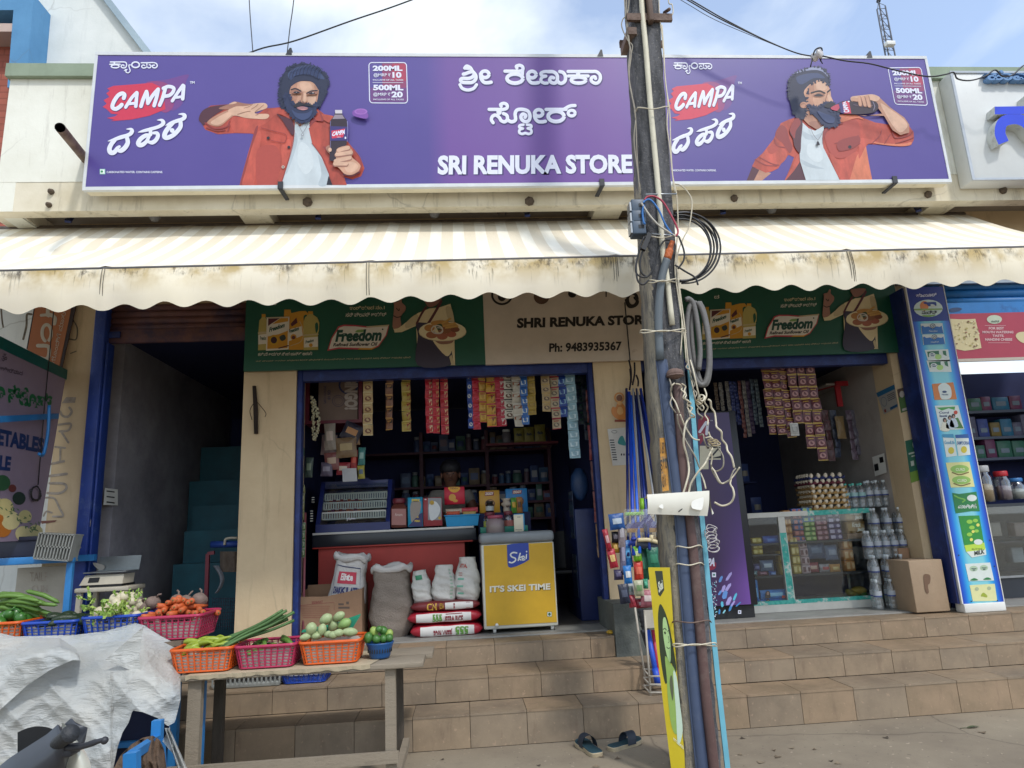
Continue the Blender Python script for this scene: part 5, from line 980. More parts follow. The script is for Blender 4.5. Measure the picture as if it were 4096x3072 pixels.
# shelf rack with the upturned carton
a,b,c,d=span(1272,1482,1432,1668,.5); RK=thing('side_rack','red metal rack on the left side of the shop','rack',((a+b)/2,.7,FLOOR)); mr=mat('rack red','#6d2030',.5,.15,8); mb=U(mr)
zr0=at(1350,1680,.5).z; mb.box(a-.12,b+.04,.5,1.1,zr0-.03,zr0); mb.box(b+.005,b+.04,.5,.54,zr0,2.94); mb.box(a-.12,a-.085,.5,.54,zr0,2.94); mb.build('rack_frame',RK)
cB=wc(.515); cbz=cB.crop(1180,1460,600); x0,x1=at(1274,1580,.515).x,at(1430,1580,.515).x; mb=U(mat('carton dim','#7d6a60',.8,.1,5)); mb.box(x0,x1,.515,.95,zr0+.001,2.93); mb.k('#27305c')
mb.ring(cbz,790,300,135,120,26,.002); mb.k('#b3a69c'); mb.text(cbz,'BINGO!',((930,190),(930,660),(730,660),(730,190)),.004,bold=.06); mb.k('#2a2f55'); mb.text(cbz,'OS 10',((525,375),(525,510),(480,510),(480,375)),.003,bold=.03); mb.text(cbz,'POTATO CHIPS',((460,315),(460,570),(425,570),(425,315)),.003,bold=.01); mb.ring(cbz,640,530,88,82,6,.003); mb.ring(cbz,640,530,60,56,4,.003); one('snack_carton',mb,'brown snack carton with sideways lettering on the red rack','carton',((x0+x1)/2,.7,zr0))
# jasmine garland
mb=U(mat('jasmine','#c4bfa2',.7,.15,30)); rs=random.Random(4)
for sx in (0,1):
    for k in range(46):
        f=k/45; px=1243+ (6+20*math.sin(PI*f)*sx) + f*8; p=at(px+rs.uniform(-5,5),1588+170*f,.3); mb.ball((p.x,.3+rs.uniform(-.02,.02),p.z),.011,n=6,k=4,jit=.25)
one('flower_garland',mb,'white jasmine garland hanging inside the left door frame','garland',tuple(at(1250,1588,.3)))
# hanging packets on the rack
hp=[(1300,1694,1345,1800,'#8d8378','#b9a79a','clear packet with white header card hanging under the snack carton'),(1352,1690,1432,1760,'#2b2838','#b98450','dark navy packet tilted under the snack carton'),(1375,1715,1440,1780,'#8a6a4c','#a5825a','brown packet behind the tilted navy packet'),(1282,1740,1345,1820,'#6d5a5a','#9d8378','mauve packet at the left under the carton'),(1345,1750,1430,1830,'#7a6247','#a58f62','tan packet with mixed sweets in the middle of the rack'),(1300,1810,1360,1880,'#7d4a48','#b39a84','reddish packet low on the rack'),(1345,1850,1400,1900,'#8d2f36','#c9b9a8','red packet with pale stripe low on the rack'),(1400,1800,1428,1880,'#9d3030','#c2503a','narrow red packet hanging right on the rack'),(1282,1850,1330,1905,'#5c5468','#8a8494','violet grey packet lowest left on the rack'),(1432,1790,1460,1860,'#3f7a78','#8fb0a8','teal packet hanging right of the rack'),(1432,1862,1460,1915,'#a8a04a','#5a6a80','yellow packet hanging right of the rack'),(1218,1830,1250,1910,'#4a5a54','#8a9a84','grey green packet beside the door frame')]
for k,(x0,y0,x1,y1,c1,c2,lab) in enumerate(hp): pouch('hanging_packet',x0,y0,x1,y1,.44+.012*(k%4),c1,lab,tilt=(.45 if k==1 else ru(-.08,.08)),group='packets hanging on the red rack',lc=c2)
a,b,c,d=span(1368,1874,1426,1926,.42); mb=U(I('#aeb0b4')); mb.grid(lambda u,v:(a+(b-a)*(u+.06*v),.42-.02*math.sin(PI*u*.8)*(1-v),d-(d-c)*v),6,4,False); one('paper_note',mb,'blank white paper clipped below the hanging packets','paper',((a+b)/2,.42,c))
for k,(x,y0,y1,c1) in enumerate(((1200,1500,1640,'#6b6a5a'),(1203,1650,1780,'#3a5a8a'),(1205,1790,1930,'#2f6a4a'),(1208,1940,2080,'#7a7a4a'),(1210,2090,2230,'#4a6a3a'))): strip(x,y0,y1,22,4,[(c1,'#a8a48a','#8a8a7a','quad')],.16,['dull olive strip at the top of the left door frame','blue strip on the left door frame beside the garland','green strip on the left door frame by the hanging packets','mustard strip on the left door frame beside the cooler','leaf green strip low on the left door frame'][k],'sachet strips along the left door frame')
# back shelves
SHV=thing('back_shelves','dark red shelves along the back wall of the left shop','shelf',(0,2.3,FLOOR)); mb=U(mat('shelf maroon','#4a2030',.6,.2,6)); SZ=[]
for y in (1800,1938,2012,2080,2160):
    z=at(1900,y,2.05).z; SZ.append(z); mb.box(-1.3,1.05,2.05,2.49,z-.025,z)
for x in (-1.28,-.5,.28,1.03): mb.box(x-.02,x+.02,2.06,2.48,FLOOR,2.6)
mb.build('shelf_boards',SHV)
rs=random.Random(11); cols=['#55607a','#6a5560','#3f5a7a','#7a6a58','#4a6a60','#8a8a90','#6a3a44','#40507a']; nm=['pouch','tin','carton']; n=0
for zi,z in enumerate(SZ[:4]):
    x=-.75 if zi else -.6
    while x<.98:
        w_=rs.uniform(.07,.13); h=rs.uniform(.11,.20 if zi else .26); kind=rs.choice(('box','jar','bag')); c1=rs.choice(cols); n+=1; mb=U(mat('dim '+c1,c1,.5,.2,9))
        lab='dim packaged goods on the back shelves of the left shop'
        if kind=='box': mb.rbox(x,x+w_,2.08,2.2,z,z+h,.004,seg=1); mb.use(I(rs.choice(cols))); mb.box(x+w_*.15,x+w_*.85,2.077,2.081,z+h*.3,z+h*.7)
        elif kind=='jar': mb.lathe((x+w_/2,2.14,z),[(w_*.4,0),(w_*.45,.02),(w_*.45,h*.7),(w_*.32,h*.8)],12); mb.k('#8d8f96'); mb.lathe((x+w_/2,2.14,z),[(w_*.36,h*.8),(w_*.36,h)],12)
        else: mb.grid(lambda u,v:(x+w_*u*(1-.1*v)+.05*w_*v,2.14-.05*math.sin(PI*u)*math.sin(PI*min(1,v+.15)),z+h*v),8,6); mb.use(I(rs.choice(cols))); mb.grid(lambda u,v:(x+w_*(.2+.6*u),2.136-.05*math.sin(PI*(.2+.6*u))*math.sin(PI*(.35+.4*v)),z+h*(.3+.35*v)),5,4)
        one({'box':'goods_box','jar':'goods_jar','bag':'goods_bag'}[kind],mb,{'box':'dim boxed goods on the back shelves','jar':'dim lidded jars on the back shelves','bag':'dim bagged goods on the back shelves'}[kind],{'box':'box','jar':'jar','bag':'bag'}[kind],(x+w_/2,2.14,z),{'box':'boxes on the back shelves','jar':'jars on the back shelves','bag':'bags on the back shelves'}[kind]); x+=w_+rs.uniform(.0,.014)
for k,(x0,x1,y0) in enumerate(((2055,2096,1712),(2096,2136,1708),(2138,2182,1698))): pouch('yellow_pouch',x0,y0,x1,1770,1.6,'#8a8340',['yellow pouch, leftmost of three standing high behind the strips','yellow pouch, middle of three standing high behind the strips','yellow pouch, rightmost and tallest of three behind the strips'][k],txt='fab',tcol='#20304a',group='yellow pouches on the high shelf')
a,b,c,d=span(2050,1762,2190,1780,1.6); mb=U(mr); mb.box(a-.3,b+.12,1.56,1.75,at(2100,1770,1.6).z-.025,at(2100,1770,1.6).z); one('shelf_board',mb,'dark red board carrying the yellow pouches','shelf',((a+b)/2,1.65,at(2100,1770,1.6).z-.025))
a,b,c,d=span(2000,1720,2046,1776,1.6); jar('storage_jar',2008,1716,2045,1771,1.62,mat('milky','#77747c',.4,.1,8),m_wht,'milky plastic jar left of the yellow pouches')
# right side cabinet of the left shop and wall goods
a=at(2330,2250,.35).x; mb=U(mat('cabinet blue','#1c2a5c',.45,.2,5,.1)); mb.rbox(a-.02,1.31,.5,1.3,FLOOR,at(2310,2035,.5).z,.01); mb.use(mat('glass dark','#3a4a66',.1,.1,4)); mb.box(a-.024,a-.019,.55,.8,1.3,1.75); mb.box(a-.024,a-.019,.55,.8,.75,1.15); one('steel_cabinet',mb,'dark blue steel cabinet inside the right door frame','cabinet',(a+.1,.9,FLOOR))
mb=U(mat('bag blue','#24406a',.5,.2,8,.3)); p=at(2322,1935,.55); mb.ball((p.x,.6,p.z),.09,.08,.16,16,12,jit=.04); one('blue_bag',mb,'round blue bag hanging above the steel cabinet','bag',(p.x,.6,p.z-.16))
for k,(y0,y1,c1,c2) in enumerate(((1560,1690,'#6d3a3a','#8a6a5a'),(1700,1840,'#7d2028','#c2b0a0'),(1845,1960,'#5a2a2c','#a8845c'),(1965,2090,'#7a3a3a','#c0a890'),(2095,2230,'#8a6a4a','#c9b08a'))): strip(2352+int((y0-1560)*.075),y0,y1,24,3,[(c1,c2,c1,'half')],.16,['maroon strip at the top of the right door frame','red strip on the right door frame below the top one','dark maroon strip midway down the right door frame','rusty strip beside the steel cabinet','tan strip lowest on the right door frame'][k],'sachet strips along the right door frame')
# dark plastic chair
cb_=at(2270,2420,1.3); mb=U(m_black); x=cb_.x; mb.grid(lambda u,v:(x-.2+.4*u,1.3+.06*math.sin(PI*u)+.05*v,FLOOR+.42+(.40-.10*abs(2*u-1)**2)*v),10,8); mb.rbox(x-.22,x+.22,.9,1.32,FLOOR+.40,FLOOR+.44,.01)
for sx in (-.2,.2):
    for yy in (.93,1.3): mb.cyl((x+sx,yy,FLOOR),(x+sx*.9,yy,FLOOR+.4),.018,n=8)
one('plastic_chair',mb,'dark plastic chair in the shade beyond the freezer','chair',(x,1.1,FLOOR))
# shopkeeper -------------------------------------------------------
def skin_body(name,verts,edges,radii,m,parent,root=0,sub=2):
    me=bpy.data.meshes.new(name); o=bpy.data.objects.new(name,me); COL.objects.link(o); o.parent=parent
    L0=Vector(parent.location) if parent else Vector((0,0,0)); me.from_pydata([Vector(v)-L0 for v in verts],edges,[]); me.materials.append(m)
    md=o.modifiers.new('skin','SKIN'); md.use_smooth_shade=True
    sv=me.skin_vertices[0].data if me.skin_vertices else None
    if sv is None:
        bm=bmesh.new(); bm.from_mesh(me); bm.verts.layers.skin.verify(); bm.to_mesh(me); bm.free(); sv=me.skin_vertices[0].data
    for i,r in enumerate(radii): sv[i].radius=(r,r) if not hasattr(r,'__len__') else r; sv[i].use_root=(i==root)
    s=o.modifiers.new('sub','SUBSURF'); s.levels=sub; s.render_levels=sub; return o
hd=at(1802,1898,1.15); hx,hz=hd.x,hd.z; PS=thing('person','shopkeeper behind the counter in a grey top with bowed dark head','person',(hx,1.2,FLOOR))
m_skin=mat('skin','#6b4636',.55,.08,8); m_hair=mat('dark hair','#15131a',.6,.2,30,.4); Y0=1.2; fz=FLOOR
V_=[(hx,Y0,fz+.80),(hx,Y0,fz+1.0),(hx,Y0-.01,fz+1.16),(hx,Y0-.02,fz+1.27),(hx,Y0-.04,hz-.10),(hx,Y0-.07,hz-.01),(hx,Y0-.065,hz+.06),
(hx-.18,Y0-.02,fz+1.23),(hx-.24,Y0-.16,fz+1.05),(hx-.10,Y0-.42,fz+1.02),(hx-.07,Y0-.47,fz+1.03),(hx+.18,Y0-.02,fz+1.23),(hx+.25,Y0-.12,fz+1.02),(hx+.16,Y0-.35,fz+.98),(hx+.13,Y0-.42,fz+.97),
(hx-.10,Y0,fz+.74),(hx-.11,Y0-.02,fz+.42),(hx-.11,Y0+.02,fz+.06),(hx-.11,Y0-.13,fz+.03),(hx+.10,Y0,fz+.74),(hx+.11,Y0-.02,fz+.42),(hx+.11,Y0+.02,fz+.06),(hx+.11,Y0-.13,fz+.03)]
E_=[(0,1),(1,2),(2,3),(3,4),(4,5),(5,6),(2,7),(7,8),(8,9),(9,10),(2,11),(11,12),(12,13),(13,14),(0,15),(15,16),(16,17),(17,18),(0,19),(19,20),(20,21),(21,22)]
Rr=[.14,.13,.14,.06,.055,.095,.085,.06,.045,.034,.034,.06,.045,.034,.034,.085,.06,.045,.035,.085,.06,.045,.035]
for (b_,sx) in ((10,-1),(14,1)):
    bx=Vector(V_[b_])
    for f in range(4): i=len(V_); o_=(f-1.5)*.018; V_+=[tuple(bx+Vector((o_,-.035,.012))),tuple(bx+Vector((o_*1.1,-.075+abs(o_)*.3,.0))),tuple(bx+Vector((o_*1.1,-.085+abs(o_)*.3,-.03)))]; E_+=[(b_,i),(i,i+1),(i+1,i+2)]; Rr+=[.010,.009,.008]
    i=len(V_); V_+=[tuple(bx+Vector((-sx*.035,-.015,.0))),tuple(bx+Vector((-sx*.05,-.05,-.01)))]; E_+=[(b_,i),(i,i+1)]; Rr+=[.011,.009]
body=skin_body('body',V_,E_,Rr,m_skin,PS)
skin_body('shirt',[V_[0],V_[1],V_[2],(hx,Y0-.02,fz+1.24),V_[7],tuple((Vector(V_[7])+Vector(V_[8]))/2),V_[11],tuple((Vector(V_[11])+Vector(V_[12]))/2)],[(0,1),(1,2),(2,3),(2,4),(4,5),(2,6),(6,7)],[.165,.155,.165,.085,.078,.075,.078,.075],mat('grey shirt','#7a756e',.85,.1,10),PS)
mb=U(m_hair); mb.ball((hx,Y0-.045,hz+.065),.112,.115,.095,18,12,jit=.05); mb.ball((hx,Y0+.0,hz+.0),.10,.09,.12,14,10,jit=.05); mb.build('hair',PS)
mb=U(mat('eye dark','#120e0e',.3,.1,9))
for sx in (-.034,.034): mb.ball((hx+sx,Y0-.157,hz+.0),.010,.008,.007,8,6)
mb.use(m_skin); mb.ball((hx,Y0-.168,hz-.03),.014,.02,.022,8,6)
for sx in (-.093,.093): mb.ball((hx+sx,Y0-.06,hz-.01),.014,.025,.034,8,6)
mb.k('#4a2a26'); mb.ball((hx,Y0-.158,hz-.066),.024,.008,.007,10,6); mb.build('face',PS)
# ================================================================ middle pillar, right shop, dairy shop
# ---- purple drinks fridge
PY_=.06; x0=at(2715,2200,PY_).x; x1=at(2985,2250,PY_).x; xs=at(3022,2300,PY_).x; zt_=at(2880,1642,PY_).z; zb_=at(2980,2418,PY_).z
FG=thing('drinks_fridge','tall purple soft drink fridge standing half behind the concrete pole','fridge',((x0+x1)/2,.35,FLOOR)); cf=wc(PY_)
mb=U(mat('fridge black','#17181f',.4,.1,6)); mb.rbox(x0,xs,PY_+.012,.7,zb_-.01,zt_,.01); mb.build('cabinet',FG)
M,N,L,b=nodes('fridge print'); s=N.new('ShaderNodeSeparateXYZ'); L.new(mapping(N,L,'Generated'),s.inputs[0]); c=mix(N,L,ramp_out(N,L,s.outputs[2],.1,.55),'#6a4596','#35215c'); c=mix(N,L,ramp_out(N,L,s.outputs[0],.55,1.0),'#3a2350',c); L.new(c,b.inputs['Base Color']); b.inputs['Roughness'].default_value=.35
mb=U(M); mb.box(x0+.01,x1,PY_,PY_+.011,zb_,zt_-.02); mb.build('door',FG)
mb=MB(); c1=cf.crop(2400,1440,600); c2=cf.crop(2400,1880,600); c3=cf.crop(2400,2300,600); mb.k('#8d2040'); mb.face([c1(x,y,.001) for x,y in ((1450,880),(1560,800),(1620,850),(1600,1050),(1480,1250),(1440,1100))]); mb.use(W); mb.stroke(c1,[(1470,1060),(1570,910),(1590,920),(1570,1090)],40,.0022,hard=True); mb.text(c1,'TM',(1620,885,1658,905),.0022)
mb.k('#c9c4ae'); mb.rect(c1,1470,1265,1780,1610,.001); mb.use(M); mb.rect(c1,1600,1470,1790,1620,.002); mb.k('#191822'); mb.stroke(c1,[(1590,1290),(1760,1290),(1620,1450),(1780,1430)],38,.003,hard=True)
mb.k('#8d2040'); mb.blob(c2,[(1560,1420),(1700,1360),(1700,1450),(1600,1480)],.0012); mb.use(W); mb.text(c2,'PA',((1580,1310),(1700,1290),(1690,1420),(1575,1410)),.0024,bold=.06,shear=.2); mb.rect(c2,1650,1510,1710,1580,.0016); mb.k('#2a7a64'); mb.disc(c2,1680,1545,16,off=.0026)
rs=random.Random(5); ICE=[I('#58b8d6'),I('#8fd2e2'),I('#3c86c4'),I('#a59ad6'),I('#5f8fd0')]
for (x,y,l,w_,a_) in ((1780,60,110,70,70),(1900,20,160,70,60),(1890,180,150,80,60),(1820,200,120,80,75),(1990,320,130,60,70),(1840,290,140,120,80),(1900,380,150,100,70),(1770,260,90,60,60),(2040,430,110,34,45),(1930,470,150,60,70),(1800,430,90,70,100),(1960,420,110,50,60),(1760,540,80,50,90),(1830,540,70,40,60)):
    dx,dy=math.cos(R(a_)),-math.sin(R(a_)); nx,ny=-dy,dx; mb.use(rs.choice(ICE)); mb.face([c3(x+dx*p*l/2+nx*q*w_/2,y+dy*p*l/2+ny*q*w_/2,.0012+.0004*rs.random()) for p,q in ((-1,-.25),(-.6,-.6),(.5,-.5),(1,.1),(.6,.6),(-.7,.5))])
for k in range(46): x=rs.uniform(1640,1720); y=rs.uniform(90,620); mb.use(W if k%2 else ICE[1]); mb.disc(c3,x,y,rs.uniform(4,11),off=.0012,n=6)
mb.use(W); mb.rect(c3,2035,520,2082,572,.0016); mb.k('#22202c'); mb.disc(c3,2058,545,12,off=.0026); mb.build('door_print',FG)
mb=U(m_wht); 
for px in (2945,): p=at(px,2440,.12); mb.lathe((p.x,.14,FLOOR),[(.012,0),(.03,.03),(.035,.045)],10)
mb.build('foot',FG); mb=U(m_black); mb.box(x0+.03,xs-.03,.1,.6,FLOOR+.002,zb_-.011); mb.build('plinth',FG)
# ---- glass showcase
SY=.34; a=at(2950,2062,SY); b=at(3478,2042,SY); zt_=(a.z+b.z)/2+.02; xa,xb=xs+.004,b.x; zb0=at(3250,2427,SY).z
SC=thing('glass_showcase','low glass showcase with white and flaking teal frame full of biscuits','showcase',((xa+xb)/2,.55,FLOOR))
M,N,L,b_=nodes('flaking teal'); v=mapping(N,L); c=mix(N,L,ramp_out(N,L,noise(N,L,v,9,7,.7),.5,.56),'#2a9a8e','#c9cfc6'); c=mix(N,L,ramp_out(N,L,noise(N,L,v,30,5,.7),.42,.55),c,'#4fb0a4'); L.new(c,b_.inputs['Base Color']); b_.inputs['Roughness'].default_value=.6; m_teal=M
m_fr=mat('showcase white','#c9c8c0',.5,.1,6)
xm=at(3228,2035,SY).x; xp0,xp1=at(3114,2090,SY).x,at(3140,2090,SY).x
mb=U(m_fr); mb.box(xa,xm,SY,SY+.55,zt_-.045,zt_); mb.use(m_teal); mb.box(xm+.001,xb,SY,SY+.55,zt_-.046,zt_-.001); mb.use(m_fr)
zmid=at(3150,2130,SY).z; mb.box(xp0,xp1,SY,SY+.03,zmid,zt_-.047); mb.use(m_teal); mb.box(xp0+.001,xp1-.002,SY+.001,SY+.03,FLOOR+.10,zmid-.001); mb.use(m_fr); mb.box(xp0-.004,xp0,SY+.002,SY+.03,FLOOR+.10,zmid); mb.box(xp1-.001,xp1+.004,SY+.002,SY+.03,FLOOR+.10,zmid)
mb.use(m_teal); mb.box(xa,xb,SY+.002,SY+.03,FLOOR+.066,FLOOR+.10); mb.use(m_fr); mb.box(xa,xb,SY,SY+.55,FLOOR,FLOOR+.065); mb.box(xb-.02,xb,SY,SY+.03,FLOOR+.101,zt_-.047); mb.box(xb-.02,xb,SY+.52,SY+.55,FLOOR+.066,zt_-.047); mb.build('case_frame',SC)
zs1,zs2=at(3250,2163,SY+.1).z,at(3250,2292,SY+.1).z
mb=U(mat('case shelf','#20242e',.5,.15,6)); mb.box(xa+.01,xb-.02,SY+.03,SY+.52,zs1-.018,zs1); mb.box(xa+.01,xb-.02,SY+.03,SY+.52,zs2-.018,zs2); mb.use(m_innerdk); mb.box(xa,xb-.021,SY+.53,SY+.55,FLOOR+.066,zt_-.047); mb.build('shelf',SC)
mb=U(m_glass); mb.box(xa,xp0-.002,SY+.012,SY+.016,FLOOR+.1,zt_-.046); mb.box(xp1+.002,xb-.02,SY+.012,SY+.016,FLOOR+.1,zt_-.046); mb.box(xb-.012,xb-.008,SY+.03,SY+.52,FLOOR+.07,zt_-.046); mb.build('glass_pane',SC)
def stack(x0,x1,z0,n,hh,col,lab,cols2,name='biscuit_packet',group='biscuit packets in the showcase',dep=.09,Y=SY+.06,txt=None):
    a,b=at(2900+x0*.27125,2150,Y).x,at(2900+x1*.27125,2150,Y).x; base=None
    for k in range(n):
        mb=U(mat('wrap '+col[k%len(col)],col[k%len(col)],.4,.12,18,.15)); w_=b-a; mb.rbox(-w_/2,w_/2,0,dep,0,hh-.003,.006,seg=1); cv=lambda x,y,o=0: Vector((-w_/2+w_*x,-.001-o,hh*(1-y)))
        mb.use(I(cols2)); mb.rect(cv,.08,.2,.42,.8,.001); mb.disc(cv,.78,.5,.14,.3,off=.001,n=10)
        if txt: mb.k('#dcd6c8'); mb.text(cv,txt[0],(.3,.12,.78,.5),.003,bold=.04,shear=.2); mb.text(cv,txt[1],(.52,.55,.96,.92),.003,bold=.04,shear=.2)
        o=mb.build(name); o.location=((a+b)/2+ru(-.003,.003),Y,z0+k*hh+.001); o.rotation_euler.z=ru(-.04,.04); tag(o,lab,'packet',group)
hS=zt_-.07-zs1
stack(900,1010,zs1,4,.075,['#a5703a'],'tan wrapped packet in the stack beside the showcase post, upper shelf','#c9985c')
stack(1035,1180,zs1,6,.052,['#31457d','#7d3a48','#4a5c94'],'blue and red packet in the second stack, upper shelf','#b0655a')
stack(1190,1355,zs1,7,.045,['#5c8a3a','#5c8a3a','#4f7d34','#5c8a3a','#4a7aa8','#5588b0','#4a7aa8'],'green or pale blue packet in the third stack, upper shelf','#a9b870')
stack(1362,1540,zs1,7,.047,['#6d3444','#7a4050'],'maroon packet in the fourth stack, upper shelf','#a87a84')
stack(1548,1740,zs1,5,.052,['#4a3a6d','#54406a'],'violet packet in the fifth stack, upper shelf','#b0a4c0')
stack(1812,2085,zs1+.05,2,.115,['#8d6a3a'],'large brown biscuit box at the right end of the upper shelf','#a5834a',group='large brown biscuit boxes',txt=('Krack','Jack'))
mb=U(m_card); p0,p1=at(2900+1812*.27125,2150,SY+.06).x,at(2900+2085*.27125,2150,SY+.06).x; mb.rbox(p0,p1,SY+.06,SY+.16,zs1+.001,zs1+.049,.003); one('flat_carton',mb,'flat carton under the large brown biscuit boxes','carton',((p0+p1)/2,SY+.1,zs1))
stack(950,1068,zs2,4,.085,['#a58d3c'],'gold packet in the stack beside the post, lower shelf','#d0bd80')
stack(1078,1200,zs2,4,.078,['#b39a9e'],'white and pink packet in the second stack, lower shelf','#5a3038')
stack(1725,1865,zs2,3,.10,['#b5793a'],'orange packet in the stack at the right, lower shelf','#d2b084')
stack(395,540,zs1-.10,3,.052,['#b59c3c'],'yellow packet in the left bay of the showcase','#d2c274')
stack(255,350,zs1-.10,2,.07,['#b0603a'],'orange roll pack in the left bay of the showcase','#c99068')
stack(765,880,zs2,2,.11,['#a8862f'],'gold packet in the left bay by the post','#d0b868')
x_,y_=at(2900+300*.27125,2150,SY+.06).x,at(2900+550*.27125,2150,SY+.06).x; mb=U(mat('case shelf','#20242e')); mb.box(xa+.01,xp0,SY+.03,SY+.3,zs1-.115,zs1-.101); one('inner_shelf',mb,'short dark shelf in the left bay of the showcase','shelf',(x_,SY+.1,zs1-.115))
gm_='mixed packets lying in the showcase'
for k,(x0,x1,y0,y1,c1,c2,lab) in enumerate(((3051,3120,2143,2178,'#2a4fa8','#4a78c8','bright blue packet in the left bay of the showcase'),(2984,3010,2255,2285,'#a58a3a','#c9b060','small mustard packet low in the left bay'),(3010,3040,2255,2285,'#3a3a70','#6a6aa0','indigo packet low in the left bay'),(3040,3095,2240,2285,'#5a6a8a','#b0bac8','silver blue packet low in the left bay'),(2985,3030,2284,2303,'#5a7a84','#9ab0b8','grey green tube lying on the lower left shelf'),(3028,3072,2284,2303,'#7d4a5a','#a8788a','rosy tube lying on the lower left shelf'),(3074,3105,2284,2303,'#3a5aa0','#7a9ad0','blue tube lying on the lower left shelf'),(3228,3275,2250,2290,'#8a3a48','#c0a090','red packet lying on the lower right shelf'),(3278,3320,2256,2290,'#a09aa0','#b04a4a','white and red packet on the lower right shelf'),(3318,3362,2256,2290,'#b5803a','#c9b070','orange packet on the lower right shelf'),(3225,3300,2170,2235,'#3a4a6a','#5a6a84','dim blue bag behind the lower right shelf'),(3300,3350,2180,2240,'#5a6a8a','#8a94a8','slate bag behind the lower right shelf'))): pouch('snack_packet',x0,y0,x1,y1,SY+.09+.01*(k%3),c1,lab,lc=c2,group=gm_,thick=.03)
BLU=('#4a8fd0','#a8d0e6')
for x0,x1,y0,y1,lab in ((2993,3035,2320,2425,'blue pad pack standing upright at the showcase bottom left'),(3040,3152,2358,2397,'upper of two blue pad packs lying at the showcase bottom'),(3042,3152,2397,2424,'lower of two blue pad packs lying at the showcase bottom')): 
    o=pouch('pad_pack',x0,y0,x1,y1,SY+.08,'#3a7fc8',lab,lc='#8ac0e0',group='blue pad packs',thick=.03)
    a,b,c,d=span(x0,y0,x1,y1,SY+.04); mb=MB(); cv=wc(SY+.047); xx=x0+(x1-x0)*.28; yy=(y0+y1)/2; mb.k('#3a2420'); mb.blob(cv,[(xx-9,yy+14),(xx-8,yy-8),(xx,yy-14),(xx+8,yy-8),(xx+9,yy+14)],.0005); mb.k('#b58a78'); mb.disc(cv,xx,yy-4,5,7,off=.001); mb.k('#c23a3a'); mb.rect(cv,x1-24,y1-15,x1-10,y1-5,.001); mb.build('pack_print',o)
for k,(px,py,s,c1,lab) in enumerate(((3435,2362,.055,'#a58a34','yellow gourd in the bag at the showcase bottom right'),(3405,2372,.045,'#8a7a30','mustard gourd in the bag at the showcase bottom right'),(3450,2388,.05,'#3f6a2c','green gourd at the showcase bottom right corner'),(3420,2395,.04,'#4a7a30','small green gourd at the showcase bottom right'))): p=at(px,py,SY+.15); mb=U(mat('gourd '+c1,c1,.5,.25,12)); mb.ball((p.x,p.y,max(p.z,FLOOR+.066+s*.7)),s*1.4,s,s*.7,12,8,Matrix.Rotation(.4*k,3,'Y')); one('gourd',mb,lab,'gourd',(p.x,p.y,FLOOR+.066),'gourds in the showcase')
# ---- eggs
ex0,ex1=at(3243,1960,SY+.02).x,at(3388,1960,SY+.02).x; ew=ex1-ex0; ey=SY+.02; eg=U(mat('egg','#cfc3ae',.5,.06,8)); eg.lathe((0,0,0),[(.003,-.026),(.013,-.022),(.0195,-.01),(.0205,.0),(.018,.012),(.011,.022),(.003,.027)],12); ep=eg.build('egg'); EM=ep.data; bpy.data.objects.remove(ep)
tcol=['#9a7a4a']*5+['#5a2430','#252c58']; tn=['bottom','second lowest','third','middle','third from the top','dark red second from the top','navy topmost']
hT=.0485
for k in range(7):
    z=zt_+.002+k*hT; ox=ru(-.012,.012); t=thing('egg_tray','%s egg tray of the stack on the showcase'%tn[k],'egg tray',(ex0+ew/2+ox,ey+.16,z),0,'egg trays stacked on the showcase'); n=6 if k%2 else 5
    M=mat('pulp '+tcol[k],tcol[k],.9,.15,20,.2); mb=U(M); X0=ex0+ox
    mb.grid(lambda u,v:(X0+ew*u,ey+.30*v,z+.018+.012*math.cos(2*PI*n*u)*math.cos(2*PI*(11-n)*v)),n*8,40); mb.grid(lambda u,v:(X0+ew*u,ey-.002,z+.004+(.014+.012*math.cos(2*PI*n*u))*v),n*8,2); mb.grid(lambda u,v:(X0-.002,ey+.3*u,z+.004+(.014+.012*math.cos(2*PI*(11-n)*u))*v),40,2); mb.box(X0,X0+ew,ey,ey+.3,z,z+.006); mb.build('tray',t)
    for j in range(n):
        o=bpy.data.objects.new('egg',EM); COL.objects.link(o); o.location=(X0+ew*(j+.5)/n,ey+.02,z+.034); o.rotation_euler=(ru(-.2,.2),ru(-.2,.3),0); tag(o,'white egg in the front row of a tray on the showcase','egg','eggs in the stacked trays')
    for j in range(1,6): o=bpy.data.objects.new('egg',EM); COL.objects.link(o); o.location=(X0+.022,ey+.02+.048*j,z+.034); tag(o,'white egg in the shaded left side row of a tray','egg','eggs at the side of the stacked trays')
# ---- water bottles
def bottle_proto(cap,lab,h=.26,r=.037):
    t=thing('water_bottle','clear water bottle','bottle',(0,0,0)); mb=U(clear('bottle plastic',(.88,.92,.94),.10,.08,.09)); s=h/.26
    pr=[(r*.55,0),(r*.92,.004),(r,.015),(r,.04),(r*.94,.046),(r,.052),(r,.08),(r*.94,.086),(r,.092),(r,.125),(r,.165),(r*.92,.19),(r*.6,.215),(r*.36,.228),(r*.36,.242)]
    mb.lathe((0,0,0),[(a,b*s) for a,b in pr],14,cap=False); mb.build('bottle_body',t)
    mb=U(lab); mb.lathe((0,0,0),[(r*1.01,.118*s),(r*1.01,.162*s)],14,cap=False); mb.k('#3a4a84'); mb.lathe((0,0,0),[(r*1.015,.112*s),(r*1.015,.124*s)],14,cap=False); mb.build('paper_label',t); mb=U(cap); mb.lathe((0,0,0),[(r*.4,.238*s),(r*.42,.24*s),(r*.42,.258*s),(r*.36,.26*s)],12); mb.build('cap',t); return t
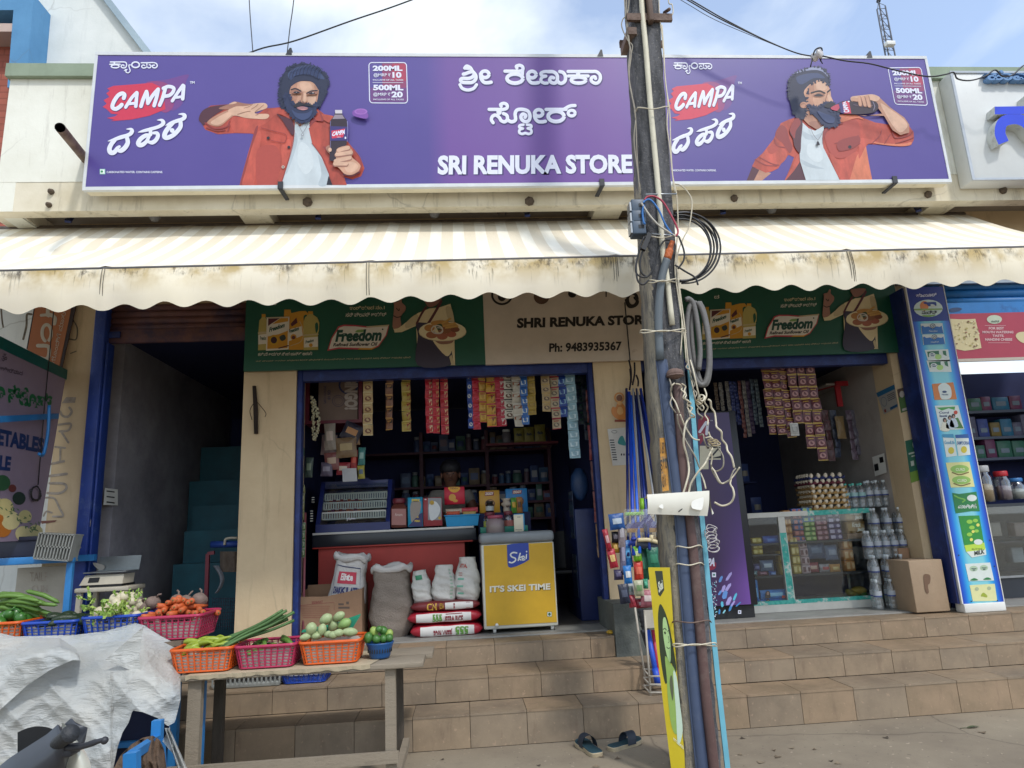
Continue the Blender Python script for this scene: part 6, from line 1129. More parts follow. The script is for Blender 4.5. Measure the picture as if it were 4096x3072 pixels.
bp=bottle_proto(mat('cap white','#c4ccd0',.4,.05,9),I('#a9b0b8')); bq=bottle_proto(mat('cap aqua','#4fae9e',.4,.05,9),I('#8fb4b4'),h=.24)
first={}
def put(proto,x,y,z,lab,grp):
    if proto.name not in first: first[proto.name]=1; proto.location=(x,y,z); proto['label']=lab; proto['group']=grp; return
    dup(proto,(x,y,z),ru(0,6),lab,grp)
for row,(ya,yb) in enumerate(((.40,.48),)):
    for j in range(6):
        px=3385+31*j; x=at(px,1980,ya).x; put(bq if j<3 else bp,x,ya,zt_+.001,'aqua capped water bottle on the showcase right of the eggs' if j<3 else 'white capped water bottle on the showcase by the side wall','bottles standing on the showcase')
        put(bq if j<3 else bp,x+.03,yb+.02,zt_+.001,'aqua capped water bottle in the back row on the showcase' if j<3 else 'white capped water bottle in the back row by the side wall','bottles standing on the showcase')
zl=[]
for k,(n,px0,px1,yb_,Y) in enumerate(((5,3500,3700,2143,.26),(8,3476,3712,2235,.22),(3,3500,3610,2338,.14),(3,3510,3625,2440,.10))):
    z=max(FLOOR+.001,at(3550,yb_,Y).z)
    for j in range(n):
        px=px0+(px1-px0)*j/max(1,n-1); x=at(px,yb_-60,Y).x
        for q in range(2): put(bp,x+.02*q,Y+.08*q,z,['white capped bottle in the upper wrapped pack by the pillar','white capped bottle in the wide middle pack by the pillar','white capped bottle in the pack beside the carton, second from the floor','white capped bottle in the lowest pack beside the carton'][k],'wrapped packs of water bottles')
mb=U(m_card); mb.rbox(at(3610,2300,.17).x,XR0-.02,.17,.5,FLOOR,FLOOR+.52,.004); one('under_carton',mb,'carton in shade under the bottle packs behind the plain box','carton',(3.9,.3,FLOOR))
# ---- plain carton by the pillar
a,b=at(3650,2345,-.19).x,at(3785,2345,-.19).x; zc=at(3700,2240,-.19).z; mb=U(mat('buff carton','#a08a72',.8,.1,4,.1,dirt_or_shade='#8a6a4f',dscale=3,dpos=(.6,.9))); mb.rbox(a,b,-.19,.15,FLOOR-.002,zc,.006); cv=wc(-.193).crop(3400,1900,696); mb.k('#6d5340'); mb.blob(cv,[(940,1265),(1015,1275),(1015,1370),(990,1400),(1000,1490),(980,1505),(955,1460),(940,1370)],.002); mb.use(mat('tape buff','#b39a7d',.5,.1,8)); one('plain_carton',mb,'plain buff carton with a torn hand hole on the sill by the blue frame','carton',((a+b)/2,0,FLOOR))
# ---- sachets of the right shop
p,q=at(2800,1442,.2),at(3420,1452,.2); mb=U(m_wht); mb.tube([p,q],.003,6); one('hanging_wire',mb,'white wire strung under the right green advert','wire',p)
KM=[('#5a2430','#a57a78','#b0923a','round')]
for k,(x,y1,n) in enumerate(((3057,1738,8),(3091,1740,8),(3126,1752,8),(3162,1695,5),(3200,1795,7),(3238,1845,8))): strip(x,1450,y1,38,n,KM,.2+(.0 if k<3 else -.03),['maroon and yellow strip, leftmost of six on the right shop wire','maroon and yellow strip, second of six on the right shop wire','maroon and yellow strip, third of six, narrower','short maroon and yellow strip, fourth of six','long maroon and yellow strip, fifth of six','longest maroon and yellow strip, rightmost of six'][k],'maroon and yellow sachet strips')
strip(3176,1692,1742,36,1,[('#a8a8a4','#8a8a86','#c9c9c4','quad')],.16,'silver backed sachet hanging under the short maroon strip','maroon and yellow sachet strips')
for k,(x,y0,y1,c1,c2) in enumerate(((2906,1525,1770,'#7d7872','#4a4440'),(2922,1525,1690,'#2f3a70','#4a5484'),(2938,1525,1700,'#2a3468','#3f4a7a'),(2955,1523,1752,'#7a4a48','#8a6a64'),(2972,1522,1748,'#84807e','#a09a94'),(2988,1525,1735,'#4a3a5a','#5a4a64'),(3004,1515,1700,'#5a6a78','#7a8a94'),(3022,1515,1710,'#66747c','#8a979c'),(2860,1530,1640,'#5a4a3a','#7a6450'),(2880,1530,1650,'#8a857e','#3a3434'))): strip(x,y0,y1,16,12,[(c1,c2,c1,'quad')],.55,['grey sachet strip with dark pictures, longest beside the fridge','navy sachet strip left of a rusty one','second navy sachet strip left of the rusty one','rusty rose sachet strip hanging behind the fridge','silver grey sachet strip right of the rusty one','dusky violet sachet strip in the dim bunch','slate sachet strip in the dim bunch','pale slate sachet strip nearest the maroon ones','brown sachet strip peeping beside the pole','grey sachet strip with black marks beside the pole'][k],'dim sachet strips behind the fridge')
strip(2590,1440,1690,34,5,[('#4a3a50','#9a7a80','#6a6a80','round')],.02,'purple grey strip between the pillar and the pole','sachet strips by the pole')
# ---- shelf goods behind
rs=random.Random(21)
SB=thing('dim_shelves','dark shelves with crisps at the back of the right shop','shelf',(2.6,1.6,FLOOR)); mb=U(m_innerdk); mb.box(1.75,3.3,1.5,1.9,1.42,1.44); mb.box(1.75,3.3,1.5,1.9,1.80,1.82); mb.build('shelf_boards',SB)
for k in range(14): x=1.9+.105*k; z=1.44 if k%2 else 1.82; c1=rs.choice(['#33457a','#7a6a3a','#6a3a3a','#4a5a6a','#3a5a8a']); px_y=None; mb=U(mat('dim '+c1,c1,.5,.2,9)); hh=.2; mb.grid(lambda u,v:(x+.12*(u-.5),1.5-.04*math.sin(PI*u)*math.sin(PI*min(1,v+.1)),z+hh*v),8,6); mb.k('#8a8478'); mb.grid(lambda u,v:(x+.12*(.2+.6*u-.5),1.497-.04*math.sin(PI*(.2+.6*u)),z+hh*(.3+.3*v)),5,3); one('crisps_bag',mb,'dim crisps bag on the back shelves of the right shop','bag',(x,1.5,z),'crisps bags on the back shelves')
# ---- red wall rack with hanging white packets
RX=3.62; RW=thing('wall_rack','red metal rack high on the side wall with packets hanging below','rack',(RX,.9,2.6)); mb=U(mat('rack bright red','#a8242c',.5,.12,7)); RYk=.75
a_=at(3345,1533,RYk); b__=at(3506,1530,RYk); zk=(a_.z+b__.z)/2; mb.box(a_.x,b__.x,RYk,RYk+.03,zk-.025,zk+.025)
for px in (3350,3462): q=at(px+8,1625,RYk).z; x=at(px,1533,RYk).x; mb.box(x-.028,x+.028,RYk+.002,RYk+.028,q,zk-.026)
mb.obox((a_.x+.02,RYk+.03,zk),(a_.x-.15,1.5,zk),.04,.03); mb.build('rack_frame',RW); mb=U(m_grey); mb.box(a_.x-.1,b__.x,RYk+.031,1.5,zk-.01,zk+.01); mb.build('rack_top',RW)
for k,(x,y0,y1,w_,c1,c2) in enumerate(((3432,1632,1800,26,'#8f9094','#b0b2b4'),(3450,1625,1805,24,'#a0a196','#c0c0b0'),(3468,1622,1812,24,'#96978e','#bcbcae'),(3486,1630,1806,24,'#a5a59a','#c2c2b4'),(3504,1640,1795,22,'#90948c','#b4b6aa'),(3520,1660,1795,20,'#868a84','#a8aaa0'),(3412,1640,1820,26,'#6d6a78','#8f8c9a'),(3392,1640,1840,24,'#6a5a6a','#8a7a8a'),(3330,1640,1830,26,'#3a4258','#5a6478'),(3300,1640,1845,26,'#5a3a40','#7a5a5c'))): strip(x,y0,y1,w_,5,[(c1,c2,c1,'half')],.72+.01*(k%3),['grey white strip, leftmost of the pale bunch under the red rack','pale strip, second in the bunch under the red rack','pale strip, third in the bunch under the red rack','pale strip, fourth in the bunch under the red rack','pale strip, fifth in the bunch under the red rack','greyest narrow strip at the right of the bunch','lavender grey strip left of the pale bunch','mauve strip left of the pale bunch','dark slate strip between maroon sachets and the pale bunch','dull maroon strip behind the bright maroon ones'][k],'strips hanging from the red rack')
pouch('paper_tag',3345,1665,3380,1755,.68,'#8a7350','brown paper tag hanging left under the red rack')
mb=U(mat('dark bundle','#23253a',.8,.3,8,.3)); p=at(3445,1480,.9); mb.ball((p.x,.95,p.z),.09,.09,.13,14,10,jit=.08); mb.ball((p.x+.07,.95,p.z-.08),.08,.08,.08,14,10,jit=.08); one('cloth_bundle',mb,'dark bundle stowed on top of the red wall rack','bundle',(p.x,.95,p.z-.15))
# ---- posters on the right pillar and side wall
def poster(q,Y,paint,label,name='paper_poster',X=None):
    cv=Canvas((XR0-.003,0,0),(-1,0,0)) if X else wc(Y); mb=MB(); paint(mb,Aff2(cv,lambda u,v:(q[0][0]+(q[1][0]-q[0][0])*u+((q[3][0]+(q[2][0]-q[3][0])*u)-(q[0][0]+(q[1][0]-q[0][0])*u))*v,q[0][1]+(q[1][1]-q[0][1])*u+((q[3][1]+(q[2][1]-q[3][1])*u)-(q[0][1]+(q[1][1]-q[0][1])*u))*v)))
    return one(name,mb,label,'poster',mb.v[0])
def p1(mb,c):
    mb.k('#aaa8a4'); mb.rect(c,0,0,1,1,.001); mb.k('#2f6f9a'); mb.rect(c,0,0,1,.2,.003); mb.k('#2f5f8a'); mb.rect(c,.5,.86,1,.97,.003); mb.ring(c,.25,.5,.16,.2,.015,.003); mb.k('#5a5a66')
    for k in range(4): mb.rect(c,.5,.3+.08*k,.95,.33+.08*k,.003)
    mb.k('#8a3a34'); mb.rect(c,.1,.82,.22,.95,.003)
poster(((3506,1572),(3578,1538),(3592,1628),(3536,1658)),0,p1,'white notice with blue heading on the inner side wall',X=1)
def p2(mb,c):
    mb.k('#57443a'); mb.rect(c,0,0,1,1,.001); mb.k('#4a6a3a'); mb.rect(c,0,.35,.5,1,.002); mb.k('#8a6a5a'); mb.disc(c,.7,.6,.25,.25,off=.003); mb.k('#b0aaa4'); mb.disc(c,.25,.25,.16,.14,off=.003); mb.rect(c,.1,.85,.6,.95,.003)
poster(((3588,1558),(3648,1540),(3662,1632),(3604,1652)),-.003,p2,'small brown and green poster near the top of the right pillar')
def p3(mb,c):
    mb.k('#2a5f4a'); mb.rect(c,0,0,1,1,.001); mb.k('#6f8f3a'); mb.rect(c,0,.75,1,1,.002); mb.k('#b0b8ac'); mb.rect(c,.1,.3,.9,.34,.003); mb.rect(c,.25,.38,.75,.41,.003); mb.disc(c,.5,.14,.09,.08,off=.003); mb.rect(c,.15,.5,.35,.62,.003); mb.k('#a5a04a'); mb.rect(c,.55,.48,.9,.72,.002); mb.k('#7a5040'); mb.disc(c,.72,.62,.14,.1,off=.003)
poster(((3620,1764),(3683,1748),(3706,1912),(3644,1932)),-.003,p3,'green poster halfway down the right pillar')
mb=U(m_wht); c=Canvas((XR0-.004,0,0),(-1,0,0)); mb.face([c(3496,1828,.02),c(3545,1812,.02),c(3555,1890,.02),c(3508,1905,.02)]); mb.use(m_black); mb.face([c(3504,1858,.022),c(3520,1853,.022),c(3524,1880,.022),c(3508,1885,.022)]); mb.face([c(3525,1830,.022),c(3540,1826,.022),c(3543,1848,.022),c(3528,1852,.022)]); one('switch_board',mb,'white switch board low on the inner side wall','switch board',mb.v[0])
# ---- dairy printed panel on the blue frame
DY=-.27; a=at(3622,1148,DY); b=at(4032,2440,DY); dx0=4.178; dx1=4.558; dz1=at(3700,1148,DY).z; dz0=FLOOR-.014; cD=wc(DY-.001)
DP=thing('dairy_signboard','tall narrow blue printed dairy panel on white base beside the blue frame','signboard',((dx0+dx1)/2,DY,dz0)); zsplit=at(3700,1285,DY).z; zfoot=at(3950,2410,DY).z
M,N,L,b_=nodes('dairy gradient'); s=N.new('ShaderNodeSeparateXYZ'); L.new(mapping(N,L,'Generated'),s.inputs[0]); dd=math_(N,L,'ABSOLUTE',math_(N,L,'SUBTRACT',s.outputs[0],.5)); r=N.new('ShaderNodeValToRGB'); L.new(dd,r.inputs[0]); e=r.color_ramp.elements; e[0].position=.18; e[0].color=lin('#7fc9d6'); e[1].position=.5; e[1].color=lin('#1430a8'); k_=e.new(.30); k_.color=lin('#35a6dc'); k_=e.new(.40); k_.color=lin('#1a6ad0'); L.new(r.outputs[0],b_.inputs['Base Color']); b_.inputs['Roughness'].default_value=.3
mb=U(M); mb.box(dx0+.012,dx1-.004,DY,DY+.02,zfoot,zsplit); mb.build('printed_panel',DP); mb=U(I('#1c2f8a')); mb.box(dx0+.012,dx1-.004,DY,DY+.02,zsplit+.001,dz1); mb.build('header_panel',DP)
mb=U(m_wht); mb.rbox(dx0+.01,dx1,DY-.012,DY+.10,dz0,zfoot-.001,.006); mb.box(dx0,dx0+.011,DY-.004,DY+.1,zfoot,dz1+.02); mb.box(dx1-.003,dx1+.004,DY-.003,DY+.1,zfoot,dz1+.02); mb.build('white_base',DP); mb=U(m_navy); mb.box(dx0-.02,dx0-.001,DY+.02,-.031,zfoot,dz1); mb.build('panel_side',DP)
mb=MB(); c6=cD.crop(3600,1130,496); lay=.0015
mb.use(W); mb.text(c6,'ಹಾಮೂಲ್',((270,200),(650,178),(655,245),(270,265)),lay,bold=.04); mb.k('#cfe0d8'); mb.disc(c6,502,462,258,155,off=lay); mb.k('#e08a4a'); mb.disc(c6,430,420,78,88,off=lay*1.6); mb.k('#8fae62'); mb.face([c6(x,y,lay*2) for x,y in ((246,478),(258,430+40),(500,465),(745,462),(757,488),(500,500),(250,498))]); mb.k('#223a86'); mb.blob(c6,[(415,370),(440,345),(480,355),(560,350),(630,350),(645,380),(640,420),(600,395),(590,425),(560,410),(525,425),(500,420),(470,390),(440,385)],lay*2.4); mb.k('#d9dcd2'); mb.blob(c6,[(540,395),(580,390),(600,400),(620,440),(560,430)],lay*2.6)
mb.k('#171a1c'); mb.text(c6,'ನಂದಿನಿ',(385,498,655,570),lay*2,bold=.03); mb.k('#7fae4a'); mb.face([c6(x,y,lay*1.8) for x,y in ((380,585),(640,578),(600,602),(500,616),(420,606))])
BLp=I('#1f6ab4'); PW=I('#d3dbd6')
for y0,x0 in ((735,375),(930,405)): 
    mb.use(PW); mb.face([c6(x,y,lay) for x,y in ((x0-10,y0),(x0+380,y0-8),(x0+400,y0+170),(x0+10,y0+185))]); mb.use(BLp); mb.face([c6(x,y,lay*1.7) for x,y in ((x0+2,y0+50),(x0+30,y0+35),(x0+60,y0+62),(x0+130,y0+48),(x0+200,y0+95),(x0+270,y0+48),(x0+330,y0+60),(x0+365,y0+35),(x0+395,y0+170),(x0+20,y0+185))]); mb.k('#1a2f5a'); mb.ring(c6,x0+205,y0+45,44,40,10,lay*2.2); mb.ring(c6,x0+205,y0+50,18,17,9,lay*2.2); mb.use(PW); mb.text(c6,'Nandini' if y0<800 else 'ನಂದಿನಿ',(x0+140,y0+115,x0+285,y0+148),lay*2.3)
for y0,x0 in ((1205,440),(1395,470)):
    mb.use(PW); mb.face([c6(x,y,lay) for x,y in ((x0,y0),(x0+415,y0-15),(x0+450,y0+200),(x0+60,y0+200))]); mb.k('#2a6a48'); mb.face([c6(x,y,lay*1.7) for x,y in ((x0+40,y0+30),(x0+250,y0+12),(x0+255,y0+80),(x0+150,y0+70),(x0+60,y0+130))]); mb.face([c6(x,y,lay*1.7) for x,y in ((x0+315,y0+15),(x0+375,y0+12),(x0+390,y0+110),(x0+330,y0+80))]); mb.k('#a9cf7a'); mb.disc(c6,x0+240,y0+120,60,50,off=lay*1.5); mb.use(PW); mb.disc(c6,x0+130,y0+90,60,46,off=lay*2.2); mb.k('#24406a'); mb.rect(c6,x0+100,y0+60,x0+150,y0+74,lay*2.6); mb.rect(c6,x0+80,y0+84,x0+190,y0+90,lay*2.6); mb.rect(c6,x0+105,y0+98,x0+165,y0+112,lay*2.6)
c7=cD.crop(3072,1536,1024)
mb.k('#c9783a'); mb.face([c7(x,y,lay) for x,y in ((1415,0),(1600,-15),(1632,132),(1438,138))]); mb.use(PW); mb.blob(c7,[(1470,20),(1520,-10),(1570,20),(1585,80),(1570,125),(1500,130),(1480,80)],lay*1.7); mb.k('#24406a'); mb.text(c7,'Nandini',(1500,85,1555,98),lay*2.2,bold=.03); mb.disc(c7,1523,68,20,10,off=lay*2.4)
mb.use(PW); mb.face([c7(x,y,lay) for x,y in ((1440,188),(1642,184),(1695,390),(1485,400))]); mb.k('#4a9a4a'); mb.face([c7(x,y,lay*1.6) for x,y in ((1455,205),(1615,195),(1610,225),(1560,210),(1500,230))]); mb.k('#2a3a6a'); mb.text(c7,'Curd',(1475,238,1560,256),lay*1.8,bold=.03); mb.text(c7,'Special',(1480,266,1546,290),lay*1.8,bold=.04); mb.k('#c2452f'); mb.disc(c7,1620,246,17,off=lay*1.8); mb.k('#4a7a3a'); mb.face([c7(x,y,lay*1.5) for x,y in ((1490,380),(1520,320),(1640,290),(1690,385))])
for x,y,c_ in ((1525,312,'#3a2a28'),(1568,290,'#2a2226'),(1600,278,'#2a2226')): mb.use(I(c_)); mb.disc(c7,x,y,16,20,off=lay*2.4); mb.use(I('#bfcbd6' if c_!='#3a2a28' else '#d9d6c4')); mb.blob(c7,[(x-30,y+90),(x-20,y+25),(x,y+18),(x+24,y+30),(x+40,y+92)],lay*2.2); mb.k('#b08a78'); mb.disc(c7,x+2,y+6,9,13,off=lay*2.8)
for q,t,cc_ in ((((1505,435),(1600,432),(1632,620),(1540,632)),'GoodLife','#3f8fb4'),(((1615,440),(1728,432),(1748,612),(1645,622)),'SAMPOORNA','#2a5a9a')): mb.use(PW); mb.face([c7(x,y,lay) for x,y in q]); mb.use(I(cc_)); mb.face([c7(x,y,lay*1.6) for x,y in (q[0],q[1],(q[1][0]+6,q[1][1]+35),(q[0][0]+6,q[0][1]+28))]); mb.text(c7,t,(q[0][0]+18,q[0][1]+55,q[1][0]+10,q[0][1]+85),lay*1.8,bold=.02); mb.k('#c9b83a'); mb.disc(c7,(q[2][0]+q[3][0])/2-5,q[2][1]-45,26,30,off=lay*1.8)
mb.k('#d8d592'); mb.face([c7(x,y,lay) for x,y in ((1535,680),(1740,672),(1785,888),(1580,895))])
for y in (735,830): mb.k('#8fb85c'); mb.disc(c7,1655+(y-735)*.15,y,80,36,off=lay*1.7); mb.k('#7a6a3a'); mb.stroke(c7,[(1590+(y-735)*.15,y+30),(1655+(y-735)*.15,y+48),(1730+(y-735)*.15,y+28)],10,lay*2.2); mb.k('#d9e0c0'); mb.text(c7,'CURD',(1620+(y-735)*.15,y-8,1700+(y-735)*.15,y+16),lay*2.3,bold=.02)
mb.k('#2a7a44'); mb.face([c7(x,y,lay) for x,y in ((1590,940),(1650,950),(1800,930),(1830,1100),(1760,1098),(1620,1118))]); mb.use(PW); mb.disc(c7,1760,985,42,28,off=lay*1.8); mb.k('#6fae4a'); mb.stroke(c7,[(1610,965),(1650,985),(1700,1000),(1680,1020)],12,lay*1.8); mb.use(PW); mb.text(c7,'ಮಜ್ಜಿಗೆ',(1640,1035,1800,1075),lay*1.8,bold=.03)
mb.k('#2f8a3a'); mb.face([c7(x,y,lay) for x,y in ((1645,1140),(1825,1135),(1870,1400),(1700,1420))]); mb.k('#b6d24a'); mb.face([c7(x,y,lay*1.4) for x,y in ((1695,1395),(1868,1370),(1878,1430),(1710,1450))]); mb.use(PW); mb.face([c7(x,y,lay*1.3) for x,y in ((1705,1440),(1880,1420),(1885,1475),(1760,1500))]); mb.disc(c7,1815,1365,38,24,off=lay*1.9); mb.k('#8fc24a')
for x,y,r_ in ((1740,1190,26),(1790,1180,22),(1760,1240,24),(1800,1270,20),(1740,1300,24)): mb.disc(c7,x,y,r_,r_*.7,off=lay*1.7)
mb.k('#dcd66a'); [mb.disc(c7,x,y,r_,off=lay*2) for x,y,r_ in ((1812,1218,14),(1770,1275,13),(1755,1345,14))]; mb.k('#1f2a22'); mb.text(c7,'MILK',((1780,1445),(1868,1428),(1870,1465),(1782,1482)),lay*2,bold=.04); mb.text(c7,'BUTTER',(1760,1420,1850,1434),lay*2)
c8=cD.crop(3400,1900,696)
mb.use(PW); mb.face([c8(x,y,lay) for x,y in ((1462,1130),(1780,1112),(1830,1340),(1510,1350))]); mb.k('#d8d8a0'); mb.face([c8(x,y,lay) for x,y in ((1520,1400),(1838,1382),(1870,1600),(1560,1605))])
for x,y in ((1570,1190),(1700,1180)): mb.k('#a9c0a4'); mb.disc(c8,x,y,52,36,off=lay*1.6); mb.k('#223a4a'); mb.rect(c8,x-30,y-4,x+34,y+5,lay*2); mb.rect(c8,x-14,y+12,x+18,y+24,lay*2)
mb.k('#2f7a44'); mb.blob(c8,[(1525,1338),(1575,1310),(1628,1335),(1575,1342)],lay*1.8); mb.blob(c8,[(1690,1328),(1745,1300),(1796,1325),(1745,1332)],lay*1.8)
for x,y in ((1610,1448),(1765,1440)): mb.k('#a9b490'); mb.disc(c8,x,y,26,24,off=lay*1.8)
mb.k('#9aa83a'); mb.blob(c8,[(1660,1540),(1690,1495),(1740,1530),(1735,1555),(1690,1545)],lay*1.8); mb.k('#26304a')
for x,y in ((1380,1020),(1540,1605),(1872,1595),(1775,830),(1835,1160)): mb.disc(c8,x,y,9,off=lay*1.8)
mb.build('printed_goods',DP)
# ---- dairy shop behind, right edge
MS=mat('shutter blue','#2373b8',.45,.12,4,dirt_or_shade='#1a3f7a',dscale=5,dpos=(.55,.8)); mb=U(MS); xz0=XR1+.21; zt_=at(3900,1150,.02).z; zq=at(3900,1258,.02).z; z=zq+.14
while z<zt_+.1: mb.tube([(xz0,.06,z),(7.2,.06,z)],[.045,.045],10); z+=.082
mb.box(xz0,7.2,.02,.06,zq,zq+.13); mb.k('#243a64'); mb.blob(wc(.018),[(3800,1235),(3830,1230),(3848,1236),(3830,1246),(3802,1248)],.001); mb.build('roller_shutter',BD)
mb=U(m_steel); mb.box(xz0-.2,7.2,-.05,.0,zt_+.02,zt_+.05); mb.build('shutter_rail',BD)
cE=wc(.0); c6=cE.crop(3600,1130,496); e0,e1=at(3790,1350,.0),at(4096,1350,.0); zb1=at(3950,1440,.0).z; zt1=at(3950,1252,.0).z
CB=thing('cheese_banner','red banner with cheese toast picture over the dairy shop','banner',(5.2,0,zb1)); mb=U(mat('cheese red','#a3344a',.5,.1,3)); mb.box(at(3770,1350,.0).x,7.2,.0,.02,zb1+.02,zt1); mb.k('#b7aca0'); mb.box(at(3770,1350,.0).x,7.2,-.002,.02,zb1-.01,zb1+.019); mb.build('banner_sheet',CB)
mb=U(I('#c9bd92')); mb.face([c6(x,y,.003) for x,y in ((890,650),(1100,660),(1340,650),(1400,900),(1450,1170),(1300,1200),(1150,1220),(1000,1190),(950,950))]); rs=random.Random(3)
for k in range(46): x,y=rs.uniform(930,1400),rs.uniform(690,1160); mb.use(I(rs.choice(['#6d4636','#8a5a40','#a59a5c','#d8cfa8']))); mb.disc(c6,x,y,rs.uniform(10,24),rs.uniform(8,18),off=.0045+.0002*k,n=7)
mb.k('#d8b8bc')
for t,q in (('FOR BEST',(1580,795,1850,840)),('MOUTH WATERING',(1468,865,2018,908)),('TASTE.',(1645,930,1855,970)),('NANDINI CHEESE',(1515,995,1998,1040))): mb.text(c6,t,q,.003,bold=.03)
mb.rect(c6,1510,766,1885,771,.003); mb.rect(c6,1570,1074,1955,1079,.003); mb.k('#b9c4ae'); mb.disc(c6,1680,660,135,78,off=.003); mb.k('#2f3a3a'); mb.text(c6,'ನಂದಿನಿ',(1620,675,1765,715),.0045,bold=.02); mb.k('#c9bd92'); mb.blob(c6,[(2060,960),(2120,890),(2260,900),(2280,1080),(2150,1060)],.003); mb.build('banner_print',CB)
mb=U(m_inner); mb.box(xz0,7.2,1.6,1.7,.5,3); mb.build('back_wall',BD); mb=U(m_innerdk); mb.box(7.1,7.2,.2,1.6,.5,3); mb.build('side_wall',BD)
DS=thing('dairy_shelves','dim dairy shop shelves at the right edge','shelf',(5.3,1.3,.55)); mb=U(mat('shelf steel','#4a5468',.5,.15,6))
for y in (1640,1745,1830): z=at(3980,y,1.2).z; mb.box(xz0+.05,7.1,1.2,1.58,z-.03,z)
mb.build('shelf_boards',DS)
rs=random.Random(31)
for y in (1640,1745,1830):
    z=at(3980,y,1.2).z; x=4.75
    while x<6.4:
        w_=rs.uniform(.1,.2); c1=rs.choice(['#2f6a8a','#6a3a5a','#3a4a8a','#7a6a3a','#3a6a5a','#5a5a70']); mb=U(mat('dim '+c1,c1,.5,.2,9)); mb.rbox(x,x+w_,1.22,1.4,z,z+rs.uniform(.14,.24),.004,seg=1); mb.k('#6a7a8a'); mb.box(x+w_*.2,x+w_*.8,1.216,1.221,z+.05,z+.1); one('goods_box',mb,'dim box on the dairy shop shelves','box',(x+w_/2,1.3,z),'boxes on the dairy shelves'); x+=w_+rs.uniform(.0,.02)
GC=thing('glass_counter','dark glass counter of the dairy shop at the right edge','counter',(5.2,.5,.55)); gz=at(4000,2015,.35).z; mb=U(mat('counter dark','#2b3038',.3,.15,5)); mb.box(xz0,7.1,.36,.9,FLOOR,.75); mb.box(xz0,7.1,.36,.9,gz-.03,gz); mb.box(xz0,7.1,.5,.9,1.05,1.07); mb.box(xz0,7.1,.88,.9,.751,gz-.031); mb.use(m_steel); mb.box(xz0,7.1,.345,.359,.74,.76); mb.build('counter_frame',GC); mb=U(m_glass); mb.box(xz0,7.1,.352,.356,.761,gz-.03); mb.build('glass_pane',GC)
for k,(x0,x1,y0,y1,fl,ld,lab) in enumerate(((3927,3990,1860,2008,'#8a6a3a','#a8aaac','largest clear jar of brown sweets on the dairy counter'),(4005,4062,1882,2000,'#7a6470','#b0202c','clear jar with red lid and pink sweets on the dairy counter'),(4060,4120,1910,1996,'#8a8a86','#2a6aa8','clear jar with blue lid at the right edge'))): jar('sweet_jar',x0,y0,x1,y1,.42,clear('jar clear'),mat('lid '+ld,ld,.4,.1,9),lab,'jars on the dairy counter',fill=I(fl),lab=None)
for k,(x0,x1,y0,y1,c1) in enumerate(((3960,4005,2090,2145,'#a8a098'),(4060,4110,2090,2145,'#9a8a84'),(3955,3985,2185,2260,'#a8aaac'),(4050,4096,2190,2250,'#8f959a'),(4045,4110,2335,2390,'#7d8fb0'))): carton('goods_box',x0,y0,x1,y1,.6 if k<4 else .45,.1,mat('pale '+c1,c1,.5,.1,8),['pale box on the upper glass counter shelf, left','pale box on the upper glass counter shelf, right','white box on the lower glass counter shelf, left','grey box on the lower glass counter shelf, right','blue and white pack at the foot of the dairy counter'][k],'box','boxes in the dairy counter')
# ---- raised dairy sign on the parapet
WS=thing('dairy_sign','white box sign with raised blue letters at the top right','sign',(5.3,-.62,4.36)); y_=-.62; x0=4.76; z0,z1=4.355,5.50; mb=U(mat('dirty white','#cfd2d2',.5,.06,3,dirt_or_shade='#8f8f8a',dscale=4,dpos=(.62,.9))); mb.rbox(x0,6.4,y_,-.455,z0,z1,.012); mb.build('sign_box',WS); mb=U(mat('sign trim','#aeb6c0',.4,.08,5)); mb.box(x0-.006,x0+.02,y_-.012,y_-.001,z0,z1); mb.box(x0+.021,6.4,y_-.012,y_-.001,z1-.02,z1); mb.box(x0+.021,6.4,y_-.012,y_-.001,z0,z0+.02); mb.build('sign_trim',WS)
c4=wc(y_-.001).crop(3072,0,1024)
def thick(mb,pts,w,o0,o1,top,side,n=6,hard=False):
    P=[Vector((p[0],p[1])) for p in pts]; P=P if hard else [Vector((q.x,q.y)) for q in crom([(p.x,p.y,0) for p in P],n)]; Lf,Rt=[],[]
    for i in range(len(P)):
        t=(P[min(i+1,len(P)-1)]-P[max(0,i-1)]).normalized(); n_=Vector((-t.y,t.x))*w/2; Lf.append(P[i]+n_); Rt.append(P[i]-n_)
    for i in range(len(P)-1):
        q=[Lf[i],Lf[i+1],Rt[i+1],Rt[i]]; mb.use(top); mb.quad(*[c4(p.x,p.y,o1) for p in q]); mb.use(side)
        mb.quad(*[c4(q[0].x,q[0].y,o0),c4(q[1].x,q[1].y,o0),c4(q[1].x,q[1].y,o1),c4(q[0].x,q[0].y,o1)]); mb.quad(*[c4(q[2].x,q[2].y,o0),c4(q[3].x,q[3].y,o0),c4(q[3].x,q[3].y,o1),c4(q[2].x,q[2].y,o1)])
    for i in (0,-1): mb.use(side); mb.quad(c4(Lf[i].x,Lf[i].y,o0),c4(Rt[i].x,Rt[i].y,o0),c4(Rt[i].x,Rt[i].y,o1),c4(Lf[i].x,Lf[i].y,o1))
mS=mat('letter side','#bfc2be',.6,.1,6,dirt_or_shade='#6a6458',dscale=7,dpos=(.55,.8)); mBL=mat('letter blue','#1f3fd0',.35,.05,5); mb=MB()
thick(mb,[(1890,1010),(2250,1005)],66,0,.10,mBL,mS); thick(mb,[(2190,1040),(2192,880)],80,0,.0995,mBL,mS,hard=True); thick(mb,[(1965,1285),(1935,1200),(1960,1110),(2060,1080),(2150,1110),(2220,1190),(2300,1240)],92,0,.099,mBL,mS); mb.build('raised_letter',WS)
